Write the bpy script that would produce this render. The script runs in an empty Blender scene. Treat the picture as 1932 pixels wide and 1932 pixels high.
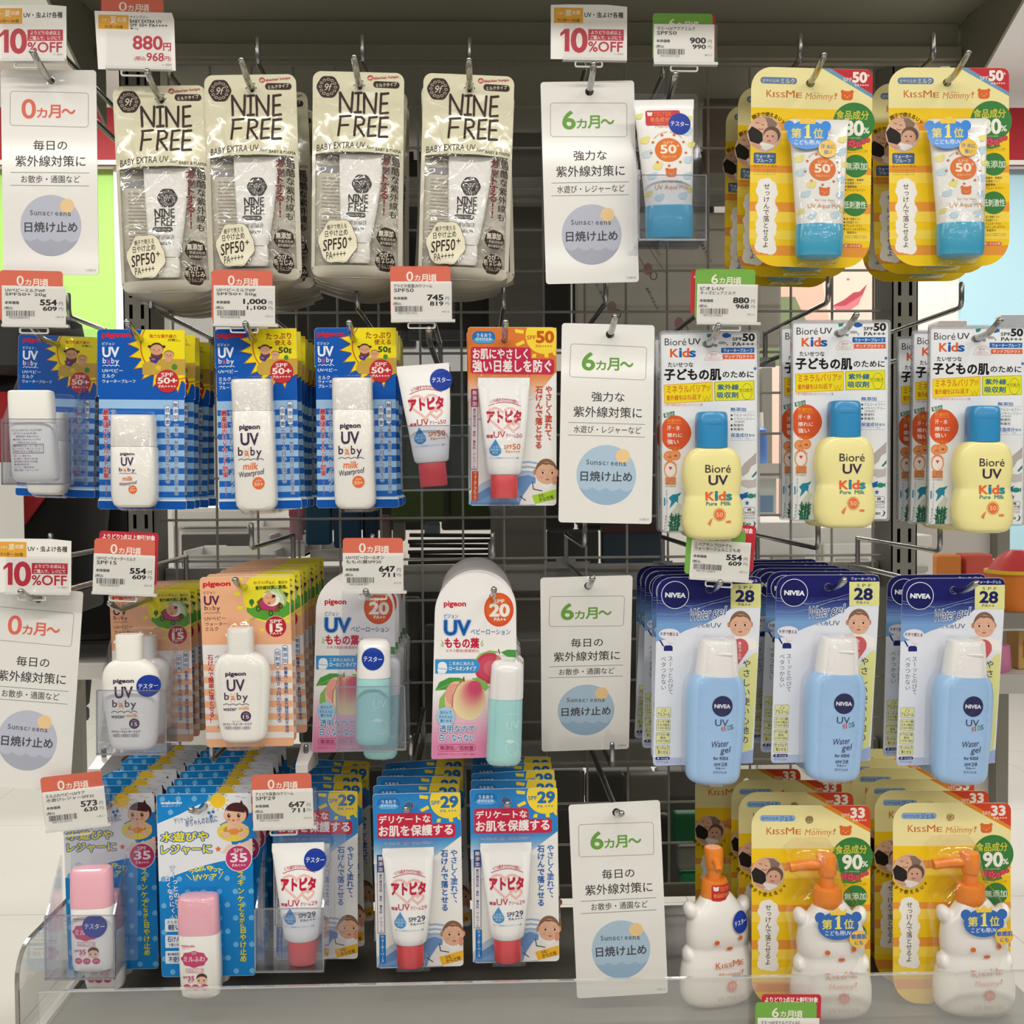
import bpy, bmesh, math, random
from mathutils import Vector, Matrix
from mathutils.geometry import tessellate_polygon

random.seed(7)
SC = bpy.context.scene
COL = SC.collection

# ---------------------------------------------------------------- camera
F = 2080.0            # focal length in pixels of the 1932 px frame
D = 1.08              # camera to the front plane of the display (y = 0)
ZC = 1.35             # camera height
UP = D / F            # metres per pixel on the front plane
Yc = Vector(((905 - 966) / F, (900 - 966) / F, 1.0)).normalized()
_u = Vector((-0.0085, -1.0, 0.0))
Zc = (_u - _u.dot(Yc) * Yc).normalized()
Xc = Yc.cross(Zc)
CAMPOS = Vector((0.0, -D, ZC))


def W(v):
    return Vector((v.dot(Xc), v.dot(Yc), v.dot(Zc)))


cam_d = bpy.data.cameras.new('camera')
cam = bpy.data.objects.new('camera', cam_d)
COL.objects.link(cam)
cam_d.sensor_width = 36
cam_d.lens = F / 1932 * 36
cam_d.clip_start = 0.02
cam_d.clip_end = 100
R = Matrix((W(Vector((1, 0, 0))), W(Vector((0, -1, 0))), W(Vector((0, 0, -1))))).transposed()
cam.matrix_world = Matrix.Translation(CAMPOS) @ R.to_4x4()
SC.camera = cam


def P(px, py, Y=0.0):
    r = W(Vector(((px - 966) / F, (py - 966) / F, 1.0)))
    t = (Y + D) / r.y
    return Vector((t * r.x, Y, ZC + t * r.z))


# ---------------------------------------------------------------- world, lights, exposure
wd = bpy.data.worlds.new('shop')
SC.world = wd
wd.use_nodes = True
wd.node_tree.nodes['Background'].inputs[0].default_value = (1.0, 0.98, 0.95, 1)
wd.node_tree.nodes['Background'].inputs[1].default_value = 0.12
SC.view_settings.view_transform = 'Standard'
SC.view_settings.look = 'None'
SC.view_settings.gamma = 1
SC.view_settings.exposure = 0.02
SC.view_settings.use_curve_mapping = False
SC.cycles.transparent_max_bounces = 32
SC.cycles.max_bounces = 8
CEIL = 2.75


def area(name, loc, sx, sy, power, rot=(0, 0, 0), col=(1.0, 0.97, 0.92)):
    l = bpy.data.lights.new(name, 'AREA')
    l.shape = 'RECTANGLE'
    l.size, l.size_y = sx, sy
    l.energy = power
    l.color = col
    o = bpy.data.objects.new(name, l)
    o.location = loc
    o.rotation_euler = rot
    COL.objects.link(o)
    return o


# rows of ceiling lamps over the aisle in front of the display and over the aisles behind it
for x in (-3.0, -1.5, 0.0, 1.5, 3.0):
    area('aisle_lamp', (x, -1.15, CEIL - 0.06), 1.2, 0.16, 15)
for x in (-3.4, -1.7, 0.0, 1.7, 3.4):
    area('aisle_lamp', (x, -3.5, CEIL - 0.06), 1.4, 0.16, 11)
for x in (-2.4, -0.8, 0.8, 2.4):
    area('aisle_lamp', (x, -5.7, CEIL - 0.06), 1.4, 0.2, 11)
for x in (-3.2, -1.2, 1.2, 3.2):
    area('back_aisle_lamp', (x, 2.1, CEIL - 0.06), 1.2, 0.3, 24)
    area('back_aisle_lamp', (x, 4.2, CEIL - 0.06), 1.2, 0.3, 24)

# ---------------------------------------------------------------- materials


def lin(c):
    return c / 12.92 if c <= 0.04045 else ((c + 0.055) / 1.055) ** 2.4


def hexc(h):
    h = h.lstrip('#')
    return tuple(lin(int(h[i:i + 2], 16) / 255) for i in (0, 2, 4))


_m = {}


def mat(name, col, rough=0.45, spec=0.4, metal=0.0, coat=0.0, bump=None, emit=0.0, sss=0.0):
    k = (name, col)
    if k in _m:
        return _m[k]
    m = bpy.data.materials.new(name)
    m.use_nodes = True
    b = m.node_tree.nodes['Principled BSDF']
    c = hexc(col) if isinstance(col, str) else col
    b.inputs['Base Color'].default_value = (*c, 1)
    b.inputs['Roughness'].default_value = rough
    b.inputs['Specular IOR Level'].default_value = spec
    b.inputs['Metallic'].default_value = metal
    b.inputs['Coat Weight'].default_value = coat
    b.inputs['Coat Roughness'].default_value = 0.08
    if emit:
        b.inputs['Emission Color'].default_value = (*c, 1)
        b.inputs['Emission Strength'].default_value = emit
    if bump:
        nt = m.node_tree
        tx = nt.nodes.new('ShaderNodeTexNoise')
        tx.inputs['Scale'].default_value = bump[0]
        tx.inputs['Detail'].default_value = 2
        tc = nt.nodes.new('ShaderNodeTexCoord')
        bp = nt.nodes.new('ShaderNodeBump')
        bp.inputs['Strength'].default_value = bump[1]
        bp.inputs['Distance'].default_value = bump[2]
        nt.links.new(tc.outputs['Object'], tx.inputs['Vector'])
        nt.links.new(tx.outputs['Fac'], bp.inputs['Height'])
        nt.links.new(bp.outputs['Normal'], b.inputs['Normal'])
    _m[k] = m
    return m


def ink(h):
    return mat('ink_' + h.lstrip('#'), h, 0.4, 0.22)


def clear(name, tint=(0.97, 0.98, 1.0), base=0.05, edge=0.7, rough=0.06, power=4.0, milk=0.0, bump=None):
    if name in _m:
        return _m[name]
    m = bpy.data.materials.new(name)
    m.use_nodes = True
    nt = m.node_tree
    nt.nodes.clear()
    out = nt.nodes.new('ShaderNodeOutputMaterial')
    mix = nt.nodes.new('ShaderNodeMixShader')
    tr = nt.nodes.new('ShaderNodeBsdfTransparent')
    gl = nt.nodes.new('ShaderNodeBsdfGlossy')
    lw = nt.nodes.new('ShaderNodeLayerWeight')
    lw.inputs['Blend'].default_value = 0.5
    pw = nt.nodes.new('ShaderNodeMath')
    pw.operation = 'POWER'
    pw.inputs[1].default_value = power
    ma = nt.nodes.new('ShaderNodeMath')
    ma.operation = 'MULTIPLY_ADD'
    ma.inputs[1].default_value = edge
    ma.inputs[2].default_value = base
    ma.use_clamp = True
    tr.inputs[0].default_value = (*tint, 1)
    gl.inputs[0].default_value = (1, 1, 1, 1)
    gl.inputs['Roughness'].default_value = rough
    L = nt.links.new
    L(lw.outputs['Facing'], pw.inputs[0])
    L(pw.outputs[0], ma.inputs[0])
    L(ma.outputs[0], mix.inputs[0])
    first = tr.outputs[0]
    if milk:
        m2 = nt.nodes.new('ShaderNodeMixShader')
        df = nt.nodes.new('ShaderNodeBsdfDiffuse')
        df.inputs[0].default_value = (0.85, 0.85, 0.82, 1)
        m2.inputs[0].default_value = milk
        L(tr.outputs[0], m2.inputs[1])
        L(df.outputs[0], m2.inputs[2])
        first = m2.outputs[0]
    L(first, mix.inputs[1])
    L(gl.outputs[0], mix.inputs[2])
    L(mix.outputs[0], out.inputs[0])
    if bump:
        tx = nt.nodes.new('ShaderNodeTexNoise')
        tx.inputs['Scale'].default_value = bump[0]
        tx.inputs['Detail'].default_value = 1.5
        tx.inputs['Distortion'].default_value = 1.2
        tc = nt.nodes.new('ShaderNodeTexCoord')
        bp = nt.nodes.new('ShaderNodeBump')
        bp.inputs['Strength'].default_value = bump[1]
        bp.inputs['Distance'].default_value = bump[2]
        L(tc.outputs['Object'], tx.inputs['Vector'])
        L(tx.outputs['Fac'], bp.inputs['Height'])
        L(bp.outputs['Normal'], gl.inputs['Normal'])
    _m[name] = m
    return m


BLISTER = clear('clear_blister', (0.985, 0.985, 0.99), 0.045, 0.6, 0.05, 3.0, bump=(90, 0.25, 0.002))
ACRYL = clear('clear_acrylic', (0.93, 0.94, 0.97), 0.05, 0.75, 0.03, 3.0)
FILM = clear('wrinkled_film', (0.985, 0.98, 0.965), 0.07, 0.6, 0.08, 2.5, bump=(40, 0.8, 0.007))
TAGCLEAR = clear('tag_plastic', (0.985, 0.985, 0.985), 0.035, 0.7, 0.05, 3.0)
RISER = clear('riser_acrylic', (0.96, 0.96, 0.95), 0.06, 0.75, 0.04, 3.0, milk=0.11)  # milk: white diffuse share standing in for the hazy reflection on the acrylic
CHROME = mat('chrome', (0.46, 0.46, 0.45), 0.17, 0.5, 1.0)
STEEL = mat('painted_steel', '#8b897f', 0.5, 0.3)
DARKSTEEL = mat('dark_painted_steel', '#a19e8e', 0.55, 0.3)
WHITEP = mat('white_plastic', '#efece6', 0.32, 0.45, coat=0.15)
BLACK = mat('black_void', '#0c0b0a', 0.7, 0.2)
PAPER = mat('white_card', '#f0eee8', 0.5, 0.3)
LAMI = mat('laminated_white_card', '#ebe9e4', 0.16, 0.5, coat=1.0, bump=(95, 0.13, 0.0012))

# ---------------------------------------------------------------- objects


def link(name, me, parent=None):
    o = bpy.data.objects.new(name, me)
    COL.objects.link(o)
    if parent:
        o.parent = parent
    return o


def mesh(name, V, Fc, mats, mi=None, parent=None, smooth=None):
    me = bpy.data.meshes.new(name)
    me.from_pydata([tuple(v) for v in V], [], Fc)
    for m in (mats if isinstance(mats, (list, tuple)) else [mats]):
        me.materials.append(m)
    if mi:
        me.polygons.foreach_set('material_index', mi)
    if smooth is not None:
        me.polygons.foreach_set('use_smooth', [True] * len(me.polygons))
        me.set_sharp_from_angle(angle=math.radians(smooth))
    me.update()
    return link(name, me, parent)


def tag(o, label, cat, group=None, kind=None):
    o['label'] = label
    o['category'] = cat
    if group:
        o['group'] = group
    if kind:
        o['kind'] = kind
    return o


def empty(name, loc=(0, 0, 0)):
    o = bpy.data.objects.new(name, None)
    o.empty_display_size = 0.02
    o.location = loc
    COL.objects.link(o)
    return o


def thing(name, label, cat, group=None):
    return tag(empty(name), label, cat, group)


def dup(root, label=None, group=None, skip=()):
    r = root.copy()
    COL.objects.link(r)
    if label:
        r['label'] = label
    if group:
        r['group'] = group

    def rec(src, dst):
        for ch in src.children:
            if ch.name.split('.')[0] in skip:
                continue
            c = ch.copy()
            COL.objects.link(c)
            c.parent = dst
            rec(ch, c)
    rec(root, r)
    return r


def place(o, px, py, Y=0.0, roll=0.0, yaw=0.0, pitch=0.0, dz=0.0):
    o.location = P(px, py, Y) + Vector((0, 0, dz))
    o.rotation_euler = (math.radians(pitch), math.radians(roll), math.radians(yaw))
    return o


def boxv(x0, x1, y0, y1, z0, z1):
    V = [(x, y, z) for x in (x0, x1) for y in (y0, y1) for z in (z0, z1)]
    Fc = [(0, 1, 3, 2), (4, 6, 7, 5), (0, 4, 5, 1), (2, 3, 7, 6), (0, 2, 6, 4), (1, 5, 7, 3)]
    return V, Fc


class MB:
    def __init__(s):
        s.V, s.F = [], []

    def add(s, V, Fc):
        n = len(s.V)
        s.V += list(V)
        s.F += [tuple(i + n for i in f) for f in Fc]
        return s

    def box(s, *a):
        return s.add(*boxv(*a))

    def build(s, name, m, parent=None, smooth=None):
        return mesh(name, s.V, s.F, m, None, parent, smooth)


def box(name, m, a, parent=None, bev=0.0):
    V, Fc = boxv(*a)
    o = mesh(name, V, Fc, m, None, parent)
    if bev:
        bm = bmesh.new()
        bm.from_mesh(o.data)
        bmesh.ops.bevel(bm, geom=list(bm.edges), offset=bev, segments=2, affect='EDGES', profile=0.5)
        bm.to_mesh(o.data)
        bm.free()
    return o


def tube(path, r, seg=8, caps=True, round_end=False):
    """a round bar swept along a path"""
    path = [Vector(p) for p in path]
    V, Fc = [], []
    n = len(path)
    rad = [r] * n
    if round_end:
        d = (path[-1] - path[-2]).normalized()
        path = path + [path[-1] + d * r * 0.6, path[-1] + d * r * 0.95]
        rad = rad + [r * 0.8, r * 0.3]
        n += 2
    ref = Vector((1, 0, 0))
    for i, p in enumerate(path):
        d = (path[min(i + 1, n - 1)] - path[max(i - 1, 0)]).normalized()
        if abs(d.dot(ref)) > 0.95:
            ref = Vector((0, 1, 0))
        a = d.cross(ref).normalized()
        b = d.cross(a)
        for k in range(seg):
            t = 2 * math.pi * k / seg
            V.append(p + (a * math.cos(t) + b * math.sin(t)) * rad[i])
    for i in range(n - 1):
        for k in range(seg):
            Fc.append((i * seg + k, i * seg + (k + 1) % seg, (i + 1) * seg + (k + 1) % seg, (i + 1) * seg + k))
    if caps:
        Fc.append(tuple(range(seg)))
        Fc.append(tuple((n - 1) * seg + k for k in range(seg)))
    return V, Fc


def rr(x0, y0, x1, y1, r, n=5):
    """rounded rectangle outline; r is a number or (tl, tr, br, bl)"""
    tl, tr, br, bl = r if isinstance(r, (tuple, list)) else (r,) * 4
    pts = []
    for cx, cy, q, a0 in ((x0 + tl, y0 + tl, tl, 180), (x1 - tr, y0 + tr, tr, 270), (x1 - br, y1 - br, br, 0), (x0 + bl, y1 - bl, bl, 90)):
        k = (n if q < 15 else n + 4) if q > 0 else 0
        for i in range(k + 1):
            a = math.radians(a0 + 90 * i / max(k, 1))
            pts.append((cx + q * math.cos(a), cy + q * math.sin(a)))
    return pts


def roof(x0, y0, x1, tl, tr, n=6):
    """the two upper rounded corners of a card"""
    return [(x0 + tl - tl * math.cos(math.pi / 2 * i / n), y0 + tl - tl * math.sin(math.pi / 2 * i / n)) for i in range(n + 1)] + \
           [(x1 - tr + tr * math.sin(math.pi / 2 * i / n), y0 + tr - tr * math.cos(math.pi / 2 * i / n)) for i in range(n + 1)]


def ellp(cx, cy, rx, ry=None, n=28):
    ry = rx if ry is None else ry
    return [(cx + rx * math.cos(2 * math.pi * i / n), cy + ry * math.sin(2 * math.pi * i / n)) for i in range(n)]


def clip(pts, x0, y0, x1, y1):
    def cut(p, ins, inter):
        out = []
        for i in range(len(p)):
            a, b = p[i - 1], p[i]
            if ins(b):
                if not ins(a):
                    out.append(inter(a, b))
                out.append(b)
            elif ins(a):
                out.append(inter(a, b))
        return out

    def ix(v):
        return lambda a, b: (v, a[1] + (b[1] - a[1]) * (v - a[0]) / (b[0] - a[0]))

    def iy(v):
        return lambda a, b: (a[0] + (b[0] - a[0]) * (v - a[1]) / (b[1] - a[1]), v)
    for ins, it in ((lambda q: q[0] >= x0, ix(x0)), (lambda q: q[0] <= x1, ix(x1)), (lambda q: q[1] >= y0, iy(y0)), (lambda q: q[1] <= y1, iy(y1))):
        if pts:
            pts = cut(pts, ins, it)
    return pts


def inside(p, poly):
    r = False
    for i in range(len(poly)):
        (xa, ya), (xb, yb) = poly[i - 1], poly[i]
        if (ya > p[1]) != (yb > p[1]) and p[0] < (xb - xa) * (p[1] - ya) / (yb - ya) + xa:
            r = not r
    return r


def tess(loops):
    fl = [p for lp in loops for p in lp]
    t = tessellate_polygon([[Vector((x, y, 0)) for x, y in lp] for lp in loops])
    return fl, [tuple(f) for f in t]


# ---------------------------------------------------------------- lettering
_fc = bpy.data.curves.new('type', 'FONT')
_fo = bpy.data.objects.new('type', _fc)
_gc = {}


def glyph(s, res=2):
    k = (s, res)
    if k not in _gc:
        _fc.body = s
        _fc.resolution_u = res
        m = bpy.data.meshes.new_from_object(_fo)
        v = [(p.co.x, p.co.y) for p in m.vertices]
        f = [tuple(p.vertices) for p in m.polygons]
        bpy.data.meshes.remove(m)
        bb = (min(p[0] for p in v), min(p[1] for p in v), max(p[0] for p in v), max(p[1] for p in v)) if v else (0, 0, 1, 1)
        cnt = {}
        for g in f:
            for i in range(len(g)):
                e = (min(g[i - 1], g[i]), max(g[i - 1], g[i]))
                cnt[e] = cnt.get(e, 0) + 1
        _gc[k] = (v, f, bb, [e for e, n in cnt.items() if n == 1])
    return _gc[k]


def heavy(g, w, rnd=False):
    """a glyph made heavier by w em all round: its outline is stroked; lifts keep the strokes off one another"""
    v, f, bb, ed = g
    V, Fc, lift = list(v), list(f), [0] * len(v)
    if w <= 0:
        return V, Fc, lift
    j = 0
    for a, b in ed:
        (x0, y0), (x1, y1) = v[a], v[b]
        dx, dy = x1 - x0, y1 - y0
        l = math.hypot(dx, dy)
        if l < 1e-5:
            continue
        dx, dy = dx / l * w, dy / l * w
        e = 0.0 if rnd else 0.45
        n = len(V)
        V += [(x0 - dx * e - dy, y0 - dy * e + dx), (x1 + dx * e - dy, y1 + dy * e + dx), (x1 + dx * e + dy, y1 + dy * e - dx), (x0 - dx * e + dy, y0 - dy * e - dx)]
        Fc.append((n, n + 1, n + 2, n + 3))
        j += 1
        lift += [1 + j % 9] * 4
        if rnd:
            n = len(V)
            V += [(x0 + w * math.cos(t), y0 + w * math.sin(t)) for t in (0, 1.047, 2.094, 3.1416, 4.189, 5.236)]
            Fc.append(tuple(range(n, n + 6)))
            lift += [11 + j % 9] * 6
    return V, Fc, lift


ROT = set('ー〜-~（）()／')
CORNER = set('、。')
SMALL = set('っょゃゅぁぃぅぇぉッョャュァィゥェォヵ')


def mixc(a, b, t):
    a, b = a.lstrip('#'), b.lstrip('#')
    return '#' + ''.join('%02x' % round(int(a[i:i + 2], 16) * (1 - t) + int(b[i:i + 2], 16) * t) for i in (0, 2, 4))


class Pr:
    """Flat print: polygons in layers a few hundredths of a millimetre apart. Coordinates are those of the sketch of one
    item (zoom = origin and scale of the sketch); hole = the hanging hole, the origin of the item."""

    def __init__(s, zoom, hole, roll=0.0, hr=None, surf=None, y0=0.0, hpos=(0, 0), step=0.00004):
        s.x0, s.y0z, s.sc = zoom
        s.hx, s.hy = hole
        s.c, s.s = math.cos(math.radians(roll)), math.sin(math.radians(roll))
        s.surf, s.y = surf, y0
        s.hole = ellp(hpos[0], hpos[1], hr, hr, 14) if hr else None
        s.done, s.parts, s.step = [], {}, step

    def L(s, x, y):
        dx, dy = (x - s.hx) / s.sc, (y - s.hy) / s.sc
        return (dx * s.c + dy * s.s, -dx * s.s + dy * s.c)

    def _lev(s, pts):
        b = (min(p[0] for p in pts), min(p[1] for p in pts), max(p[0] for p in pts), max(p[1] for p in pts))
        lv = 1
        for q, l in s.done:
            if l >= lv and q[0] < b[2] and q[2] > b[0] and q[1] < b[3] and q[3] > b[1]:
                lv = l + 1
        s.done.append((b, lv))
        return lv

    def raw(s, pts, faces, col, part, lift=None):
        lv = s._lev(pts)
        d = s.parts.setdefault(part, ([], [], [], {}))
        n = len(d[0])
        y = s.y - lv * s.step
        if lift:
            d[0].extend((p[0] * UP, y - 1.5e-6 * q, -p[1] * UP) for p, q in zip(pts, lift))
        else:
            d[0].extend((p[0] * UP, y, -p[1] * UP) for p in pts)
        mi = d[3].setdefault(col, len(d[3]))
        for f in faces:
            d[1].append(tuple(i + n for i in f))
            d[2].append(mi)
        return lv

    # --- shapes
    def poly(s, pts, col, part='printed_artwork'):
        if len(pts) < 3:
            return
        q = [s.L(*p) for p in pts]
        loops = [q]
        if s.hole and all(inside(h, q) for h in s.hole):
            loops.append(s.hole)
        fl, t = tess(loops)
        s.raw(fl, t, col, part)

    def rect(s, x0, y0, x1, y1, col):
        s.poly([(x0, y0), (x1, y0), (x1, y1), (x0, y1)], col)

    def rrect(s, x0, y0, x1, y1, r, col):
        s.poly(rr(x0, y0, x1, y1, r), col)

    def ell(s, cx, cy, rx, ry=None, col='#ffffff', n=28):
        s.poly(ellp(cx, cy, rx, ry, n), col)

    def ring(s, pts, pts2, col):
        a = [s.L(*p) for p in pts]
        b = [s.L(*p) for p in pts2]
        n = len(a)
        s.raw(a + b, [(i, (i + 1) % n, n + (i + 1) % n, n + i) for i in range(n)], col, 'printed_artwork')

    def oring(s, cx, cy, rx, ry, w, col, n=32):
        s.ring(ellp(cx, cy, rx, ry, n), ellp(cx, cy, rx - w, ry - w, n), col)

    def frame(s, x0, y0, x1, y1, r, w, col):
        s.ring(rr(x0, y0, x1, y1, r), rr(x0 + w, y0 + w, x1 - w, y1 - w, max(r - w, 0.5)), col)

    def stroke(s, pts, w, col, part='printed_artwork', closed=False):
        V, Fc, lf = [], [], []
        q = [s.L(*p) for p in pts]
        w = w / s.sc / 2
        if closed:
            q.append(q[0])
        for i in range(len(q) - 1):
            a, b = Vector(q[i]), Vector(q[i + 1])
            d = b - a
            if d.length < 1e-6:
                continue
            n = Vector((-d.y, d.x)).normalized() * w
            k = len(V)
            V += [tuple(a + n), tuple(b + n), tuple(b - n), tuple(a - n)]
            Fc.append((k, k + 1, k + 2, k + 3))
            lf += [i % 6] * 4
        for i, p in enumerate(q):
            k = len(V)
            V += [(p[0] + w * math.cos(t * math.pi / 4), p[1] + w * math.sin(t * math.pi / 4)) for t in range(8)]
            Fc.append(tuple(range(k, k + 8)))
            lf += [6 + i % 6] * 8
        if V:
            s.raw(V, Fc, col, part, lf)

    def grad(s, x0, y0, x1, y1, c0, c1, n=10, part='printed_artwork'):
        for i in range(n):
            a, b = y0 + (y1 - y0) * i / n, y0 + (y1 - y0) * (i + 1) / n
            s.rect(x0, a, x1, b, mixc(c0, c1, (i + 0.5) / n))

    def star(s, cx, cy, r, col, n=5, q=0.45, a0=-90):
        s.poly([(cx + (r if i % 2 == 0 else r * q) * math.cos(math.radians(a0 + 180 * i / n)), cy + (r if i % 2 == 0 else r * q) * math.sin(math.radians(a0 + 180 * i / n))) for i in range(2 * n)], col)

    def blob(s, pts, r, col):
        """scalloped cloud: discs of radius r along a path"""
        V, Fc, lf = [], [], []
        q = [s.L(*p) for p in pts]
        for i, (x, y) in enumerate(q):
            k = len(V)
            V += ellp(x, y, r / s.sc, r / s.sc, 14)
            Fc.append(tuple(range(k, k + 14)))
            lf += [i] * 14
        s.raw(V, Fc, col, 'printed_artwork', lf)

    # --- type
    def T(s, x0, y0, x1, y1, txt, col, bold=0.0, halo=None, skew=0.0, rot=0.0, res=2):
        """a line of type fitted to a box; halo = (colour, width in em)"""
        g = glyph(txt, res)
        bb = g[2]
        kx, ky = (x1 - x0) / max(bb[2] - bb[0], 1e-4), (y1 - y0) / max(bb[3] - bb[1], 1e-4)
        cx, cy = s.L((x0 + x1) / 2, (y0 + y1) / 2)
        mx, my = (bb[0] + bb[2]) / 2, (bb[1] + bb[3]) / 2
        cr, sr = math.cos(math.radians(rot)), math.sin(math.radians(rot))

        def put(hv, c):
            pts = []
            for x, y in hv[0]:
                a, b = (x - mx) * kx / s.sc, -(y - my) * ky / s.sc
                a -= skew * b
                pts.append((cx + a * cr - b * sr, cy + a * sr + b * cr))
            s.raw(pts, hv[1], c, 'printed_lettering', hv[2])
        if halo:
            put(heavy(g, halo[1], True), halo[0])
        put(heavy(g, bold), col)

    def V(s, xc, y0, y1, txt, size, col, bold=0.0, halo=None, skx=0.0):
        """a column of vertical type"""
        n = len(txt)
        st = (y1 - y0) / n
        for lay in ((halo[0], halo[1], True), (col, bold, False)) if halo else ((col, bold, False),):
            pts, fc, lf = [], [], []
            for i, ch in enumerate(txt):
                if ch == ' ':
                    continue
                g = glyph(ch)
                v, f, l_ = heavy(g, lay[1], lay[2])
                b0 = g[2]
                cy = y0 + st * (i + 0.5)
                cxx = xc + skx * (cy - y0)
                k = len(pts)
                asc = ord(ch) < 0x250
                mx = (b0[0] + b0[2]) / 2 if asc else 0.5
                my = (b0[1] + b0[3]) / 2 if asc else 0.38
                ox, oy = (0.5, -0.45) if ch in CORNER else ((0.08, -0.08) if ch in SMALL else (0, 0))
                for x, y in v:
                    a, b = (x - mx + ox) * size, -(y - my) * size + oy * size
                    if ch in ROT:
                        a, b = -b, a
                    pts.append(s.L(cxx + a, cy + b))
                fc += [tuple(j + k for j in q) for q in f]
                lf += l_
            s.raw(pts, fc, lay[0], 'printed_lettering', lf)

    def one(s, x0, y0, x1, y1, col):
        """a numeral one with its flag"""
        w, h = x1 - x0, y1 - y0
        s.poly([(x0, y0 + h * .2), (x0 + w * .5, y0), (x1, y0), (x1, y1), (x0 + w * .48, y1), (x0 + w * .48, y0 + h * .2), (x0, y0 + h * .34)], col, 'printed_lettering')

    def arcT(s, cx, cy, r, a0, a1, txt, size, col, bold=0.0, down=False):
        n = len(txt)
        pts, fc, lf = [], [], []
        for i, ch in enumerate(txt):
            if ch == ' ':
                continue
            a = math.radians(a0 + (a1 - a0) * (i + 0.5) / n)
            g = glyph(ch)
            bb = g[2]
            v, f, l_ = heavy(g, bold)
            lf += l_
            mx = (bb[0] + bb[2]) / 2 if ord(ch) < 0x250 else 0.5
            k = len(pts)
            px, py = cx + r * math.cos(a), cy + r * math.sin(a)
            t = a + math.pi / 2 if not down else a - math.pi / 2
            for x, y in v:
                u, w = (x - mx) * size, -(y - 0.38) * size
                pts.append(s.L(px + u * math.cos(t) - w * math.sin(t), py + u * math.sin(t) + w * math.cos(t)))
            fc += [tuple(j + k for j in q) for q in f]
        s.raw(pts, fc, col, 'printed_lettering', lf)

    def done_(s, parent, prefix=None, maxe=6.0, inkf=ink):
        out = []
        for part, (V, Fc, mi, cols) in s.parts.items():
            name = part if not prefix else prefix + '_' + part.split('_')[-1]
            o = mesh(name, V, Fc, [inkf(c) for c in cols], mi, parent)
            if s.surf:
                bm = bmesh.new()
                bm.from_mesh(o.data)
                for _ in range(4):
                    es = [e for e in bm.edges if e.calc_length() > maxe * UP]
                    if not es:
                        break
                    bmesh.ops.subdivide_edges(bm, edges=es, cuts=1)
                    bmesh.ops.triangulate(bm, faces=[f for f in bm.faces if len(f.verts) > 3])
                for v in bm.verts:
                    v.co.y = s.surf(v.co.x / UP, -v.co.z / UP) - 0.00022 + v.co.y
                bm.to_mesh(o.data)
                bm.free()
            out.append(o)
        return out


# ---------------------------------------------------------------- solids


def cardmesh(name, loops, th, m, parent, y0=0.0, side=None):
    """a sheet with a hanging hole, local pixel loops"""
    fl, t = tess(loops)
    n = len(fl)
    V = [(x * UP, y0, -y * UP) for x, y in fl] + [(x * UP, y0 + th, -y * UP) for x, y in fl]
    Fc = [f for f in t] + [tuple(reversed([i + n for i in f])) for f in t]
    mi = [0] * len(Fc)
    k = 0
    for lp in loops:
        m_ = len(lp)
        for i in range(m_):
            a, b = k + i, k + (i + 1) % m_
            Fc.append((a, b, b + n, a + n))
            mi.append(1 if side else 0)
        k += m_
    return mesh(name, V, Fc, [m, side] if side else m, mi if side else None, parent)


def prof_at(prof, y):
    if y <= prof[0][0]:
        return prof[0]
    for a, b in zip(prof, prof[1:]):
        if y <= b[0]:
            t = (y - a[0]) / max(b[0] - a[0], 1e-6)
            return tuple(p + (q - p) * t for p, q in zip(a, b))
    return prof[-1]


def smooth_prof(prof, k=5):
    """monotone cubic through the rows"""
    n = len(prof)
    out = []
    for i in range(n - 1):
        p0, p1, p2, p3 = prof[max(i - 1, 0)], prof[i], prof[i + 1], prof[min(i + 2, n - 1)]
        for j in range(k):
            t = j / k
            row = [p1[0] + (p2[0] - p1[0]) * t]
            for c in range(1, len(p1)):
                h = p2[0] - p1[0]
                d1 = (p2[c] - p0[c]) / max(p2[0] - p0[0], 1e-6)
                d2 = (p3[c] - p1[c]) / max(p3[0] - p1[0], 1e-6)
                sl = (p2[c] - p1[c]) / max(h, 1e-6)
                if sl * d1 <= 0:
                    d1 = 0
                if sl * d2 <= 0:
                    d2 = 0
                d1 = max(-3 * abs(sl), min(3 * abs(sl), d1))
                d2 = max(-3 * abs(sl), min(3 * abs(sl), d2))
                row.append((2 * t ** 3 - 3 * t * t + 1) * p1[c] + (t ** 3 - 2 * t * t + t) * h * d1 + (-2 * t ** 3 + 3 * t * t) * p2[c] + (t ** 3 - t * t) * h * d2)
            out.append(tuple(row))
    out.append(prof[-1])
    return out


def loft(name, prof, m, parent, seg=36, half=False, smooth=40, caps=True, grow=0.0):
    """rows (y, centre x, half width, half depth, exponent, centre depth) in local pixels"""
    V, Fc = [], []
    n = seg if not half else seg // 2 + 1
    for y, cx, hw, hd, e, yc in prof:
        hw, hd = hw + grow, hd + grow
        for k in range(n):
            a = 2 * math.pi * k / seg if not half else math.pi * k / (n - 1)
            ca, sa = math.cos(a), math.sin(a)
            x = cx + hw * math.copysign(abs(ca) ** (2 / e), ca)
            d = yc + hd * math.copysign(abs(sa) ** (2 / e), sa)
            V.append((x * UP, -d * UP, -y * UP))
    for i in range(len(prof) - 1):
        for k in range(n if not half else n - 1):
            k2 = (k + 1) % n
            Fc.append((i * n + k, i * n + k2, (i + 1) * n + k2, (i + 1) * n + k))
    if caps:
        Fc.append(tuple(range(n)))
        Fc.append(tuple((len(prof) - 1) * n + k for k in reversed(range(n))))
    return mesh(name, V, Fc, m, None, parent, smooth)


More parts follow.
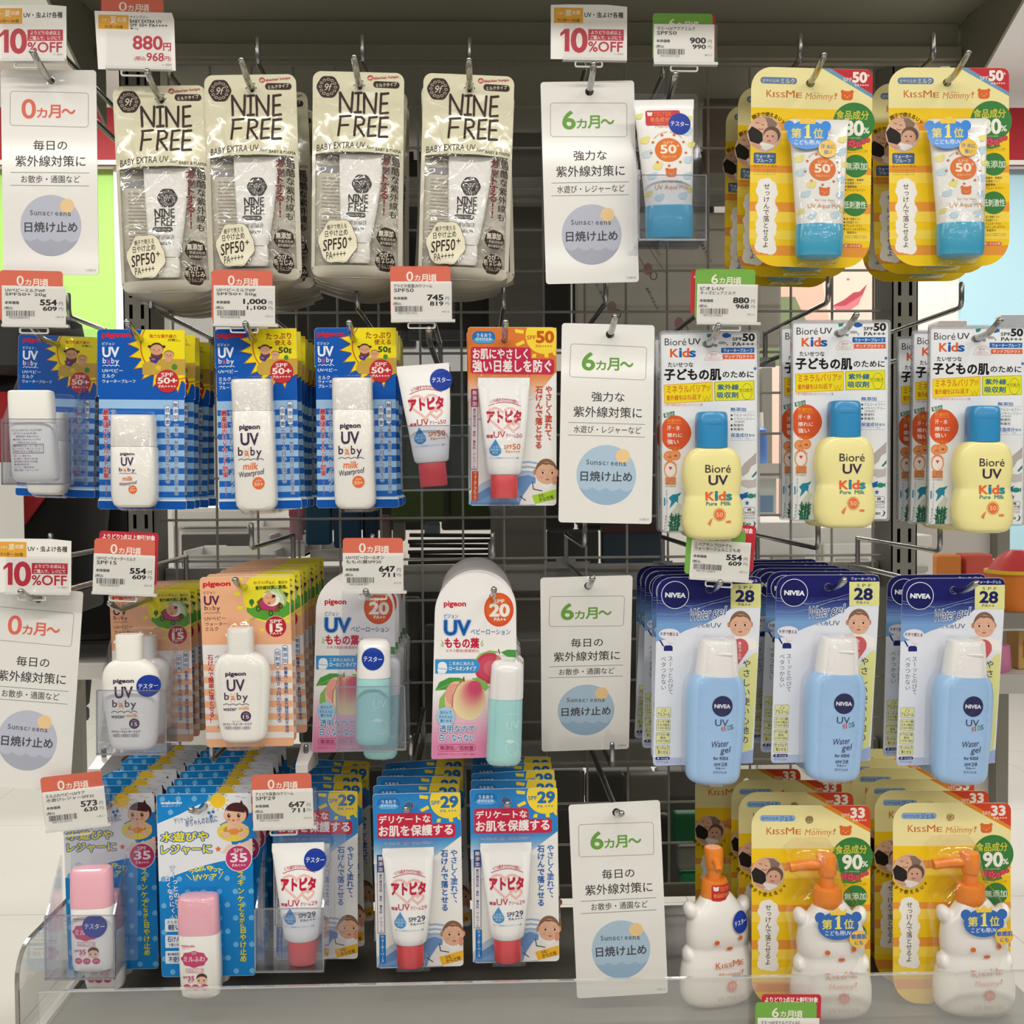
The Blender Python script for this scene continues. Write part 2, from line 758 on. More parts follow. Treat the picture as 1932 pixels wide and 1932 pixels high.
def front(prof, grow=0.0):
    def f(x, y):
        _, cx, hw, hd, e, yc = prof_at(prof, y)
        hw, hd = hw + grow, hd + grow
        t = min(abs(x - cx) / max(hw, 1e-3), 0.985)
        return -(yc + hd * (1 - t ** e) ** (1 / e)) * UP
    return f
# ================================================================ product designs


def prof(pr, rows, e=3.0, gap=2.0, yc=None, smooth=0):
    """rows of (y, left x, right x, half depth[, exponent]) in sketch coordinates"""
    md = max(r[3] for r in rows)
    out = []
    for r in rows:
        cx, cy = pr.L((r[1] + r[2]) / 2, r[0])
        out.append((cy, cx, (r[2] - r[1]) / 2 / pr.sc, r[3], r[4] if len(r) > 4 else e, (md + gap) if yc is None else yc))
    out.sort(key=lambda q: q[0])
    return smooth_prof(out, smooth) if smooth else out


def blister(name, pf, parent, grow=2.2, top=5, bot=5, m=None):
    """thin clear shell over a body: the front half of the body's outline, grown, closed at the top and foot"""
    rows = list(pf)
    a, b = rows[0], rows[-1]
    rows = [(a[0] - top - 3, a[1], a[2] + grow + 2, 1.5, a[4], 0), (a[0] - top, a[1], a[2] + grow + 1, a[5] + a[3] * 0.8, 4, 0)] + \
           [(r[0], r[1], r[2] + grow, r[5] + r[3] + grow, r[4] + 0.5, 0) for r in rows[1:-1]] + \
           [(b[0] + bot, b[1], b[2] + grow + 1, b[5] + b[3] * 0.8, 4, 0), (b[0] + bot + 3, b[1], b[2] + grow + 2, 1.5, 4, 0)]
    return loft(name, rows, m or BLISTER, parent, seg=40, half=True, smooth=50, caps=False)


def tester_dot(parent, pr_sc, hole, roll, cx, cy, r, surf, tilt=3):
    p = Pr((0, 0, pr_sc), hole, roll, surf=surf, step=0.00005)
    p.ell(cx, cy, r, r, '#1d3c9e', 36)
    p.T(cx - r * 0.82, cy - r * 0.22, cx + r * 0.82, cy + r * 0.24, 'テスター', '#eef0f6', 0.01, rot=tilt)
    for i, o in enumerate(p.done_(parent, 'tester_sticker')):
        o['label'] = 'round blue sticker' if 'artwork' in o.name else 'white sticker lettering'


WAVE = lambda x0, x1, y, n, h: [(x0 + (x1 - x0) * i / (n * 6), y - h * abs(math.sin(math.pi * i / 6))) for i in range(n * 6 + 1)]


def ubaby(p, x0, y0, x1, y1, col, sun='#f08a3a'):
    """the word baby with a sun for its a"""
    w = x1 - x0
    p.T(x0, y0, x0 + w * .2, y0 + (y1 - y0) * .72, 'b', col, 0.01)
    p.T(x0 + w * .28, y0 + (y1 - y0) * .3, x0 + w * .46, y0 + (y1 - y0) * .72, 'a', sun, 0.01)
    p.T(x0 + w * .54, y0, x0 + w * .72, y0 + (y1 - y0) * .72, 'b', col, 0.01)
    p.T(x0 + w * .78, y0 + (y1 - y0) * .3, x1, y1, 'y', col, 0.01)
    cx, cy = x0 + w * .37, y0 + (y1 - y0) * .5
    for a in (-150, -115, -65, -30, 60, 120):
        c, s_ = math.cos(math.radians(a)), math.sin(math.radians(a))
        p.stroke([(cx + w * .15 * c, cy + w * .15 * s_), (cx + w * .2 * c, cy + w * .2 * s_)], w * .02, sun)


def bear(p, cx, cy, r, col, face='#f3e6b8'):
    p.ell(cx - r * .8, cy - r * .62, r * .32, r * .32, col, 14)
    p.ell(cx + r * .8, cy - r * .62, r * .32, r * .32, col, 14)
    p.rrect(cx - r, cy - r * .75, cx + r, cy + r * .8, r * .55, col)
    for dx, dy in ((-.42, .05), (.42, .05)):
        p.ell(cx + r * dx, cy + r * dy, r * .08, r * .08, face, 8)
    p.ell(cx, cy + r * .32, r * .12, r * .08, face, 8)


def babyphoto(p, cx, cy, s, hair='#6b4a38', skin='#dfb196', shade='#c48d72', turn=0.1):
    """a printed photo of a baby's head: s = half the head height"""
    p.ell(cx - s * .86, cy + s * .12, s * .14, s * .22, shade, 12)
    p.ell(cx + s * .84, cy + s * .12, s * .12, s * .22, shade, 12)
    p.ell(cx, cy + s * .04, s * .83, s * .96, mixc(hair, skin, .25))
    p.ell(cx + s * .02, cy + s * .18, s * .82, s * .84, skin)
    p.poly([(cx - s * .78, cy - .02 * s), (cx - s * .62, cy - s * .5), (cx - s * .2, cy - s * .62), (cx + s * .3, cy - s * .6), (cx + s * .66, cy - s * .42), (cx + s * .8, cy), (cx + s * .56, cy - s * .36), (cx + s * .2, cy - s * .5), (cx, cy - s * .44), (cx - s * .3, cy - s * .5), (cx - s * .58, cy - s * .3)], mixc(hair, skin, .2))
    for dx in (-.36 + turn, .36 + turn):
        p.stroke([(cx + s * (dx - .16), cy - s * .02), (cx + s * dx, cy - s * .07), (cx + s * (dx + .15), cy - s * .03)], s * .028, mixc(skin, '#7a5040', .45))
        p.ell(cx + s * dx, cy + s * .16, s * .13, s * .085, '#f2e6de', 12)
        p.ell(cx + s * dx, cy + s * .16, s * .085, s * .085, '#3a2620', 12)
        p.ell(cx + s * (dx - (.12 if dx < turn else -.12)), cy + s * .5, s * .15, s * .12, mixc(skin, '#e08a78', .35), 12)
    p.stroke([(cx + s * (turn - .07), cy + s * .42), (cx + s * turn, cy + s * .46), (cx + s * (turn + .08), cy + s * .42)], s * .04, shade)
    p.poly([(cx + s * (turn - .2), cy + s * .66), (cx + s * turn, cy + s * .61), (cx + s * (turn + .2), cy + s * .65), (cx + s * (turn + .02), cy + s * .75)], '#b8605a')


# ---------------------------------------------------------------- pouch (cream, row one)
def make_pouch():
    sc, hole, roll = 3.646, (378, 410), -1.1
    root = thing('sunscreen_pouch', 'tmp', 'sunscreen')
    q = Pr((0, 0, sc), hole, roll)
    x0, x1, yt, yb = -86, 83, -23, 357
    notch = [(x0, 30), (x0 + 3, 32), (x0, 34)]

    RIDGES = ((-60, 60, -20, 160, 1.2, 4), (-15, 100, 70, 40, 1.4, 4), (0, 190, 40, 330, 1.3, 4), (10, 150, -70, 210, 1.0, 4), (60, 120, 75, 300, 1.1, 4), (-75, 20, 10, 50, .9, 4), (20, 300, 75, 345, 1.2, 4))

    def bulge(x, y):
        t = max(0.0, min(1.0, (y - 40) / 90))
        t = t * t * (3 - 2 * t)
        b = max(0.0, min(1.0, (yb - 2 - y) / 24))
        w = max(0.0, 1 - (abs(x + 1.5) / 84) ** 2.6)
        fold = 0.5 * math.sin(x * .11 + y * .045) + 0.4 * math.sin(x * .05 - y * .09 + 1) + .35 * math.sin(y * .16 + x * .02)
        for ax, ay, bx, by, h_, wd_ in RIDGES:
            dx, dy = bx - ax, by - ay
            u = ((x - ax) * dx + (y - ay) * dy) / (dx * dx + dy * dy)
            e = max(0.0, -u, u - 1) * math.hypot(dx, dy)
            d_ = (abs((x - ax) * dy - (y - ay) * dx) / math.hypot(dx, dy)) + e
            fold += h_ * math.exp(-(d_ / wd_) ** 2) * 2
        return -(1.2 + 23 * t * math.sqrt(b) * w + fold * (0.3 + t) * min(1, w * 3)) * UP
    out = rr(x0, yt, x1, yb, (16, 16, 18, 18))
    hl = ellp(0, 1.4, 7.6, 7.6, 14)
    cardmesh('back_panel', [out, hl], 0.0006, mat('pouch_back', '#d0ccbe', .45), root, y0=0.0004)
    # gusset: the folded foot of the pouch, standing out behind
    g = [(x0 + 2 + (x1 - x0 - 4) * i / 16, yb - 6 + 7 * math.sin(math.pi * i / 16)) for i in range(17)]
    V, Fc = [], []
    for j in range(5):
        for i, (gx, gy) in enumerate(g):
            V.append((gx * UP, (0.001 + 0.0035 * j) * (1 if j else 1), -(gy + (0, 7, 11, 13, 14)[j] * math.sin(math.pi * (i + 1.5) / 19)) * UP))
    for j in range(4):
        for i in range(16):
            a = j * 17 + i
            Fc.append((a, a + 1, a + 18, a + 17))
    mesh('gusset', V, Fc, [mat('pouch_foot', '#b3ad9c', .3, .5, coat=.4)], None, root, 60)

    # front film as a grid, printed cream above, clear window below
    def grid(name, xa, xb, ya, yb_, nx, ny, m, off=0.0, mask=None):
        V, Fc, ids = [], [], {}
        for j in range(ny + 1):
            for i in range(nx + 1):
                x, y = xa + (xb - xa) * i / nx, ya + (yb_ - ya) * j / ny
                # pull the grid to the rounded outline
                cl = [p for p in ((x0 + 16, yt + 16, -1, -1, 16), (x1 - 16, yt + 16, 1, -1, 16), (x1 - 18, yb - 18, 1, 1, 18), (x0 + 18, yb - 18, -1, 1, 18))]
                for ccx, ccy, sx, sy, rad in cl:
                    dx, dy = (x - ccx) * sx, (y - ccy) * sy
                    if dx > 0 and dy > 0 and math.hypot(dx, dy) > rad:
                        k = rad / math.hypot(dx, dy)
                        x, y = ccx + dx * k * sx, ccy + dy * k * sy
                V.append((x * UP, bulge(x, y) + off, -y * UP))
        for j in range(ny):
            for i in range(nx):
                a = j * (nx + 1) + i
                cxm, cym = (V[a][0] + V[a + 1][0]) / 2 / UP, -(V[a][2] + V[a + nx + 1][2]) / 2 / UP
                if math.hypot(cxm, cym - 1.4) < 9.5:
                    continue
                Fc.append((a, a + nx + 1, a + nx + 2, a + 1))
        return mesh(name, V, Fc, [m], None, root, 60)
    ym = q.L(378, 885)[1]
    grid('printed_header', x0, x1, yt, ym, 56, 40, mat('pouch_cream', '#ddd8ba', .2, .5, coat=.7, bump=(34, .8, .005)))
    grid('window_film', x0, x1, ym, yb, 56, 72, FILM)
    # side seals are printed too
    for a, b in ((x0, x0 + 7), (x1 - 8, x1)):
        grid('side_seal', a, b, ym, yb - 18, 2, 40, mat('pouch_seal', '#d3cdbc', .25, .5, coat=.4), -0.00015)
    grid('foot_seal', x0 + 4, x1 - 4, yb - 20, yb - 1, 30, 4, mat('pouch_seal', '#d3cdbc', .25, .5, coat=.4), -0.00015)
    # back print seen through the window
    p = Pr((0, 0, sc), hole, roll)
    p.rect(130, 885, 600, 925, '#9d9c9a')
    p.rect(130, 960, 600, 1005, '#9b9ca0')
    for i in range(16):
        p.rect(145, 1040 + i * 24, 300 - (i * 37 % 60), 1047 + i * 24, '#b4ada0')
    p.done_(root, 'back_print')
    # tube
    tp = prof(q, [(888, 262, 560, 1.6, 6), (925, 262, 560, 2.2, 5), (1100, 268, 548, 6), (1300, 278, 520, 8.5), (1470, 290, 492, 9.5, 2.2), (1485, 300, 484, 9.5, 2.2)], 2.4, yc=10.5)
    loft('tube', tp, mat('tube_white', '#f3f2f0', .35), root)
    cp = prof(q, [(1487, 312, 480, 8.5, 2), (1495, 308, 486, 9, 2), (1610, 318, 490, 8.5, 2), (1620, 325, 482, 7.5, 2)], 2, yc=10)
    loft('tube_cap', cp, WHITEP, root)
    p = Pr((0, 0, sc), hole, roll, surf=front(tp))
    badge(p, 420, 1090, 65, '#33302e', '#b9b5ae')
    nine(p, 336, 1165, 465, 1275, 8, '#33302e')
    p.rrect(318, 1285, 452, 1318, 16, '#4a4745')
    p.T(330, 1293, 440, 1310, 'SPF50+ PA++++', '#d8d6d2')
    p.T(330, 1338, 460, 1368, 'BABY EXTRA UV', '#3a3836', skew=.1)
    p.T(350, 1385, 455, 1405, 'for BABY & MAMA', '#3a3836', skew=.1)
    p.done_(root, 'tube_print')
    # print on the film
    p = Pr((0, 0, sc), hole, roll, surf=bulge)
    dk = '#3b2c25'
    badge(p, 168, 435, 75, dk, '#cfc6b4')
    p.ell(452, 362, 20, 18, '#b8323c', 16)
    p.T(440, 352, 464, 372, 'ah', '#ece4cd', .02)
    p.T(475, 345, 642, 368, 'akachan honpo', '#b8323c', .02, rot=-5)
    p.rrect(472, 382, 650, 426, 22, dk)
    p.T(490, 392, 632, 416, 'ミルクタイプ', '#ece4cd', .01, rot=-5)
    nine(p, 250, 465, 582, 770, 16, dk)
    p.T(106, 822, 438, 866, 'BABY EXTRA UV', dk, 0, skew=.08, rot=-2)
    p.T(448, 838, 500, 862, 'for', dk, skew=.3)
    p.T(508, 846, 675, 868, 'BABY & MAMA', dk, skew=.05)
    p.V(574, 905, 1300, 'カットする!!', 66, '#7a2f33', .025)
    p.V(645, 905, 1315, '過酷な紫外線も', 56, dk, .012, skx=-.03)
    for cx, cy in ((597, 1440), (592, 1605)):
        p.poly([(cx + 66 * math.cos(t * .3) * (1 + .05 * math.sin(t * 2.1)), cy + 66 * math.sin(t * .3) * (1 + .05 * math.cos(t * 1.7))) for t in range(21)], dk)
    p.T(545, 1395, 640, 1438, '無添加', '#e2dccb', .02)
    p.T(545, 1445, 655, 1465, '・界面活性剤', '#d8d2c2')
    p.T(545, 1472, 655, 1492, '・紫外線吸収剤', '#d8d2c2')
    p.T(530, 1362, 572, 1390, 'Point!', dk, rot=-35)
    p.T(555, 1545, 632, 1580, 'のび・', '#e2dccb', .02)
    p.T(532, 1580, 652, 1618, '肌なじみ', '#e2dccb', .02)
    p.T(545, 1622, 645, 1650, 'さらにUP!!', '#d8d2c2')
    p.poly([(270 + (134 + 7 * math.sin(t * 1.3)) * math.cos(t * .2094), 1485 + (150 + 10 * math.cos(t * 1.26)) * math.sin(t * .2094)) for t in range(30)], '#5a4c3e')
    p.poly([(270 + (131 + 7 * math.sin(t * 1.3)) * math.cos(t * .2094), 1485 + (147 + 10 * math.cos(t * 1.26)) * math.sin(t * .2094)) for t in range(30)], '#ece6cc')
    p.T(195, 1370, 330, 1402, '親子で使える', dk, .012, rot=-4)
    p.T(182, 1405, 338, 1450, '日やけ止め', dk, .012, rot=-5)
    p.T(172, 1465, 335, 1540, 'SPF50', dk, .012, skew=.12, rot=-7)
    p.T(342, 1452, 368, 1482, '+', dk, .012)
    p.T(195, 1548, 330, 1598, 'PA++++', dk, .0, skew=.1, rot=-7)
    p.done_(root, None, 5)
    return root


def badge(p, cx, cy, r, col, lin_):
    p.poly([(cx + r * (1 + .035 * math.cos(6 * a)) * math.cos(a), cy + r * (1 + .035 * math.cos(6 * a)) * math.sin(a)) for a in [i * math.pi / 24 for i in range(48)]], col)
    for a in range(0, 360, 30):
        x, y = cx + r * .68 * math.cos(math.radians(a)), cy + r * .68 * math.sin(math.radians(a))
        p.oring(x, y, r * .15, r * .12, r * .04, lin_, 8)
    p.T(cx - r * .33, cy - r * .32, cx + r * .33, cy + r * .36, '9f', lin_, 0, skew=.25)


def nine(p, x0, y0, x1, y1, w, col):
    """NINE / FREE in brush lettering"""
    def at(q, bx, by, bw, bh):
        return [(bx + u * bw, by + v * bh) for u, v in q]
    L = {'N': [[(.04, 1), (.0, .02)], [(.0, .02), (.86, 1)], [(.86, 1), (.92, .0)]],
         'I': [[(.5, 0), (.45, 1)], [(-.15, .03), (1.15, 0)], [(-.15, 1), (1.15, .97)]],
         'E': [[(.1, .0), (.05, 1)], [(.1, .02), (.95, -.03)], [(.1, .5), (.85, .47)], [(.05, 1), (.98, .95)]],
         'F': [[(.12, .02), (.05, 1.02)], [(.05, .02), (1, -.03)], [(.1, .48), (.85, .45)]],
         'R': [[(.1, 0), (.08, 1)], [(.1, .02), (.6, 0), (.88, .15), (.8, .38), (.1, .5)], [(.3, .5), (.95, 1)]]}
    h = y1 - y0
    for word, ya, yb, xs, ws in (('NINE', y0, y0 + h * .44, (0, .325, .49, .82), (.28, .10, .27, .17)), ('FREE', y0 + h * .54, y1, (.0, .32, .60, .82), (.23, .22, .17, .18))):
        for ch, fx, fw in zip(word, xs, ws):
            for st in L[ch]:
                p.stroke(at(st, x0 + fx * (x1 - x0), ya, fw * (x1 - x0), yb - ya), w, col, 'printed_lettering')


# ---------------------------------------------------------------- age signs
def make_sign(six=True, strong=True, blue=False, roll=0):
    sc, hole = 3.45, (1282, 590)
    root = thing('age_sign', 'tmp', 'sign')
    hl = ellp(0, 1.6, 8, 8, 14)
    cardmesh('sign_sheet', [rr(-91, -17.4, 84, 357, 6), hl], 0.0008, LAMI, root)
    p = Pr((0, 0, sc), hole, -1.25, hr=8, hpos=(0, 1.6), y0=0)
    p.frame(1028, 667, 1526, 886, 22, 4, '#a3a39c')
    c = '#6fa548' if six else '#e0705e'
    if six:
        p.T(1110, 722, 1188, 835, '6', c, .025, res=4)
    else:
        p.T(1104, 718, 1190, 838, '0', c, .015, res=4)
    p.T(1200, 772, 1262, 830, 'カ', c, .025)
    p.T(1272, 750, 1347, 830, '月', c, .025)
    p.T(1356, 772, 1440, 803, '〜', c, .025)
    k = '#3c3c3a'
    if strong:
        p.T(1178, 972, 1392, 1035, '強力な', k, .008)
    else:
        p.T(1178, 972, 1392, 1035, '毎日の', k, .008)
    p.T(1065, 1068, 1508, 1138, '紫外線対策に', k, .008)
    p.stroke([(1035, 1180), (1532, 1172)], 4, '#8a8a86')
    p.stroke([(1035, 1262), (1532, 1254)], 4, '#8a8a86')
    p.T(1070, 1193, 1508, 1241, '水遊び・レジャーなど' if strong else 'お散歩・通園など', k, .006) if strong else p.T(1102, 1193, 1476, 1241, 'お散歩・通園など', k, .006)
    cc, wv, sn = ('#adc5d8', '#98b4cc', '#eccb95') if blue else ('#bcbfce', '#abaebb', '#eccb98')
    p.ell(1293, 1510, 194, 194, cc, 48)
    pts = [(1293 + 194 * math.cos(a), 1510 + 194 * math.sin(a)) for a in [math.radians(25 + 130 * i / 24) for i in range(25)]]
    sca = [(pts[-1][0] + (pts[0][0] - pts[-1][0]) * i / 20, 1592 + 20 * abs(math.sin(math.pi * i / 20 * 4))) for i in range(21)]
    p.poly(pts + sca, wv)
    p.ell(1395, 1383, 46, 46, sn, 24)
    for i, ch in enumerate('Sunscreens'):
        x = 1160 + i * 26.6
        hh = {'S': 1415}.get(ch, 1424)
        w_ = 12 if ch == 'r' else 19
        p.T(x + (3 if ch == 'r' else 0), hh, x + w_, 1447, ch, '#55585e', .006)
    p.T(1127, 1487, 1460, 1552, '日焼け止め', '#4c4d52', .02)
    p.T(1518, 1779, 1580, 1795, '210831A', '#6a6a68')
    p.done_(root)
    return root


# ---------------------------------------------------------------- price tags
ORANGE, RED_, CORAL, GREEN = '#e5a83c', '#bf2f3e', '#d96f5a', '#76ad4a'


def make_tag(names, price, tax, code, six, offer, label, small='0812', offx=0, peek=28):
    """label plate 112 x 70 px; origin at the centre of the white label"""
    root = thing('price_tag', label, 'price tag', 'shelf price tags')
    p = Pr((0, 0, 1.0), (0, 0), 0, y0=0)
    cardmesh('price_label', [rr(-56, -35, 56, 35, 1)], 0.0003, PAPER, root)
    p.T(-50, -30, 20 if len(names[0]) > 8 else -6, -23.5, names[0], '#2c2a28', .02)
    if len(names) > 1:
        p.T(-50, -22, min(-50 + len(names[1]) * 7.2, 36), -15.5, names[1], '#2c2a28', .014)
    p.T(-51, -7, -26, -1.5, '本体価格', '#33302e', .03)
    w = 9.6 * len(price.replace(',', '')) + (3 if ',' in price else 0)
    p.T(40 - w, -10.5, 40, -.5, price, '#1f1d1c', .035, res=3)
    p.T(44, -7, 51, 0, '円', '#33302e')
    p.T(-52, 3, -37, 9, '(税込', '#33302e', .02)
    w = 8 * len(tax.replace(',', '')) + (3 if ',' in tax else 0)
    p.T(40 - w, 2, 40, 9.5, tax, '#1f1d1c', .03, res=3)
    p.T(44, 3, 52, 9.5, '円)', '#33302e')
    random.seed(code)
    x = -49.0
    while x < 2:
        b = random.choice((.7, .7, 1.3, 1.9))
        p.rect(x, 10, x + b, 20.5, '#3a3836')
        x += b + random.choice((.8, .8, 1.4))
    p.T(-44, 21, -8, 25, str(code), '#4a4846')
    p.T(38, 19, 52, 22.5, small, '#6a6866')
    p.done_(root)
    c = GREEN if six else CORAL
    cardmesh('age_card', [rr(-60 + offx, -35 - peek, 51 + offx, 30, 6)], 0.0004, ink(c), root, y0=0.0006)
    q = Pr((0, 0, 1.0), (0, 0), 0, y0=0.0006)
    x = -60 + offx
    q.T(x + 30, -33 - peek + 8, x + 42, -16 - peek + 8, '6' if six else '0', '#f5e9dd', .01, res=4)
    q.T(x + 45, -27 - peek + 8, x + 55, -17 - peek + 8, 'カ', '#f5e9dd', .02)
    q.T(x + 57, -28 - peek + 8, x + 69, -15 - peek + 8, '月', '#f5e9dd', .02)
    q.T(x + 71, -28 - peek + 8, x + 85, -15 - peek + 8, '頃', '#f5e9dd', .02)
    for o in q.done_(root, 'age_card'):
        pass
    if offer:
        ox, oy = offer
        cardmesh('offer_card', [rr(-52 + ox, -35 - peek - 18 + oy, 56 + ox, 20, 6)], 0.0004, ink(RED_), root, y0=0.0014)
        q = Pr((0, 0, 1.0), (0, 0), 0, y0=0.0014)
        q.T(-46 + ox, -35 - peek - 13 + oy, 50 + ox, -35 - peek - 3 + oy, 'よりどり2点以上割引対象', '#f6e7e0', .03)
        q.done_(root, 'offer_card')
    holder(root, -56, 62, -36, 40, c)
    return root


def holder(root, x0, x1, y0, y1, c=None):
    cardmesh('holder_plate', [rr(x0, y0, x1, y1, 2)], 0.0012, TAGCLEAR, root, y0=0.0022)
    cardmesh('holder_front', [rr(x0 + 1, y0 + 2, x1 - 1, y1 - 1, 2)], 0.0005, TAGCLEAR, root, y0=-0.0022)
    b = MB()
    b.box(x0 * UP, x1 * UP, -0.0026, 0.0032, -y1 * UP, -(y1 - 5) * UP)
    b.build('holder_rail', mat('frosted_plastic', '#d8d7d2', .25, .5, coat=.3), root)
    fr = [rr(-26, y1, 26, y1 + 12, 4), rr(-23.5, y1 + 2.5, 23.5, y1 + 9.5, 3)]
    cardmesh('hanging_loop', fr, 0.002, mat('loop_plastic', '#cfcec9', .2, .5, coat=.4), root, y0=-0.001)


def make_promo(kind, label):
    root = thing('promotion_tag', label, 'price tag', 'promotion tags')
    if kind == 'off':
        sc, o = 3.45, (1285, 210)
        p = Pr((0, 0, sc), o, 0)
        cardmesh('promotion_label', [[p.L(*v) for v in [(1043, 42), (1160, 37), (1400, 36), (1528, 47), (1528, 380), (1043, 380)]]], 0.0004, PAPER, root)
        p.rect(1063, 58, 1248, 155, ORANGE)
        p.T(1083, 85, 1130, 103, '子育て', '#f6ead2')
        p.T(1135, 72, 1175, 110, '夏', '#f6ead2', .01)
        p.T(1177, 75, 1230, 100, '応援', '#f6ead2', .02)
        p.T(1085, 125, 1228, 150, '7/1㊍〜30㊎', '#4a3c20', .01)
        p.T(1257, 82, 1503, 118, 'UV・虫よけ各種', '#2e2c2a', .02)
        p.one(1104, 190, 1162, 332, '#c23244')
        p.T(1176, 188, 1272, 334, '0', '#c23244', .03, res=4)
        p.rrect(1281, 190, 1507, 260, 3, '#c23244')
        p.T(1300, 198, 1490, 222, 'よりどり②点以上', '#f8e6e2', .02)
        p.T(1295, 230, 1492, 255, 'ご購入で、レジにて', '#f8e6e2', .02)
        p.T(1283, 268, 1500, 330, '%OFF', '#c23244', .02, res=3)
        p.T(1447, 338, 1507, 350, '※一部除外', '#77726e')
        p.done_(root)
        holder(root, -48, 70, -20, 52)
    else:
        sc, o = 3.45, (880, 265)
        p = Pr((0, 0, sc), o, 0)
        cardmesh('promotion_label', [[p.L(*v) for v in [(628, 85), (1107, 87), (1122, 130), (1132, 445), (650, 445)]]], 0.0004, PAPER, root)
        p.rect(652, 108, 840, 195, ORANGE)
        p.T(670, 130, 722, 150, '子育て', '#f6ead2')
        p.T(725, 118, 765, 160, '夏', '#f6ead2', .01)
        p.T(768, 122, 828, 150, '応援', '#f6ead2', .02)
        p.T(692, 170, 805, 192, '7/1㊍〜30㊎', '#4a3c20', .01)
        p.T(847, 110, 960, 128, 'ナインフリー', '#33302e', .02)
        p.T(848, 134, 1045, 154, 'BABY EXTRA UV', '#33302e', .02)
        p.T(848, 158, 1080, 178, 'SPF 50+ PA++++', '#33302e', .02)
        p.T(850, 183, 900, 198, '●20g', '#55524e')
        p.T(868, 235, 1048, 316, '880', '#c23244', .025, res=4)
        p.T(1055, 275, 1102, 322, '円', '#c23244', .03)
        p.T(876, 360, 945, 390, '(税込', '#c23244', .02)
        p.T(952, 338, 1057, 388, '968', '#c23244', .02, res=3)
        p.T(1062, 358, 1102, 390, '円)', '#c23244', .02)
        p.T(1048, 402, 1110, 418, '※一部除外', '#77726e')
        p.done_(root)
        cardmesh('age_card', [[p.L(*v) for v in rr(670, -2, 1055, 300, (30, 30, 3, 3))]], 0.0004, ink(CORAL), root, y0=0.0008)
        cardmesh('offer_card', [[p.L(*v) for v in rr(664, -10, 1040, 290, (30, 30, 3, 3))]], 0.0004, ink(RED_), root, y0=0.0014)
        q = Pr((0, 0, sc), o, 0, y0=0.0008)
        q.T(778, 25, 826, 80, '0', '#f5e9dd', .0, res=4)
        q.T(834, 42, 868, 80, 'カ', '#f5e9dd', .015)
        q.T(876, 38, 913, 82, '月', '#f5e9dd', .015)
        q.T(918, 38, 965, 82, '頃', '#f5e9dd', .015)
        q.done_(root, 'age_card')
        holder(root, -52, 66, -18, 52)
    return root


# ---------------------------------------------------------------- blue and yellow children's milk (row two)
BLUE, LBLUE = '#0858b4', '#a0c6e8'


def kids(p, cx, cy, s):
    """two simple cartoon children sitting on sand"""
    sk, hr = '#dca680', '#4a2d22'
    p.ell(cx - s * .55, cy + s * .6, s * .55, s * .45, '#7a3a44', 16)
    p.poly([(cx - s * 1.25, cy + s * .75), (cx - s * .2, cy + s * .8), (cx - s * .6, cy + s * 1.35), (cx - s * 1.1, cy + s * 1.2)], '#3d3f86')
    p.ell(cx - s * .85, cy + s * .95, s * .2, s * .1, '#c85a80', 10)
    p.ell(cx - s * .55, cy, s * .62, s * .56, hr, 20)
    for d in (-1.2, .1):
        p.ell(cx + d * s, cy - s * .2, s * .16, s * .13, hr, 10)
    p.ell(cx - s * .55, cy + s * .1, s * .58, s * .48, sk, 20)
    p.ell(cx + s * .55, cy + s * .55, s * .48, s * .42, '#8a5a3c', 18)
    p.ell(cx + s * .55, cy + s * .6, s * .46, s * .38, sk, 18)
    p.ell(cx + s * .5, cy + s * 1.05, s * .32, s * .2, sk, 12)
    for ex, ey in ((-.78, .12), (-.32, .12), (.4, .58), (.72, .58)):
        p.ell(cx + s * ex, cy + s * ey, s * .045, s * .06, '#3a2018', 8)
    p.ell(cx - s * .55, cy + s * .26, s * .07, s * .05, '#c8705a', 8)
    p.ell(cx + s * .56, cy + s * .68, s * .06, s * .05, '#c8705a', 8)


def sunburst(p, cx, cy, r, box_, a0, a1, st, edge='#d97a26', fill='#f5e21e'):
    for k in range(2):
        for a in range(a0, a1 + 1, st):
            t, d = math.radians(a), math.radians(st * .46)
            g = 9 if k == 0 else 0
            tri = [(cx + (r + 6) * math.cos(t - d - g * .002), cy + (r + 6) * math.sin(t - d - g * .002)), (cx + (r + 78 + g * 1.6) * math.cos(t), cy + (r + 78 + g * 1.6) * math.sin(t)), (cx + (r + 6) * math.cos(t + d + g * .002), cy + (r + 6) * math.sin(t + d + g * .002))]
            p.poly(clip(tri, *box_), edge if k == 0 else fill)
    p.poly(clip(ellp(cx, cy, r + 14, r + 14, 60), *box_), fill)
    p.poly(clip(ellp(cx, cy, r + 4, r + 4, 60), *box_), edge)
    p.poly(clip(ellp(cx, cy, r - 6, r - 6, 60), *box_), fill)


def vpills(p, items):
    for xc, a, b, txt in items:
        w = 21
        p.rrect(xc - w, a, xc + w, b, 19, '#e8eef5')
        p.frame(xc - w, a, xc + w, b, 19, 3.5, '#3a5f9a')
        p.V(xc, a + 12, b - 10, txt, 34, '#2f4f8a', .012)


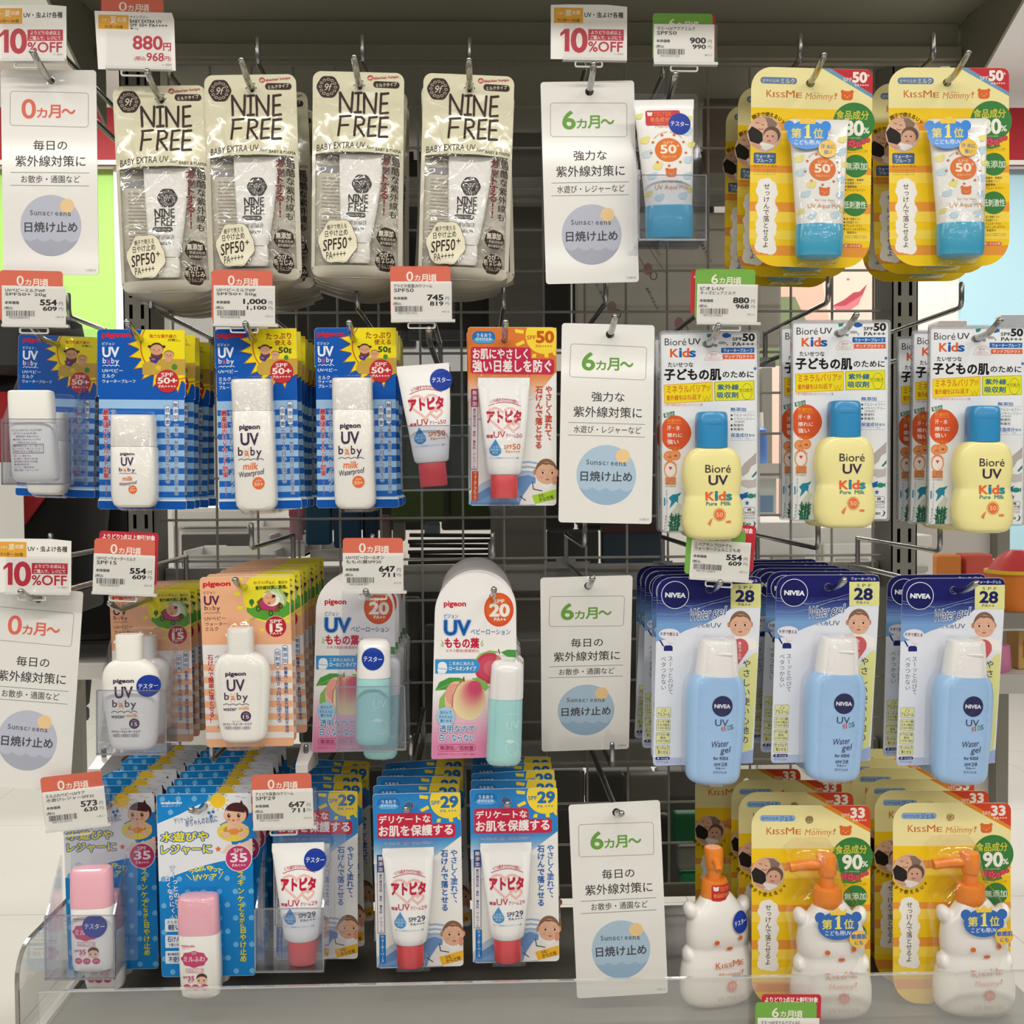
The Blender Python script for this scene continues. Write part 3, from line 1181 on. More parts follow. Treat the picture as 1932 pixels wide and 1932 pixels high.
def milk_print(p, x0, x1, ys, big):
    """the words on the white bottle"""
    pu = '#43294c'
    w = x1 - x0
    p.T(x0 + w * .08, ys[0], x0 + w * .86, ys[0] + (ys[1] - ys[0]) * .7, 'pigeon', pu, .035)
    p.T(x0 + w * .12, ys[1], x0 + w * .8, ys[2] - 8, 'UV', pu, .025, res=3)
    ubaby(p, x0, ys[2] + 6, x0 + w * .9, ys[3] - 4, pu)
    p.stroke(WAVE(x0, x0 + w * .98, ys[3] + 4, 4, w * .05), w * .02, pu)
    p.T(x0 + w * .2, ys[4], x0 + w * .76, ys[5] - 6, 'milk', '#ee7b34', .015, skew=.15)
    p.T(x0, ys[5], x1, ys[6], 'Waterproof', pu, .005, skew=.1, rot=-8)
    p.ell(x0 + w * .76, ys[7], w * .235, w * .235, '#ef7436', 24)
    p.T(x0 + w * .65, ys[7] - w * .13, x0 + w * .87, ys[7] - w * .06, 'SPF', '#f8e2d0')
    p.T(x0 + w * .6, ys[7] - w * .03, x0 + w * .93, ys[7] + w * .11, '50+', '#f8e2d0', .01)


def make_bluemilk(big):
    root = thing('sunscreen_blister_pack', 'tmp', 'sunscreen')
    sc = 3.7146
    hole = (1108, 560) if big else (1010, 545)
    roll = 0.0 if big else -0.2
    q = Pr((0, 0, sc), hole, roll)
    hr, hp = 8.2, (0, 1.8)
    if big:
        X0, X1, YT, YN, YB, XN0, XN1 = 832, 1402, 480, 745, 1732, 840, 1392
        band0 = 978
    else:
        X0, X1, YT, YN, YB, XN0, XN1 = 708, 1314, 478, 936, 1722, 720, 1306
        band0 = 962
    o = [(X0, YN)] + roof(X0 + 2, YT, X1, 26, 30) + [(X1, YN), (XN1, YN + 8)] + [(XN1, YB - 80), (X1 + 4, YB - 60), (X1 + 6, YB - 18), (X1 - 4, YB), (X0 + 16, YB), (X0 + 2, YB - 14), (X0 + 2, YB - 60), (XN0, YB - 80), (XN0, YN + 8)]
    loc = [q.L(*v) for v in o]
    cardmesh('backing_card', [loc, ellp(hp[0], hp[1], hr, hr, 14)], 0.0005, ink('#e9edf2'), root)
    p = Pr((0, 0, sc), hole, roll, hr=hr + .3, hpos=hp)
    p.poly([(X0 + 1, YN)] + roof(X0 + 3, YT + 1, X1 - 1, 26, 30) + [(X1 - 1, YN)], BLUE)
    p.rect(XN0, YN, XN1, band0, BLUE)
    p.rect(XN0, band0, XN1, YB - 70, LBLUE)
    y = band0 + 62
    while y < YB - 90:
        p.rect(XN0, y, XN1, y + 40, '#1d66bd')
        y += 82
    p.poly([(X0 + 3, YB - 58), (X1 + 3, YB - 58), (X1 + 5, YB - 18), (X1 - 5, YB - 1), (X0 + 16, YB - 1), (X0 + 3, YB - 14)], BLUE)
    if big:
        bx = (X0 + 2, YT + 2, X1 - 2, 905)
        sunburst(p, 1300, 600, 205, bx, 88, 190, 17)
        p.poly(clip(ellp(1310, 760, 190, 90), 1105, 690, X1 - 2, 800), '#c9a545')
        kids(p, 1215, 625, 62)
        p.ell(1325, 683, 16, 18, '#4f8a3a', 12)
        br = '#a8541c'
        p.T(1190, 512, 1362, 555, 'たっぷり', br, .03)
        p.T(1248, 562, 1362, 598, '使える', br, .03)
        p.T(1275, 612, 1340, 650, '50', '#2f4a30', .03)
        p.T(1343, 622, 1362, 655, 'g', '#2f4a30', .02)
        sx, sy = 1292, 780
        rows = ((855, 578, 935, 598), (858, 610, 962, 676), (858, 682, 962, 732), 742, [(855, 760, 988, 784, 'UVベビー'), (857, 812, 938, 838, 'ミルク'), (857, 842, 950, 863, 'ウォータ'), (857, 872, 948, 896, 'プルーフ')])
        pg = (853, 508, 1040, 550)
        vr, vb, vp = (885, 1040, 1512), (936, 1045, 1625), ((1289, 1018, 1172, '低刺激'), (1342, 985, 1150, '無添加'))
        v3, v4 = (1292, 1180, 1555), (1347, 1150, 1632)
    else:
        bx = (X0 + 2, YT + 2, X1 - 2, 933)
        sunburst(p, 1240, 590, 232, bx, 70, 196, 16)
        p.poly(clip(ellp(1215, 800, 250, 130), 1020, 680, X1 - 2, 790), '#c9a545')
        kids(p, 1160, 610, 76)
        p.ell(1130, 740, 20, 17, '#e2c83a', 12)
        p.ell(1240, 735, 20, 22, '#4f8a3a', 12)
        p.T(1068, 510, 1253, 536, '強力な紫外線の', '#c0481c', .02)
        p.T(1195, 540, 1280, 558, '対策に。', '#3a3a20', .02)
        sx, sy = 1190, 833
        rows = ((745, 568, 830, 588), (748, 603, 858, 668), (748, 675, 858, 728), 732, [(745, 750, 885, 775, 'UVベビー'), (745, 787, 828, 813, 'ミルク'), (745, 824, 970, 848, 'ウォータープルーフ')])
        pg = (745, 500, 942, 542)
        vr, vb, vp = (767, 1028, 1512), (817, 1030, 1625), ((1190, 1000, 1146, '低刺激'), (1246, 965, 1112, '無添加'))
        v3, v4 = (1192, 1155, 1542), (1250, 1125, 1622)
    p.ell(sx, sy, 80, 80, '#c53039', 30)
    p.T(sx - 40, sy - 58, sx + 40, sy - 30, 'SPF', '#f7e9e2', .015)
    p.T(sx - 64, sy - 24, sx + 66, sy + 16, '50+', '#f7e9e2', .03, res=3)
    p.T(sx - 58, sy + 26, sx + 60, sy + 45, 'PA++++', '#f7e9e2', .01)
    p.T(*pg, 'pigeon', '#cc2236', .045)
    wt = '#eef3f8'
    p.T(*rows[0], 'ピジョン', wt, .01)
    p.T(*rows[1], 'UV', wt, .035, res=3)
    ubaby(p, *rows[2], wt, '#e0568a')
    p.stroke(WAVE(rows[1][0], rows[1][2] + 4, rows[3], 4, 7), 4, wt)
    for r in rows[4]:
        p.T(*r[:4], r[4], wt, .015)
    p.V(vr[0], vr[1], vr[2], '最高値のUVカット効果', 44, '#c2353c', .03, halo=('#eef3f8', .07))
    p.V(vb[0], vb[1], vb[2], 'するっとのびる・べたつきにくい', 40, '#2c4a86', .01, halo=('#eef3f8', .06))
    vpills(p, vp)
    p.V(v3[0], v3[1], v3[2], '生後0ヵ月から使える', 40, '#2c4a86', .01, halo=('#e6eef7', .06))
    p.V(v4[0], v4[1], v4[2], '無着色・無香料・紫外線吸収剤不使用', 29, '#2c4a86', .01, halo=('#e6eef7', .06))
    p.V(vr[0], vr[2] + 15, YB - 70, '※国内最高値です', 15, '#d0705a')
    p.done_(root)
    bottle_milk(root, big, q, hole, roll, 3.0)
    return root


def bottle_milk(root, big, q, hole, roll, gap, tester=False):
    sc = q.sc
    if big:
        cap = prof(q, [(838, 978, 1228, 16), (842, 968, 1238, 20), (870, 966, 1240, 21), (1050, 966, 1242, 21), (1056, 970, 1240, 20)], 4, gap, yc=24)
        body = prof(q, [(1058, 970, 1242, 21), (1063, 967, 1245, 22), (1400, 970, 1250, 22), (1660, 974, 1257, 22), (1700, 980, 1252, 21.5), (1722, 995, 1236, 20), (1735, 1020, 1212, 15)], 4, gap, yc=24)
        mp = lambda p: milk_print(p, 1012, 1188, (1152, 1210, 1298, 1388, 1410, 1462, 1512, 1550), True)
    else:
        cap = prof(q, [(1073, 862, 1108, 15), (1078, 846, 1124, 20), (1110, 839, 1130, 22), (1285, 838, 1136, 22), (1290, 842, 1132, 21)], 4, gap, yc=24)
        body = prof(q, [(1292, 842, 1138, 22), (1298, 838, 1142, 23), (1600, 840, 1146, 23), (1655, 846, 1142, 22.5), (1688, 862, 1126, 21), (1704, 895, 1095, 15)], 4, gap, yc=24)
        mp = lambda p: milk_print(p, 912, 1032, (1330, 1365, 1428, 1472, 1492, 1528, 1558, 1582), False)
    w = mat('bottle_white', '#f4f2ea', .3, .45, coat=.2)
    loft('bottle_cap', cap, w, root)
    loft('bottle', body, w, root)
    p = Pr((0, 0, sc), hole, roll, surf=front(body))
    mp(p)
    p.done_(root, 'bottle_print')
    if not tester:
        blister('blister', cap[:-1] + body[1:], root)
    return body


def make_tester_milk():
    """the tester bottle turned to show its small-print back"""
    root = thing('tester_bottle', 'white flat tester bottle showing small purple print, in clear holder before blue packs', 'sunscreen')
    sc, hole = 3.715, (250, 1555)
    q = Pr((0, 0, sc), hole, 0.6)
    w = mat('bottle_white', '#f4f2ea', .3, .45, coat=.2)
    cap = prof(q, [(938, 108, 370, 15), (944, 97, 383, 19), (980, 95, 386, 20), (1155, 98, 392, 20), (1158, 101, 389, 19)], 4, 0, yc=0)
    body = prof(q, [(1160, 100, 392, 20), (1166, 98, 395, 21), (1480, 106, 408, 21), (1530, 112, 406, 20), (1552, 135, 385, 16), (1557, 160, 360, 12)], 4, 0, yc=0)
    loft('bottle_cap', cap, w, root)
    loft('bottle', body, w, root)
    p = Pr((0, 0, sc), hole, 0.6, surf=front(body))
    random.seed(3)
    c = '#7d6a86'
    p.T(132, 1198, 332, 1215, 'ピジョンUVベビーミルクWP', c)
    for i, t in enumerate(('(日やけ止め乳液)', 'SPF50+ PA++++', '●お肌に合わないときは', 'ご使用をおやめください')):
        p.T(140 + (i % 2) * 20, 1222 + i * 20, 300 + (i % 3) * 12, 1236 + i * 20, t, c)
    p.frame(136, 1300, 342, 1362, 2, 3, c)
    for i, t in enumerate(('●使用方法、よく振って', 'よくのばして塗ってください', '容器の向きに注意ください')):
        p.T(144, 1305 + i * 18, 334, 1319 + i * 18, t, c)
    for i in range(6):
        p.T(140, 1372 + i * 19, 230 + random.randint(0, 90), 1385 + i * 19, ('成分・水・酸化チタン', 'お問い合わせ先', '東京都中央区日本橋', '製造販売元', 'ピジョン株式会社', '商品コード')[i], c)
    p.done_(root, 'bottle_print')
    return root


# ---------------------------------------------------------------- moisturising tube pack, orange and blue
def atopita_print(p, n29):
    cr = '#bf1d3c'
    p.arcT(783, 1240, 255, -112, -66, 'くり返すカサカサ肌に', 26, '#c5404e', .01)
    p.stroke([(680 + 220 * i / 16, 1028 - 26 * math.sin(math.pi * i / 16)) for i in range(17)], 4, '#c5404e')
    for cx, cy, s in ((775, 1110, 108), (850, 1170, 42)):
        pts = []
        for i in range(33):
            t = 2 * math.pi * i / 32
            pts.append((cx + s * (16 * math.sin(t) ** 3) / 17, cy - s * (13 * math.cos(t) - 5 * math.cos(2 * t) - 2 * math.cos(3 * t) - math.cos(4 * t)) / 19))
        p.stroke(pts, 13, '#f1bcb2')
    p.T(668, 1062, 903, 1142, 'アトピタ', cr, .055)
    p.T(665, 1228, 710, 1249, '保湿', cr, .03)
    p.T(715, 1205, 795, 1248, 'UV', cr, .005)
    p.T(800, 1220, 870, 1246, 'クリーム', cr, .015)
    p.T(873, 1218, 912, 1246, '29' if n29 else '50', cr, .0)
    p.poly([(728, 1258), (752, 1300), (770, 1330), (765, 1355), (745, 1370), (728, 1373), (708, 1369), (690, 1353), (685, 1328), (702, 1300)], '#3d8fca')
    p.T(692, 1302, 765, 1320, 'うるおい', '#d5e6f2')
    p.T(690, 1322, 768, 1340, '補給成分', '#d5e6f2')
    p.T(708, 1344, 748, 1358, '配合', '#d5e6f2')
    c = '#2c3a5c' if n29 else '#e0782c'
    p.T(787, 1296, 842, 1326, 'SPF', c, .01)
    p.T(846, 1288, 900, 1327, '29' if n29 else '50', c, .012)
    p.T(800, 1334, 897, 1352, 'PA+++' if n29 else 'PA++++', c, .005)
    p.T(688, 1380, 890, 1395, 'セラミド(保湿成分)コレステロール・桃葉', '#6f9cc8')


def tube_atopita(root, q, hole, roll, yc, n29=False, glaze=None):
    tp = prof(q, [(832, 604, 962, 1.5, 8), (880, 602, 962, 2.0, 7), (905, 606, 960, 4), (1100, 628, 950, 13), (1300, 652, 932, 19), (1440, 666, 914, 21, 2.2), (1485, 674, 908, 21, 2.1), (1500, 690, 893, 19, 2)], 2.6, yc=yc)
    w = mat('tube_white', '#f3f2f0', .35)
    loft('tube', tp, w, root)
    cp = prof(q, [(1503, 700, 884, 19, 2), (1508, 697, 886, 19.5, 2), (1655, 699, 888, 19.5, 2), (1664, 705, 882, 18.5, 2)], 2, yc=yc)
    o = loft('tube_cap', cp, mat('red_cap', '#dc4a50', .3, .45, coat=.2), root)
    p = Pr((0, 0, q.sc), hole, roll, surf=front(tp))
    atopita_print(p, n29)
    p.done_(root, 'tube_print')
    return tp, cp


def make_atopita(n29):
    root = thing('sunscreen_blister_pack', 'tmp', 'sunscreen')
    sc, hole, roll = 3.716, (787, 552), -0.7
    q = Pr((0, 0, sc), hole, roll)
    hr, hp = 8.0, (0, 1.6)
    outl = [(530, 500), (532, 485), (545, 474), (1120, 468), (1142, 476), (1150, 495), (1162, 1690), (1156, 1706), (1140, 1714), (572, 1720), (554, 1712), (548, 1695)]
    A = '#2f86cb' if n29 else '#dd7a35'
    loc = [q.L(*v) for v in outl]
    cardmesh('backing_card', [loc, ellp(hp[0], hp[1], hr, hr, 14)], 0.0005, ink('#f1efeb'), root)
    p = Pr((0, 0, sc), hole, roll, hr=hr + .3, hpos=hp)
    p.poly([(533, 780), (531, 500), (534, 486), (546, 476), (1119, 470), (1141, 478), (1149, 495), (1152, 780)], A)
    # fade to white: stepped bands, slanting down towards the edge with the small type
    for i in range(12):
        t = (i + .5) / 12
        y0, y1 = 780 + 16 * i, 796.5 + 16 * i
        k = 22 * i * (1 if n29 else .6)
        xe = 1152 - k
        p.poly([(534, y0 + 0), (xe, y0), (xe - 22, y1), (534, y1)], mixc(A, '#f1efeb', t))
    for i in range(10):
        p.rect(537 + i * .3, 970 + 14 * i, 600 + 6 * i, 984.5 + 14 * i, mixc(mixc(A, '#f1efeb', .7), '#f1efeb', i / 10))
    # water at the foot
    bl = '#4f7fbf'
    p.poly([(547, 1712), (549, 1640), (640, 1560), (760, 1500), (900, 1470), (1010, 1480), (1020, 1713)], mixc('#f1efeb', bl, .35))
    p.poly([(552, 1715), (575, 1660), (680, 1590), (830, 1530), (960, 1500), (1015, 1520), (1010, 1713)], mixc('#f1efeb', bl, .8))
    p.poly([(600, 1700), (700, 1640), (900, 1600), (920, 1690)], '#7fa5d4')
    for k in range(3):
        p.stroke([(880, 1420 + k * 34), (960, 1410 + k * 34), (1020, 1418 + k * 34)], 14, mixc('#ffffff', bl, .55))
    # baby
    p.poly([(900, 1712), (930, 1640), (985, 1560), (1040, 1560), (1090, 1600), (1158, 1560), (1160, 1700)], '#ebe6e2')
    babyphoto(p, 1088, 1470, 92, skin='#e0b193')
    p.stroke([(992, 1552), (1000, 1600), (1060, 1612)], 7, '#4a4a52')
    p.stroke([(905, 1650), (945, 1680)], 7, '#4a4a52')
    p.ell(1146, 1535, 18, 34, '#d99a80', 12)
    p.poly([(990, 1645), (1158, 1600), (1159, 1668), (1012, 1704)], '#f2b62c' if n29 else '#a9d23c')
    p.T(1035, 1632, 1085, 1656, 'かお・', '#3c4428', .02, rot=-12)
    p.T(1040, 1652, 1140, 1680, 'からだ用', '#3c4428', .02, rot=-12)
    # sun
    sn = '#f7d83e'
    p.poly(clip(ellp(1065, 525, 132, 130, 40), 900, 472, 1148, 700), sn)
    for r_ in ([(858, 484), (922, 492), (918, 515), (862, 510)], [(862, 588), (918, 560), (930, 582), (876, 606)], [(985, 655), (1010, 655), (1006, 682), (978, 680)], [(1065, 655), (1092, 652), (1098, 678), (1070, 680)], [(1120, 638), (1146, 632), (1148, 668), (1130, 660)]):
        p.poly(r_, sn)
    c = '#2a6fae' if n29 else '#c85a20'
    p.T(942, 527, 1005, 556, 'SPF', c, .015)
    p.T(1012, 498, 1128, 575, '29' if n29 else '50', c, .045, res=3)
    p.T(1008, 591, 1120, 610, 'PA +++' if n29 else 'PA++++', c, .01)
    # oval
    p.poly(rr(560, 502, 722, 588, 40), '#2673b8')
    p.poly(rr(566, 545, 716, 584, 34), '#5aa6dd')
    p.T(592, 518, 692, 542, 'うるおう', '#eef4f8', .015)
    p.T(588, 548, 696, 568, '日やけ止め', '#eef4f8', .01)
    # headline
    ck = '#c72c50' if not n29 else '#cc2a48'
    if n29:
        p.poly(rr(560, 612, 945, 712, 18), ck)
        p.poly(rr(560, 690, 1112, 790, 20), ck)
        p.T(573, 628, 935, 682, 'デリケートな', '#f7efec', .03)
        p.T(573, 698, 1092, 774, 'お肌を保護する', '#f7efec', .03)
    else:
        p.poly(rr(552, 612, 972, 712, 18), ck)
        p.poly(rr(552, 690, 1135, 798, 22), ck)
        p.T(567, 624, 950, 694, 'お肌にやさしく', '#f7efec', .03)
        p.T(567, 700, 1115, 784, '強い日差しを防ぐ', '#f7efec', .03)
    # narrow column
    k = '#a82f62' if not n29 else '#2f3f86'
    p.rect(557, 905, 606, 1465, '#efeaea')
    p.frame(557, 905, 606, 1465, 3, 3, k)
    p.rect(557, 905, 606, 1030, k)
    p.V(582, 912, 1026, '無添加', 34, '#f1e6ea', .02)
    p.V(582, 1040, 1460, '紫外線吸収剤・香料・着色料・アルコール', 22, k, .012)
    p.rect(567, 1478, 613, 1684, '#1d78c4' if n29 else '#d8562a')
    p.V(590, 1484, 1678, 'ウォーターベース' if n29 else 'ウォータープルーフ', 26, '#f3ebe4', .012)
    tc = '#1f62b4' if n29 else '#cc4a2a'
    p.V(1100, 876, 1282, 'やさしく塗れて、', 54, tc, .022)
    p.V(1033, 876, 1318, '石けんで落とせる', 54, tc, .022)
    p.done_(root)
    tp, cp = tube_atopita(root, q, hole, roll, 23, n29)
    blister('blister', tp[:-1] + cp[1:], root, 2.0, 6, 6)
    # clear foot tabs of the shell
    b = MB()
    for sx in (-1, 1):
        cx = (790 + sx * 75 - hole[0]) / sc
        b.box((cx - 12) * UP, (cx + 12) * UP, -0.001, -0.0006, -(1745 - hole[1]) / sc * UP, -(1700 - hole[1]) / sc * UP)
    b.build('blister_foot', BLISTER, root)
    return root


def make_tester_tube(n29, label):
    root = thing('tester_tube', label, 'sunscreen')
    sc, hole = 3.716, (790, 1666)
    q = Pr((0, 0, sc), hole, 0)
    tp, cp = tube_atopita(root, q, hole, 0, 0, n29)
    tester_dot(root, sc, hole, 0, 900, 945, 76, front(tp, .25), 4)
    return root
# ---------------------------------------------------------------- peach-coloured water milk pack (row three)
def bottle_water(root, q, hole, roll, gap, yc=None):
    w = mat('bottle_white', '#f4f2ea', .3, .45, coat=.2)
    yc = 27 if yc is None else yc
    cap = prof(q, [(798, 335, 500, 13), (803, 326, 508, 17), (850, 325, 510, 18), (940, 328, 506, 18), (985, 328, 506, 18)], 3.2, yc=yc)
    body = prof(q, [(975, 318, 512, 17, 2.4), (990, 290, 545, 19), (1020, 256, 585, 21), (1070, 234, 612, 23), (1150, 228, 622, 24), (1300, 240, 614, 24), (1460, 262, 602, 24), (1540, 276, 594, 23.5), (1580, 290, 580, 22), (1598, 315, 555, 18)], 2.8, yc=yc, smooth=4)
    c = loft('bottle_cap', cap, w, root)
    # the lip of the flip cap
    (lx, ly), (mx, _) = q.L(318, 846), q.L(350, 846)
    b = MB()
    b.box(lx * UP, mx * UP, -(yc + 8) * UP, -(yc - 4) * UP, -(ly + 3) * UP, -(ly - 1) * UP)
    b.build('cap_lip', w, c)
    loft('bottle', body, w, root)
    pu = '#43294c'
    p = Pr((0, 0, q.sc), hole, roll, surf=front(body))
    p.T(328, 1098, 468, 1132, 'pigeon', pu, .035)
    p.T(338, 1152, 460, 1230, 'UV', pu, .02, res=3)
    ubaby(p, 318, 1243, 482, 1312, pu)
    p.stroke(WAVE(310, 490, 1330, 4, 10), 4, pu)
    p.T(308, 1348, 405, 1370, 'water', pu, .01, skew=.15)
    p.T(418, 1338, 492, 1362, 'milk', '#ef9a3c', .012, skew=.15)
    p.ell(467, 1408, 36, 36, '#4a2c50', 24)
    p.T(452, 1384, 482, 1394, 'SPF', '#b9a8bc')
    p.T(448, 1400, 488, 1424, '15', '#efe6ee', .01)
    p.T(375, 1437, 435, 1450, 'ピジョン', pu)
    p.T(305, 1453, 507, 1473, 'UVベビーウォーターミルク', pu, .015)
    for a, b_, t in ((315, 375, '無着色'), (378, 436, '無香料'), (440, 498, '弱酸性')):
        p.frame(a, 1480, b_, 1500, 9, 2, '#7a5f80')
        p.T(a + 8, 1483, b_ - 8, 1497, t, '#7a5f80')
    p.done_(root, 'bottle_print')
    return cap, body


def make_water():
    root = thing('sunscreen_blister_pack', 'tmp', 'sunscreen')
    sc, hole, roll = 3.788, (428, 522), -1.3
    q = Pr((0, 0, sc), hole, roll)
    hr, hp = 8.2, (0, 1.8)
    o = [(109, 490), (112, 465), (130, 452), (420, 447), (720, 446), (742, 458), (747, 490), (767, 1640), (760, 1660), (745, 1666), (490, 1669), (340, 1670), (170, 1672), (150, 1664), (145, 1648)]
    cardmesh('backing_card', [[q.L(*v) for v in o], ellp(hp[0], hp[1], hr, hr, 14)], 0.0005, ink('#ebe6e4'), root)
    p = Pr((0, 0, sc), hole, roll, hr=hr + .3, hpos=hp)
    pe = '#eeb48c'
    p.poly([(124, 935), (110, 492), (113, 467), (130, 453), (420, 449), (719, 448), (741, 460), (746, 490), (754, 935)], pe)
    for y in (1075, 1165, 1252, 1340, 1430, 1518):
        p.poly([(128 + (y - 1075) * .03, y), (755 + (y - 1075) * .017, y), (756 + (y - 1075) * .017, y + 46), (130 + (y - 1075) * .03, y + 46)], pe)
    p.poly([(143, 1612), (766, 1606), (766, 1640), (759, 1659), (745, 1665), (490, 1668), (170, 1671), (151, 1663), (146, 1648)], pe)
    p.T(135, 485, 325, 527, 'pigeon', '#cf2434', .045)
    pu = '#54284a'
    p.T(137, 552, 220, 573, 'ピジョン', pu, .01)
    p.T(140, 588, 245, 650, 'UV', pu, .03, res=3)
    ubaby(p, 142, 655, 250, 700, pu, '#b9803a')
    p.stroke(WAVE(142, 256, 712, 4, 7), 3, pu)
    p.T(142, 733, 290, 760, 'UVベビー', pu, .012)
    p.T(147, 775, 297, 800, 'ウォーター', pu, .012)
    p.T(147, 808, 237, 837, 'ミルク', pu, .012)
    # yellow clearing with meadow and pram
    ye = '#ede036'
    bx = (112, 450, 744, 900)
    p.poly(clip(ellp(612, 590, 200, 190, 40), *bx), ye)
    for x, y, a in ((375, 572, 22), (392, 672, 22), (440, 760, 18), (405, 466, 14), (545, 830, 16), (735, 770, 20)):
        p.poly(clip(ellp(x, y, a, a * .7, 12), *bx), ye)
    p.poly(clip([(440, 700)] + [(440 + 310 * i / 12, 690 - 60 * math.sin(math.pi * (i + 2) / 17) + 22 * math.sin(i)) for i in range(13)] + [(744, 640), (744, 720), (700, 745), (640, 765), (560, 760), (490, 740)], *bx), '#58a13a')
    p.ell(475, 632, 18, 22, '#2f7a3a', 12)
    p.rect(471, 645, 480, 664, '#7a5030')
    p.poly([(510, 630), (545, 600), (690, 640), (670, 705), (540, 690)], '#7a5a2c')
    p.poly([(530, 640), (560, 610), (650, 650), (640, 690), (550, 680)], '#c03a74')
    p.ell(618, 600, 62, 62, '#f2efe6', 24)
    p.ell(602, 610, 46, 44, '#e6ab86', 20)
    p.ell(632, 590, 14, 12, '#5a3524', 10)
    p.poly([(560, 570), (600, 535), (660, 530), (735, 570), (715, 660), (690, 665), (668, 600), (630, 560)], '#9fc06a')
    for k in range(3):
        p.stroke([(600 + k * 26, 545 - k * 2), (665 + k * 14, 585 + k * 4), (690 + k * 8, 650 - k * 4)], 6, '#e9efd6')
    p.poly([(700, 560), (738, 570), (722, 600)], '#4a3a26')
    for x, y in ((610, 712), (680, 660), (522, 680)):
        p.oring(x, y, 17, 20, 7, '#4a3320', 14)
    p.ell(598, 640, 9, 9, '#b5793f', 8)
    for x in (588, 620):
        p.stroke([(x - 6, 602), (x + 6, 602)], 3, '#5a3524')
    tg = '#3d4a1c'
    p.T(490, 480, 596, 502, 'おさんぽ', '#c4551c', .025, rot=-2)
    p.T(598, 481, 728, 503, 'など、毎日の', tg, .02, rot=-1)
    p.T(503, 513, 728, 540, '紫外線対策に最適。', tg, .02, rot=-1)
    p.ell(645, 808, 78, 78, '#f0d8c4', 30)
    p.ell(645, 808, 75, 75, '#b92634', 30)
    p.T(603, 757, 686, 783, 'SPF', '#f5e6de', .02)
    p.T(605, 790, 690, 843, '15', '#f5e6de', .045, res=3)
    p.T(605, 848, 688, 865, 'PA++', '#f5e6de', .01)
    nv = '#35508e'
    p.V(178, 1005, 1497, '石けんで簡単に落とせる！', 42, '#c22f3c', .025, skx=.02)
    p.V(226, 1005, 1540, 'ベタつかない・ひろがりにくい', 38, nv, .008, skx=.03)
    vpills(p, ((655, 968, 1108, '低刺激'), (708, 940, 1082, '無添加')))
    p.V(658, 1125, 1497, '生後0ヵ月から使える', 40, nv, .012, skx=.02)
    p.V(712, 1095, 1572, '無着色・無香料・紫外線吸収剤不使用', 29, nv, .018, skx=.015)
    p.done_(root)
    cap, body = bottle_water(root, q, hole, roll, 2)
    blister('blister', cap[:-1] + body[4:], root, 2.2, 12, 16)
    return root


def make_tester_water():
    root = thing('tester_bottle', 'white rounded tester bottle with flip cap and blue sticker, in clear holder', 'sunscreen')
    sc, hole = 3.788, (430, 1600)
    q = Pr((0, 0, sc), hole, 0)
    cap, body = bottle_water(root, q, hole, 0, 0, 0)
    tester_dot(root, sc, hole, 0, 562, 1150, 76, front(body, .25), 2)
    return root


# ---------------------------------------------------------------- roll-on lotion with peaches (row three)
def bottle_roll(root, q, hole, roll, yc):
    TEAL = mat('teal_bottle', '#a5dbd9', .3, .45, coat=.2)
    cap = prof(q, [(1030, 745, 880, 12), (1036, 722, 905, 18), (1060, 704, 926, 25), (1100, 700, 929, 28), (1270, 686, 925, 29), (1292, 684, 925, 29)], 2.3, yc=yc)
    body = prof(q, [(1290, 688, 920, 28), (1300, 684, 920, 28.5), (1500, 672, 914, 29), (1700, 660, 908, 29), (1735, 658, 905, 28.5), (1758, 672, 890, 25), (1766, 700, 862, 18)], 2.3, yc=yc)
    loft('bottle_cap', cap, mat('cap_white', '#efedea', .3, .45, coat=.2), root)
    loft('bottle', body, TEAL, root)
    p = Pr((0, 0, q.sc), hole, roll, surf=front(body))
    f = '#d2eeec'
    p.T(808, 1380, 890, 1405, 'pigeon', f, .02)
    p.T(803, 1440, 892, 1500, 'UV', f)
    p.T(800, 1512, 890, 1524, 'Baby Lotion', f)
    p.oring(843, 1630, 48, 52, 4, f)
    p.poly([(790, 1580), (820, 1566), (850, 1575), (868, 1585), (830, 1598)], f)
    p.oring(876, 1680, 25, 25, 3, f, 20)
    p.T(860, 1668, 892, 1690, '20', f)
    p.done_(root, 'bottle_print')
    return cap, body


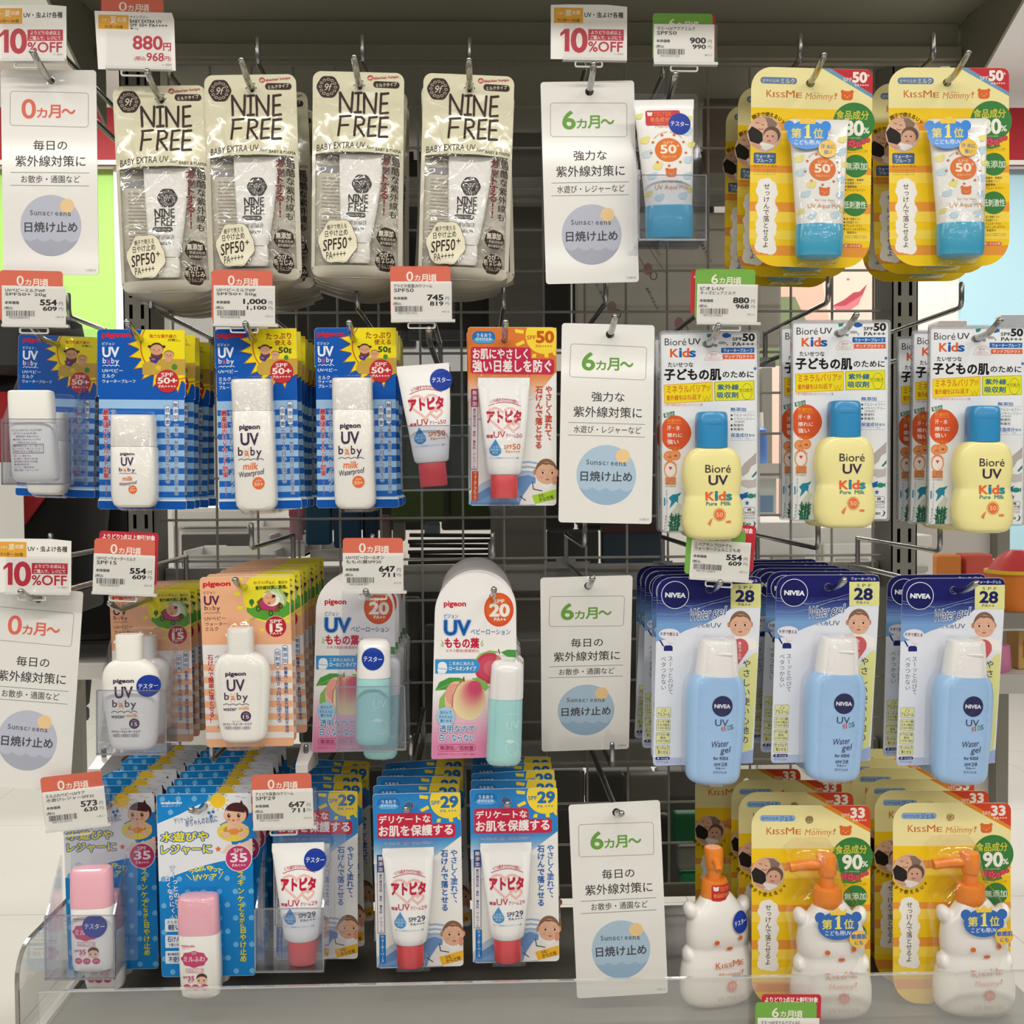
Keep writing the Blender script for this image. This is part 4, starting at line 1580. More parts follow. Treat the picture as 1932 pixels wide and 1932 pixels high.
def make_peach():
    root = thing('sunscreen_blister_pack', 'tmp', 'sunscreen')
    sc, hole, roll = 3.788, (722, 583), 1.2
    q = Pr((0, 0, sc), hole, roll)
    hr, hp = 8.2, (0, 1.8)
    arch = [(592 - 291 * math.cos(math.pi * i / 24), 704 - 288 * math.sin(math.pi * i / 24)) for i in range(25)]
    o = arch + [(885, 1735), (875, 1748), (284, 1757), (270, 1752), (266, 1740)]
    cardmesh('backing_card', [[q.L(*v) for v in o], ellp(hp[0], hp[1], hr, hr, 14)], 0.0005, ink('#f2efec'), root)
    p = Pr((0, 0, sc), hole, roll, hr=hr + .3, hpos=hp)
    for i in range(14):
        a, b = 1300 + 455 * i / 14, 1300 + 455 * (i + 1) / 14
        p.poly([(283 - 14 * i / 14, a), (883, a), (883, min(b, 1747)), (282 - 14 * i / 14, min(b, 1755))], mixc('#f2efec', '#e58bb2', min(1, (i + .5) / 11)))
    p.T(368, 620, 523, 667, 'pigeon', '#cb2438', .04)
    p.T(368, 711, 467, 742, 'ピジョン', '#2c66ac', .02)
    p.T(370, 760, 552, 862, 'UV', '#1e5aa8', .035, halo=('#a8cbe6', .085), res=3)
    p.T(557, 822, 840, 862, 'ベビーローション', '#2f6fb4', .012)
    p.T(372, 885, 615, 957, 'ももの葉', '#c92d4c', .045)
    p.T(378, 965, 615, 990, 'エキス配合(保湿成分)', '#c8485c', .015)
    for pts in ([(345, 895), (362, 915), (366, 940), (350, 925)], [(340, 925), (358, 936), (362, 948), (346, 945)], [(645, 895), (630, 915), (624, 940), (640, 925)], [(650, 925), (632, 936), (628, 948), (644, 945)]):
        p.poly(pts, '#a9c878')
    for r, c in ((1, '#df5230'), (.9, '#e2602f'), (.72, '#e46c33')):
        p.ell(760 - (1 - r) * 40, 684 - (1 - r) * 30, 106 * r, 122 * r, c, 36)
    wt = '#faf0e8'
    p.T(725, 610, 798, 637, 'SPF', wt, .025)
    p.T(697, 645, 832, 730, '20', wt, .045, res=4)
    p.T(727, 742, 810, 765, 'PA++', wt, .025)
    # upper peach and leaves
    gr, gd = '#4d9a48', '#8cbf5e'
    p.poly([(585, 1040), (620, 1000), (690, 975), (760, 985), (700, 1020), (640, 1050)], gd)
    p.poly([(770, 990), (820, 972), (882, 975), (882, 1030), (820, 1025)], gr)
    for r, c in ((1, '#c9405c'), (.8, '#cf4f66'), (.5, '#d86a78')):
        p.ell(690 + (1 - r) * 20, 1105, 108 * r, 112 * r, c, 32)
    p.stroke([(756, 970), (762, 1000)], 8, '#6a3a2c')
    p.rrect(300, 1036, 620, 1138, (2, 50, 50, 2), '#3f94d0')
    p.ell(352, 1080, 32, 26, '#eef4f8', 18)
    p.poly([(320, 1085), (384, 1085), (388, 1110), (370, 1137), (322, 1137), (316, 1110)], '#eef4f8')
    p.stroke([(318, 1100), (386, 1108)], 4, '#3f94d0')
    p.T(400, 1055, 578, 1080, 'こまめにぬれる', '#e6f0f6', .01)
    p.T(400, 1088, 592, 1118, 'ロールオンタイプ', '#f4f8fa', .025)
    # big peach
    p.poly([(296, 1262), (330, 1200), (400, 1168), (470, 1170), (510, 1182), (450, 1225), (380, 1255)], gr)
    p.stroke([(300, 1260), (400, 1215), (505, 1184)], 5, gd)
    p.poly([(560, 1175), (610, 1172), (660, 1200), (684, 1240), (660, 1270), (600, 1220)], gd)
    p.poly([(322, 1390), (330, 1320), (370, 1270), (390, 1330), (360, 1400)], gd)
    p.ell(450, 1330, 85, 135, '#efc3a6', 28)
    p.ell(432, 1290, 62, 80, '#e9a493', 22)
    for i in range(22):
        t = i / 21
        c = mixc('#efe2b0', '#ecc69e', t / .35) if t < .35 else mixc('#ecc69e', '#cf4f6e', (t - .35) / .65)
        r = 1 - .66 * t
        p.ell(540 + 46 * t, 1330 - 92 * t, 120 * r, 148 * r * (1 - .12 * t), c, 40)
    p.stroke([(505, 1180), (455, 1230), (425, 1300), (420, 1380)], 5, '#b8505c')
    p.stroke([(504, 1165), (506, 1195)], 8, '#6a3a2c')
    p.ell(373, 1450, 66, 72, '#a9d2ec', 28)
    for i, t in enumerate(('石けんで', 'かんたんに', '落とせる')):
        p.T(332 - (i == 1) * 8, 1408 + i * 30, 414 + (i == 1) * 8, 1430 + i * 30, t, '#2a5f9e', .02)
    p.T(328, 1512, 580, 1563, '透明なので', '#2f74b4', .018, halo=('#f6f4f4', .09))
    p.T(325, 1575, 580, 1632, '白くならない', '#2f74b4', .018, halo=('#f6f4f4', .09))
    p.frame(312, 1650, 586, 1702, 25, 3, '#a83a68')
    p.T(330, 1660, 570, 1694, '無添加／低刺激', '#a83a68', .02)
    p.T(310, 1714, 580, 1730, '着色料無添加・パラベンフリー・無香料・弱酸性', '#b35a80')
    p.done_(root)
    cap, body = bottle_roll(root, q, hole, roll, 32)
    blister('blister', cap[:-1] + body[1:], root, 1.6, 3, 4)
    return root


def make_tester_roll():
    root = thing('tester_bottle', 'teal roll-on tester bottle with white cap and blue sticker, in clear holder', 'sunscreen')
    sc, hole = 3.788, (780, 1766)
    q = Pr((0, 0, sc), hole, 1.6)
    cap, body = bottle_roll(root, q, hole, 1.6, 0)
    tester_dot(root, sc, hole, 1.6, 812, 1152, 78, front(cap, .25), 3)
    return root


# ---------------------------------------------------------------- blue water gel (row three)
def make_gelblue():
    root = thing('sunscreen_blister_pack', 'tmp', 'sunscreen')
    sc, hole, roll = 3.645, (582, 512), 2.2
    q = Pr((0, 0, sc), hole, roll)
    hr, hp = 7.5, (0, 1.6)
    o = [(217, 530), (224, 490), (248, 455), (290, 436), (330, 431), (900, 433), (930, 442), (941, 465), (942, 520), (882, 1715), (874, 1734), (855, 1740), (212, 1748), (190, 1742), (182, 1722)]
    cardmesh('backing_card', [[q.L(*v) for v in o], ellp(hp[0], hp[1], hr, hr, 14)], 0.0005, ink('#dfe4ee'), root)
    p = Pr((0, 0, sc), hole, roll, hr=hr + .3, hpos=hp)
    nv = '#1b1d66'
    top = [(218, 530), (225, 491), (249, 456), (290, 438), (330, 433), (899, 435), (929, 444), (940, 466), (941, 482)]
    p.poly(top + [(935, 600), (216, 600)], nv)
    n = 14
    for i in range(n):
        ya, yb = 590 + 20 * i, 611 + 20 * i
        # right edge follows the slanting white boundary
        lim = lambda y: min(938, 938 - max(0, (y - 640)) * 2.2) if y < 900 else 300
        p.poly([(216 - i * .8, ya), (lim(ya), ya), (lim(yb), yb), (215 - i * .8, yb)], mixc(nv, '#7aa5d6', min(1, (i + 1) / (n * .62))))
    # white swell below
    p.poly([(207, 876), (300, 858), (420, 800), (560, 755), (680, 690), (730, 652), (936, 640), (934, 700), (880, 1735), (210, 1747), (190, 1740), (183, 1722)], '#e2e6ef')
    for k, c in ((0, '#8fb2dd'), (18, '#a9c3e4')):
        p.stroke([(216, 590 + k), (330, 610 + k), (480, 650 - k), (640, 610 - k), (725, 585 - k)], 2, c)
    p.stroke([(213, 685), (330, 692), (460, 670), (600, 615), (725, 600)], 2, '#a9c3e4')
    p.rect(727, 482, 938, 650, '#dfdf95')
    p.T(855, 452, 915, 472, 'ジェル', '#e6e9f2', .015)
    p.T(742, 452, 853, 472, 'ウォーター', '#e6e9f2', .015)
    p.T(780, 497, 880, 519, 'S P F', '#3a3c58')
    p.T(764, 529, 888, 607, '28', '#1f2260', .035, res=3)
    p.T(780, 617, 866, 638, 'PA++', '#3a3c58', .005)
    p.poly([(915, 960), (880, 970), (845, 1010), (800, 1070), (770, 1110), (768, 1670), (872, 1640), (905, 1200)], '#dfdf95')
    p.poly([(768, 1672), (884, 1640), (881, 1714), (873, 1732), (855, 1738), (768, 1740)], '#9fb4dc')
    p.poly([(210, 1746), (192, 1740), (184, 1722), (186, 1690), (380, 1690), (380, 1743)], '#b9c6e2')
    # baby
    p.poly([(735, 880), (760, 840), (850, 850), (905, 880), (912, 930), (880, 945), (740, 900)], '#f1ece8')
    babyphoto(p, 795, 755, 92, hair='#6a4c3c', turn=-.02)
    p.poly([(770, 1058)] + [(770 + 60 * math.cos(a) + 22, 925 + 62 * math.sin(a)) for a in [math.radians(150 + 250 * i / 16) for i in range(17)]], '#cc5f63')
    p.V(790, 885, 1010, '赤ちゃんの', 27, '#f6e8e4', .01)
    p.V(752, 945, 1030, '肌にも', 24, '#f6e8e4', .01)
    # emblem
    p.ell(340, 555, 97, 97, '#dfe4f0', 40)
    p.ell(340, 555, 92, 92, '#191c5c', 40)
    p.T(273, 541, 412, 572, 'NIVEA', '#eef1f6', .045)
    p.T(440, 650, 590, 728, 'Water', '#2c3a74', .0, halo=('#dfe8f4', .05), skew=.28, rot=-8)
    p.T(602, 642, 692, 720, 'gel', '#2c3a74', .0, halo=('#dfe8f4', .05), skew=.28, rot=-8)
    p.T(462, 757, 578, 784, 'こども用', '#33427c', .01, halo=('#dfe8f4', .06))
    p.T(588, 752, 662, 786, 'UV', '#33427c', .0)
    p.ell(298, 826, 73, 38, '#e9e4ec', 28)
    p.poly([(285, 855), (312, 855), (296, 885)], '#e9e4ec')
    p.T(235, 814, 360, 839, '片手で使える', '#2a3052', .02)
    p.poly([(260, 944), (260, 915), (272, 905), (310, 905), (322, 915), (322, 944)], '#1f2b6c')
    p.poly([(228, 868), (240, 868), (262, 908), (254, 914)], '#1f2b6c')
    p.stroke([(290, 880), (300, 895), (320, 890)], 5, '#e9b8c8')
    g = '#4a4c62'
    p.V(306, 978, 1248, 'スーッとのびて', 40, g)
    p.V(258, 980, 1218, 'ベタつかない', 40, g)
    for (a, b, l1) in ((1337, 1410, ('ノン', 'アルコール')), (1420, 1502, ('ユーカリ葉', 'エキス配合', '(うるおい成分)')), (1511, 1592, ('ヒアルロン酸', '配合', '(うるおい成分)')), (1601, 1673, ('せっけんで', '落とせる'))):
        xx = -(a - 1337) * .03
        p.rrect(208 + xx, a, 308 + xx, b, 10, '#5f7088')
        p.rrect(210 + xx, a + 2, 306 + xx, b - 2, 9, '#e3e3a6')
        m = len(l1)
        for i, t in enumerate(l1):
            hh = (b - a - 12) / m
            wd_ = min(86, len(t) * 18)
            p.T(258 + xx - wd_ / 2, a + 7 + i * hh, 258 + xx + wd_ / 2, a + 3 + (i + 1) * hh - 1, t, '#33395a', .012)
    p.rrect(198, 1683, 300, 1705, 11, '#2a2f74')
    p.T(212, 1687, 288, 1702, '顔・からだ用', '#e6e9f2', .01)
    p.T(208, 1712, 290, 1728, '日やけ止め', '#3a3f66')
    p.V(840, 1005, 1605, 'やさしい使い心地の', 60, '#262b66', .006, skx=-.03)
    p.done_(root)
    # bottle
    yc = 34
    sc_ = prof(q, [(848, 500, 725, 20), (853, 490, 736, 24), (880, 484, 739, 26), (1060, 458, 748, 30), (1092, 454, 750, 31)], 2.5, yc=yc)
    body = prof(q, [(1085, 460, 745, 30), (1092, 446, 757, 31), (1120, 424, 775, 31.5), (1170, 402, 792, 32), (1250, 391, 798, 32), (1500, 385, 785, 32), (1700, 384, 764, 32), (1770, 386, 757, 31.5), (1808, 405, 738, 29), (1828, 440, 705, 24), (1838, 490, 655, 16)], 2.5, yc=yc, smooth=4)
    c = loft('bottle_cap', sc_, mat('cap_white', '#efedea', .3, .45, coat=.2), root)
    (ax, ay) = q.L(633, 936)
    th = loft('thumb_notch', [(ay - 2, ax, 14, 1, 2, yc + 26), (ay, ax, 17, 3, 2, yc + 26), (ay + 3, ax, 15, 2, 2, yc + 26)], mat('cap_white', '#efedea', .3, .45, coat=.2), c, seg=20)
    loft('bottle', body, mat('sky_bottle', '#a4c9f0', .3, .45, coat=.25), root)
    p = Pr((0, 0, sc), hole, roll, surf=front(body))
    k = '#24355c'
    p.ell(617, 1285, 70, 70, '#1d2156', 36)
    p.T(563, 1273, 670, 1298, 'NIVEA', '#e9edf4', .04)
    p.T(567, 1375, 657, 1420, 'UV', k, .0, res=3)
    for i, (ch, cc) in enumerate(zip('KIDS', ('#d8524a', '#d8524a', '#3f9a5a', '#35507c'))):
        p.T(609 + i * 21, 1424 - i * 4, 609 + i * 21 + (6 if ch == 'I' else 19), 1456 - i * 4, ch, cc, .005, rot=-6)
    p.T(540, 1520, 660, 1562, 'Water', k, -.004, skew=.25, rot=-7)
    p.T(603, 1562, 670, 1616, 'gel', k, -.004, skew=.25, rot=-7)
    p.T(555, 1629, 655, 1649, 'for KIDS', k, .02)
    p.T(558, 1672, 603, 1692, 'SPF', k, .01)
    p.T(607, 1668, 648, 1693, '28', k, .0)
    p.T(572, 1700, 635, 1715, 'PA++', k, .005)
    p.T(555, 1725, 645, 1744, '日やけ止め', k)
    p.done_(root, 'bottle_print')
    blister('blister', sc_[:-1] + body[4:], root, 1.8, 3, 4)
    return root


# ---------------------------------------------------------------- yellow double-belly bottle in a clear sleeve (row two)
def make_sleeve():
    root = thing('sunscreen_sleeve_pack', 'tmp', 'sunscreen')
    sc, hole, roll = 3.5775, (556, 566), .4
    q = Pr((0, 0, sc), hole, roll)
    hr, hp = 7.5, (0, 1.6)
    cardmesh('backing_card', [[q.L(*v) for v in rr(240, 492, 893, 1832, 18)], ellp(hp[0], hp[1], hr, hr, 14)], 0.0006, ink('#e9ebee'), root)
    cardmesh('clear_sleeve', [[q.L(*v) for v in rr(226, 480, 906, 1845, 26)], ellp(hp[0], hp[1], hr, hr, 14)], 0.0012, ACRYL, root, y0=0.0008)
    cardmesh('sleeve_rim', [[q.L(*v) for v in rr(226, 480, 906, 1845, 26)], [q.L(*v) for v in rr(238, 491, 895, 1834, 18)]], 0.004, clear('rim_plastic', (.86, .87, .88), .12, .7, .08, 2.0, milk=.25), root, y0=-0.002)
    p = Pr((0, 0, sc), hole, roll, hr=hr + .3, hpos=hp)
    k = '#35353a'
    p.T(265, 530, 412, 578, 'Bioré', k, .0, res=3)
    p.T(428, 532, 508, 572, 'UV', k, .015, res=3)
    og, bl = '#df6436', '#1f62ac'
    for x0, x1, y0, ch, cc in ((303, 355, 602, 'K', og), (365, 378, 597, 'i', bl), (386, 428, 598, 'd', og), (434, 473, 616, 's', bl)):
        p.T(x0, y0, x1, 656, ch, cc, .03, res=3)
    p.T(725, 527, 792, 549, 'SPF', '#2a2a2c', .02)
    p.T(796, 503, 875, 551, '50', '#1e1e20', .04, res=3)
    p.T(728, 560, 872, 585, 'PA+++', '#2a2a2c', .02)
    p.rect(648, 596, 874, 631, '#1d66b4')
    p.T(665, 603, 860, 626, 'ウォータープルーフ', '#eef2f6', .02)
    p.rect(658, 639, 876, 673, '#e0643c')
    p.T(672, 645, 862, 667, 'サンドプロテクト', '#f6ece6', .02)
    p.stroke([(538 + 61 - 61 * math.cos(math.pi * i / 16), 678 - 58 * math.sin(math.pi * i / 16)) for i in range(17)] + [(538, 678)], 2, '#e08a72')
    p.T(575, 632, 620, 650, '砂が', '#dd7a5e')
    p.T(553, 655, 642, 672, 'つきにくい', '#dd7a5e')
    # fishes and whale near the hole
    p.poly([(550, 503), (590, 500), (580, 520), (555, 528)], '#2f8a7c')
    p.ell(683, 513, 28, 17, '#1f5fae', 16)
    p.poly([(700, 513), (716, 500), (714, 530)], '#1f5fae')
    p.ell(655, 562, 28, 10, '#9fa2a4', 14)
    p.poly([(676, 565), (695, 572), (690, 588)], '#9fa2a4')
    p.ell(560, 570, 40, 26, '#8a8d90', 18)
    p.poly([(590, 575), (625, 570), (618, 590), (600, 588)], '#8a8d90')
    kk = '#161616'
    p.T(287, 692, 457, 723, 'たいせつな', '#2a2a2c', .025)
    p.T(262, 738, 645, 812, '子どもの肌', kk, .04)
    p.T(657, 755, 868, 797, 'のために', kk, .025)
    p.star(878, 738, 15, '#2a6cb0')
    p.poly([(257, 843), (588, 824), (590, 957), (260, 968)], '#e0802c')
    p.poly([(260, 846), (585, 828), (587, 954), (263, 965)], '#f0dc20')
    p.T(278, 845, 545, 895, 'ミネラルバリア', '#d9702a', .018, rot=-2)
    p.T(548, 848, 576, 885, 'が', '#d9702a', .01)
    p.T(275, 912, 380, 948, '紫外線を', '#d9702a', .025, rot=-2)
    p.T(384, 908, 512, 944, 'はね返す', '#d9702a', .015, rot=-2)
    p.stroke([(522, 920), (535, 955), (548, 920), (560, 955), (575, 912)], 3, '#c98a20')
    p.poly([(599, 826), (872, 817), (874, 950), (602, 954)], '#6f9a2c')
    p.poly([(603, 829), (869, 820), (871, 947), (606, 951)], '#e8e12c')
    p.T(622, 843, 765, 880, '紫外線', '#1f6f8c', .03)
    p.T(618, 895, 762, 935, '吸収剤', '#1f6f8c', .03)
    p.oring(823, 892, 36, 56, 3, '#5f8f2c')
    p.rect(772, 866, 866, 898, '#e8e12c')
    p.T(770, 870, 862, 895, 'ゼロ処方', '#5a6f1c', .01)
    p.T(260, 968, 520, 988, '＊紫外線散乱剤を含むUVブロック膜', '#dd8a6a')
    # orange blob
    p.poly(clip([(335 + 102 * math.cos(a) * (1 + .05 * math.cos(3 * a)), 1168 + 118 * math.sin(a)) for a in [2 * math.pi * i / 36 for i in range(36)]], 243, 900, 600, 1400), '#de5a30')
    p.poly([(253, 1036), (326, 1020), (330, 1050), (258, 1066)], '#2f6f4c')
    p.T(262, 1030, 324, 1056, '毎日の', '#e6eee8', .015, rot=-10)
    p.T(276, 1072, 370, 1096, '外遊び!!', '#e9a83a', .015)
    p.stroke([(276, 1104), (378, 1104)], 3, '#e9a83a')
    p.T(278, 1118, 365, 1150, '汗・水', '#f4e6de', .02)
    p.T(278, 1168, 380, 1197, '擦れに', '#f4e6de', .02)
    p.T(278, 1210, 355, 1243, '強い', '#f4e6de', .02)
    p.T(282, 1262, 365, 1280, '親子で使える', '#e9a83a')
    og2 = '#eb9a62'
    for x, y in ((290, 1324), (330, 1318)):
        p.ell(x, y, 38, 36, '#d87a40', 20)
        p.ell(x, y, 34, 32, og2, 20)
    p.stroke([(278, 1330), (290, 1334), (304, 1326)], 4, '#8a4a20')
    p.ell(334, 1322, 12, 6, '#a8502c', 10)
    p.ell(298, 1415, 44, 62, '#e79a6a', 28)
    p.ell(298, 1418, 36, 48, '#efe6df', 26)
    p.poly([(286, 1400), (298, 1420), (310, 1400), (304, 1394), (298, 1399), (292, 1394)], '#cf3f55')
    p.arcT(298, 1415, 54, -150, -30, 'ノンケミカル', 13, '#7a3a28')
    p.rect(261, 1466, 336, 1518, '#e79a6a')
    for i, t in enumerate(('こだわり', 'ミネラル', '処方ミルク')):
        p.T(268, 1470 + i * 16, 330, 1484 + i * 16, t, '#6a3a20', .01)
    p.T(260, 1523, 335, 1535, '＊紫外線散乱剤', '#6a6a6a')
    p.V(272, 1545, 1820, '上手な使い方は裏面をごらんください肌にあわないとき', 12, '#5a7a8a')
    te = '#2a8aa8'
    p.poly([(285, 1608), (310, 1585), (345, 1580), (372, 1570), (362, 1588), (345, 1605), (352, 1650), (335, 1628), (318, 1650), (290, 1680), (302, 1630)], te)
    p.ell(322, 1612, 30, 24, te, 18)
    p.rect(252, 1605, 262, 1660, '#3a8ac0')
    p.poly([(300, 1710), (352, 1640), (375, 1660), (345, 1760)], '#cfd3c6')
    sw = '#20684a'
    random.seed(5)
    for i in range(9):
        x = 290 + i * 7
        pts = [(x, 1828)]
        for j in range(5):
            pts.append((pts[-1][0] + random.uniform(-4, 7), pts[-1][1] - random.uniform(16, 26)))
        p.stroke(pts, 7, sw)
        for j in range(1, 5):
            p.stroke([pts[j], (pts[j][0] + random.choice((-14, 14)), pts[j][1] - 14)], 5, sw)
    for i in range(5):
        p.stroke([(252 + i * 3, 1826 - i * 22), (264, 1812 - i * 22)], 4, sw)
    # right column
    p.T(710, 1000, 815, 1026, '無添加', '#2a66b0', .02)
    p.stroke([(710, 1032), (875, 1032)], 2, '#9aa8b8')
    for y, t, x1 in ((1042, 'アルコールフリー', 875), (1068, 'パラベンフリー', 875), (1110, '無香料', 800), (1137, '無着色', 800)):
        p.ell(717, y + 10, 7, 8, '#3a3a3c', 10)
        p.T(730, y, x1, y + 19, t, '#3a3a3c', .005)
    p.T(735, 1090, 805, 1105, '(防腐剤)', '#5a5a5c')
    p.T(710, 1174, 830, 1200, '保湿成分', '#2a66b0', .02)
    p.T(835, 1180, 875, 1198, '配合', '#2a66b0', .01)
    p.T(712, 1203, 840, 1216, '(シアバター・BG)', '#6a8ab8')
    p.stroke([(710, 1222), (875, 1222)], 2, '#7a9ac0')
    gy = '#b5adae'
    p.poly([(885, 1305), (868, 1322), (800, 1380), (775, 1420), (790, 1470), (830, 1440), (850, 1400), (884, 1380)], gy)
    p.poly([(760, 1500), (800, 1490), (860, 1492), (884, 1478), (884, 1540), (830, 1550), (780, 1530)], mixc(gy, '#ffffff', .2))
    p.poly([(850, 1470), (886, 1428), (886, 1450), (862, 1475)], '#2f7f7a')
    p.ell(795, 1600, 40, 16, '#1f62ac', 16)
    p.poly([(775, 1610), (800, 1580), (832, 1572), (815, 1600), (785, 1628)], '#1f62ac')
    p.ell(845, 1600, 26, 17, '#2f8a78', 16)
    p.poly([(862, 1595), (880, 1582), (878, 1618)], '#2f8a78')
    p.star(820, 1648, 19, '#2a6cb0')
    p.frame(795, 1676, 874, 1735, 10, 3, '#6a6a6e')
    p.T(822, 1684, 848, 1702, '顔', '#3a3a3c', .02)
    p.T(803, 1706, 868, 1724, 'からだ用', '#3a3a3c', .02)
    p.T(797, 1742, 873, 1757, '日やけ止め', '#5a5a5c', .01)
    p.T(792, 1778, 845, 1800, 'Kao', '#4a4a4c', .03)
    p.poly([(858, 1765), (880, 1785), (872, 1808), (848, 1815), (866, 1800), (868, 1782)], '#4a4a4c')
    p.done_(root)
    yc = 31
    cap = prof(q, [(1034, 478, 632, 18), (1038, 462, 648, 23), (1055, 453, 657, 26), (1110, 449, 660, 27), (1268, 449, 659, 27), (1277, 452, 655, 27)], 3, yc=yc)
    body = prof(q, [(1270, 470, 640, 22), (1278, 436, 680, 25), (1300, 400, 715, 27), (1350, 371, 741, 28.5), (1430, 357, 752, 29), (1500, 360, 750, 28.5), (1560, 374, 742, 27.5), (1590, 378, 739, 27), (1625, 368, 748, 28), (1700, 355, 760, 29), (1780, 354, 761, 29), (1840, 372, 744, 28), (1872, 400, 715, 25), (1885, 450, 665, 18)], 2.8, yc=yc, smooth=4)
    c = loft('bottle_cap', cap, mat('blue_cap', '#2f8cc2', .3, .45, coat=.25), root)
    ax, ay = q.L(556, 1118)
    loft('thumb_notch', [(ay - 2, ax, 16, 1, 2, yc + 24), (ay, ax, 19, 4.2, 2, yc + 24), (ay + 3, ax, 16, 2, 2, yc + 24)], mat('blue_cap', '#2f8cc2', .3, .45, coat=.25), c, seg=20)
    loft('bottle', body, mat('butter_bottle', '#f2e8a0', .32, .45, coat=.2), root)
    p = Pr((0, 0, sc), hole, roll, surf=front(body))
    k = '#3a2f4e'
    p.T(492, 1388, 662, 1440, 'Bioré', '#33303a', .0, res=3)
    p.T(515, 1458, 640, 1520, 'UV', k, .02, res=3)
    for x0, x1, y0, ch, cc in ((496, 548, 1568, 'K', '#e8683c'), (559, 572, 1564, 'i', '#2f7fa0'), (582, 625, 1566, 'd', '#e8683c'), (633, 668, 1583, 's', '#2f8a98')):
        p.T(x0, y0, x1, 1621, ch, cc, .035, res=3)
    p.T(497, 1632, 568, 1655, 'Pure', '#3a8a8a', .02)
    p.T(595, 1630, 662, 1655, 'Milk', '#3a8a8a', .02)
    p.ell(585, 1717, 33, 35, '#e8703c', 24)
    for a in range(0, 360, 18):
        c_, s_ = math.cos(math.radians(a)), math.sin(math.radians(a))
        p.stroke([(585 + 37 * c_, 1717 + 39 * s_), (585 + 42 * c_, 1717 + 44 * s_)], 5, '#e8703c')
    p.T(563, 1703, 607, 1732, '50', '#f6d9b0', .0)
    for x, y in ((515, 1760), (525, 1750), (508, 1772), (535, 1742), (520, 1778)):
        p.stroke([(520, 1785), (x, y)], 6, '#e8804a')
    p.ell(648, 1765, 15, 9, '#e8804a', 12)
    p.poly([(638, 1765), (625, 1755), (628, 1775)], '#e8804a')
    p.done_(root, 'bottle_print')
    return root


# ---------------------------------------------------------------- swimming-ring baby lotion (row four)
def ringbaby(p, cx, cy, s):
    """a simple cartoon baby in a yellow swimming ring"""
    sk, hr = '#ecc0a0', '#4a2226'
    p.star(cx + s * .3, cy + s * .5, s * 1.25, '#1f7fc8', 9, .72)
    p.ell(cx - s * .1, cy + s * .72, s * .98, s * .62, '#ecd45a', 28)
    p.ell(cx - s * .1, cy + s * .62, s * .6, s * .3, '#cf9a3a', 20)
    p.ell(cx - s * .05, cy + s * .48, s * .42, s * .42, sk, 20)
    p.ell(cx - s * .05, cy + s * .72, s * .36, s * .2, '#e8963a', 16)
    for d in (-1, 1):
        p.ell(cx + d * s * .5 - s * .05, cy + s * .9, s * .3, s * .18, sk, 14)
    p.stroke([(cx + s * .3, cy + s * .4), (cx + s * .75, cy + s * .5)], s * .22, sk)
    p.ell(cx + s * .12, cy - s * .45, s * .74, s * .64, hr, 26)
    p.poly([(cx + s * .3, cy - s * 1.0), (cx + s * .42, cy - s * 1.25), (cx + s * .55, cy - s * .95)], hr)
    p.ell(cx + s * .02, cy - s * .3, s * .70, s * .55, sk, 26)
    p.poly([(cx - s * .5, cy - s * .6), (cx + s * .1, cy - s * .52), (cx + s * .6, cy - s * .45), (cx + s * .7, cy - s * .75), (cx + s * .1, cy - s * 1.0), (cx - s * .35, cy - s * .85)], hr)
    for d in (-.35, .25):
        p.ell(cx + s * d, cy - s * .28, s * .1, s * .14, '#5a2a20', 12)
        p.ell(cx + s * d + s * .03, cy - s * .33, s * .03, s * .04, '#f4eee8', 6)
        p.ell(cx + s * d - s * .02, cy - s * .02, s * .13, s * .08, '#e89a84', 10)
    p.ell(cx - s * .08, cy + s * .02, s * .08, s * .06, '#c0503c', 8)


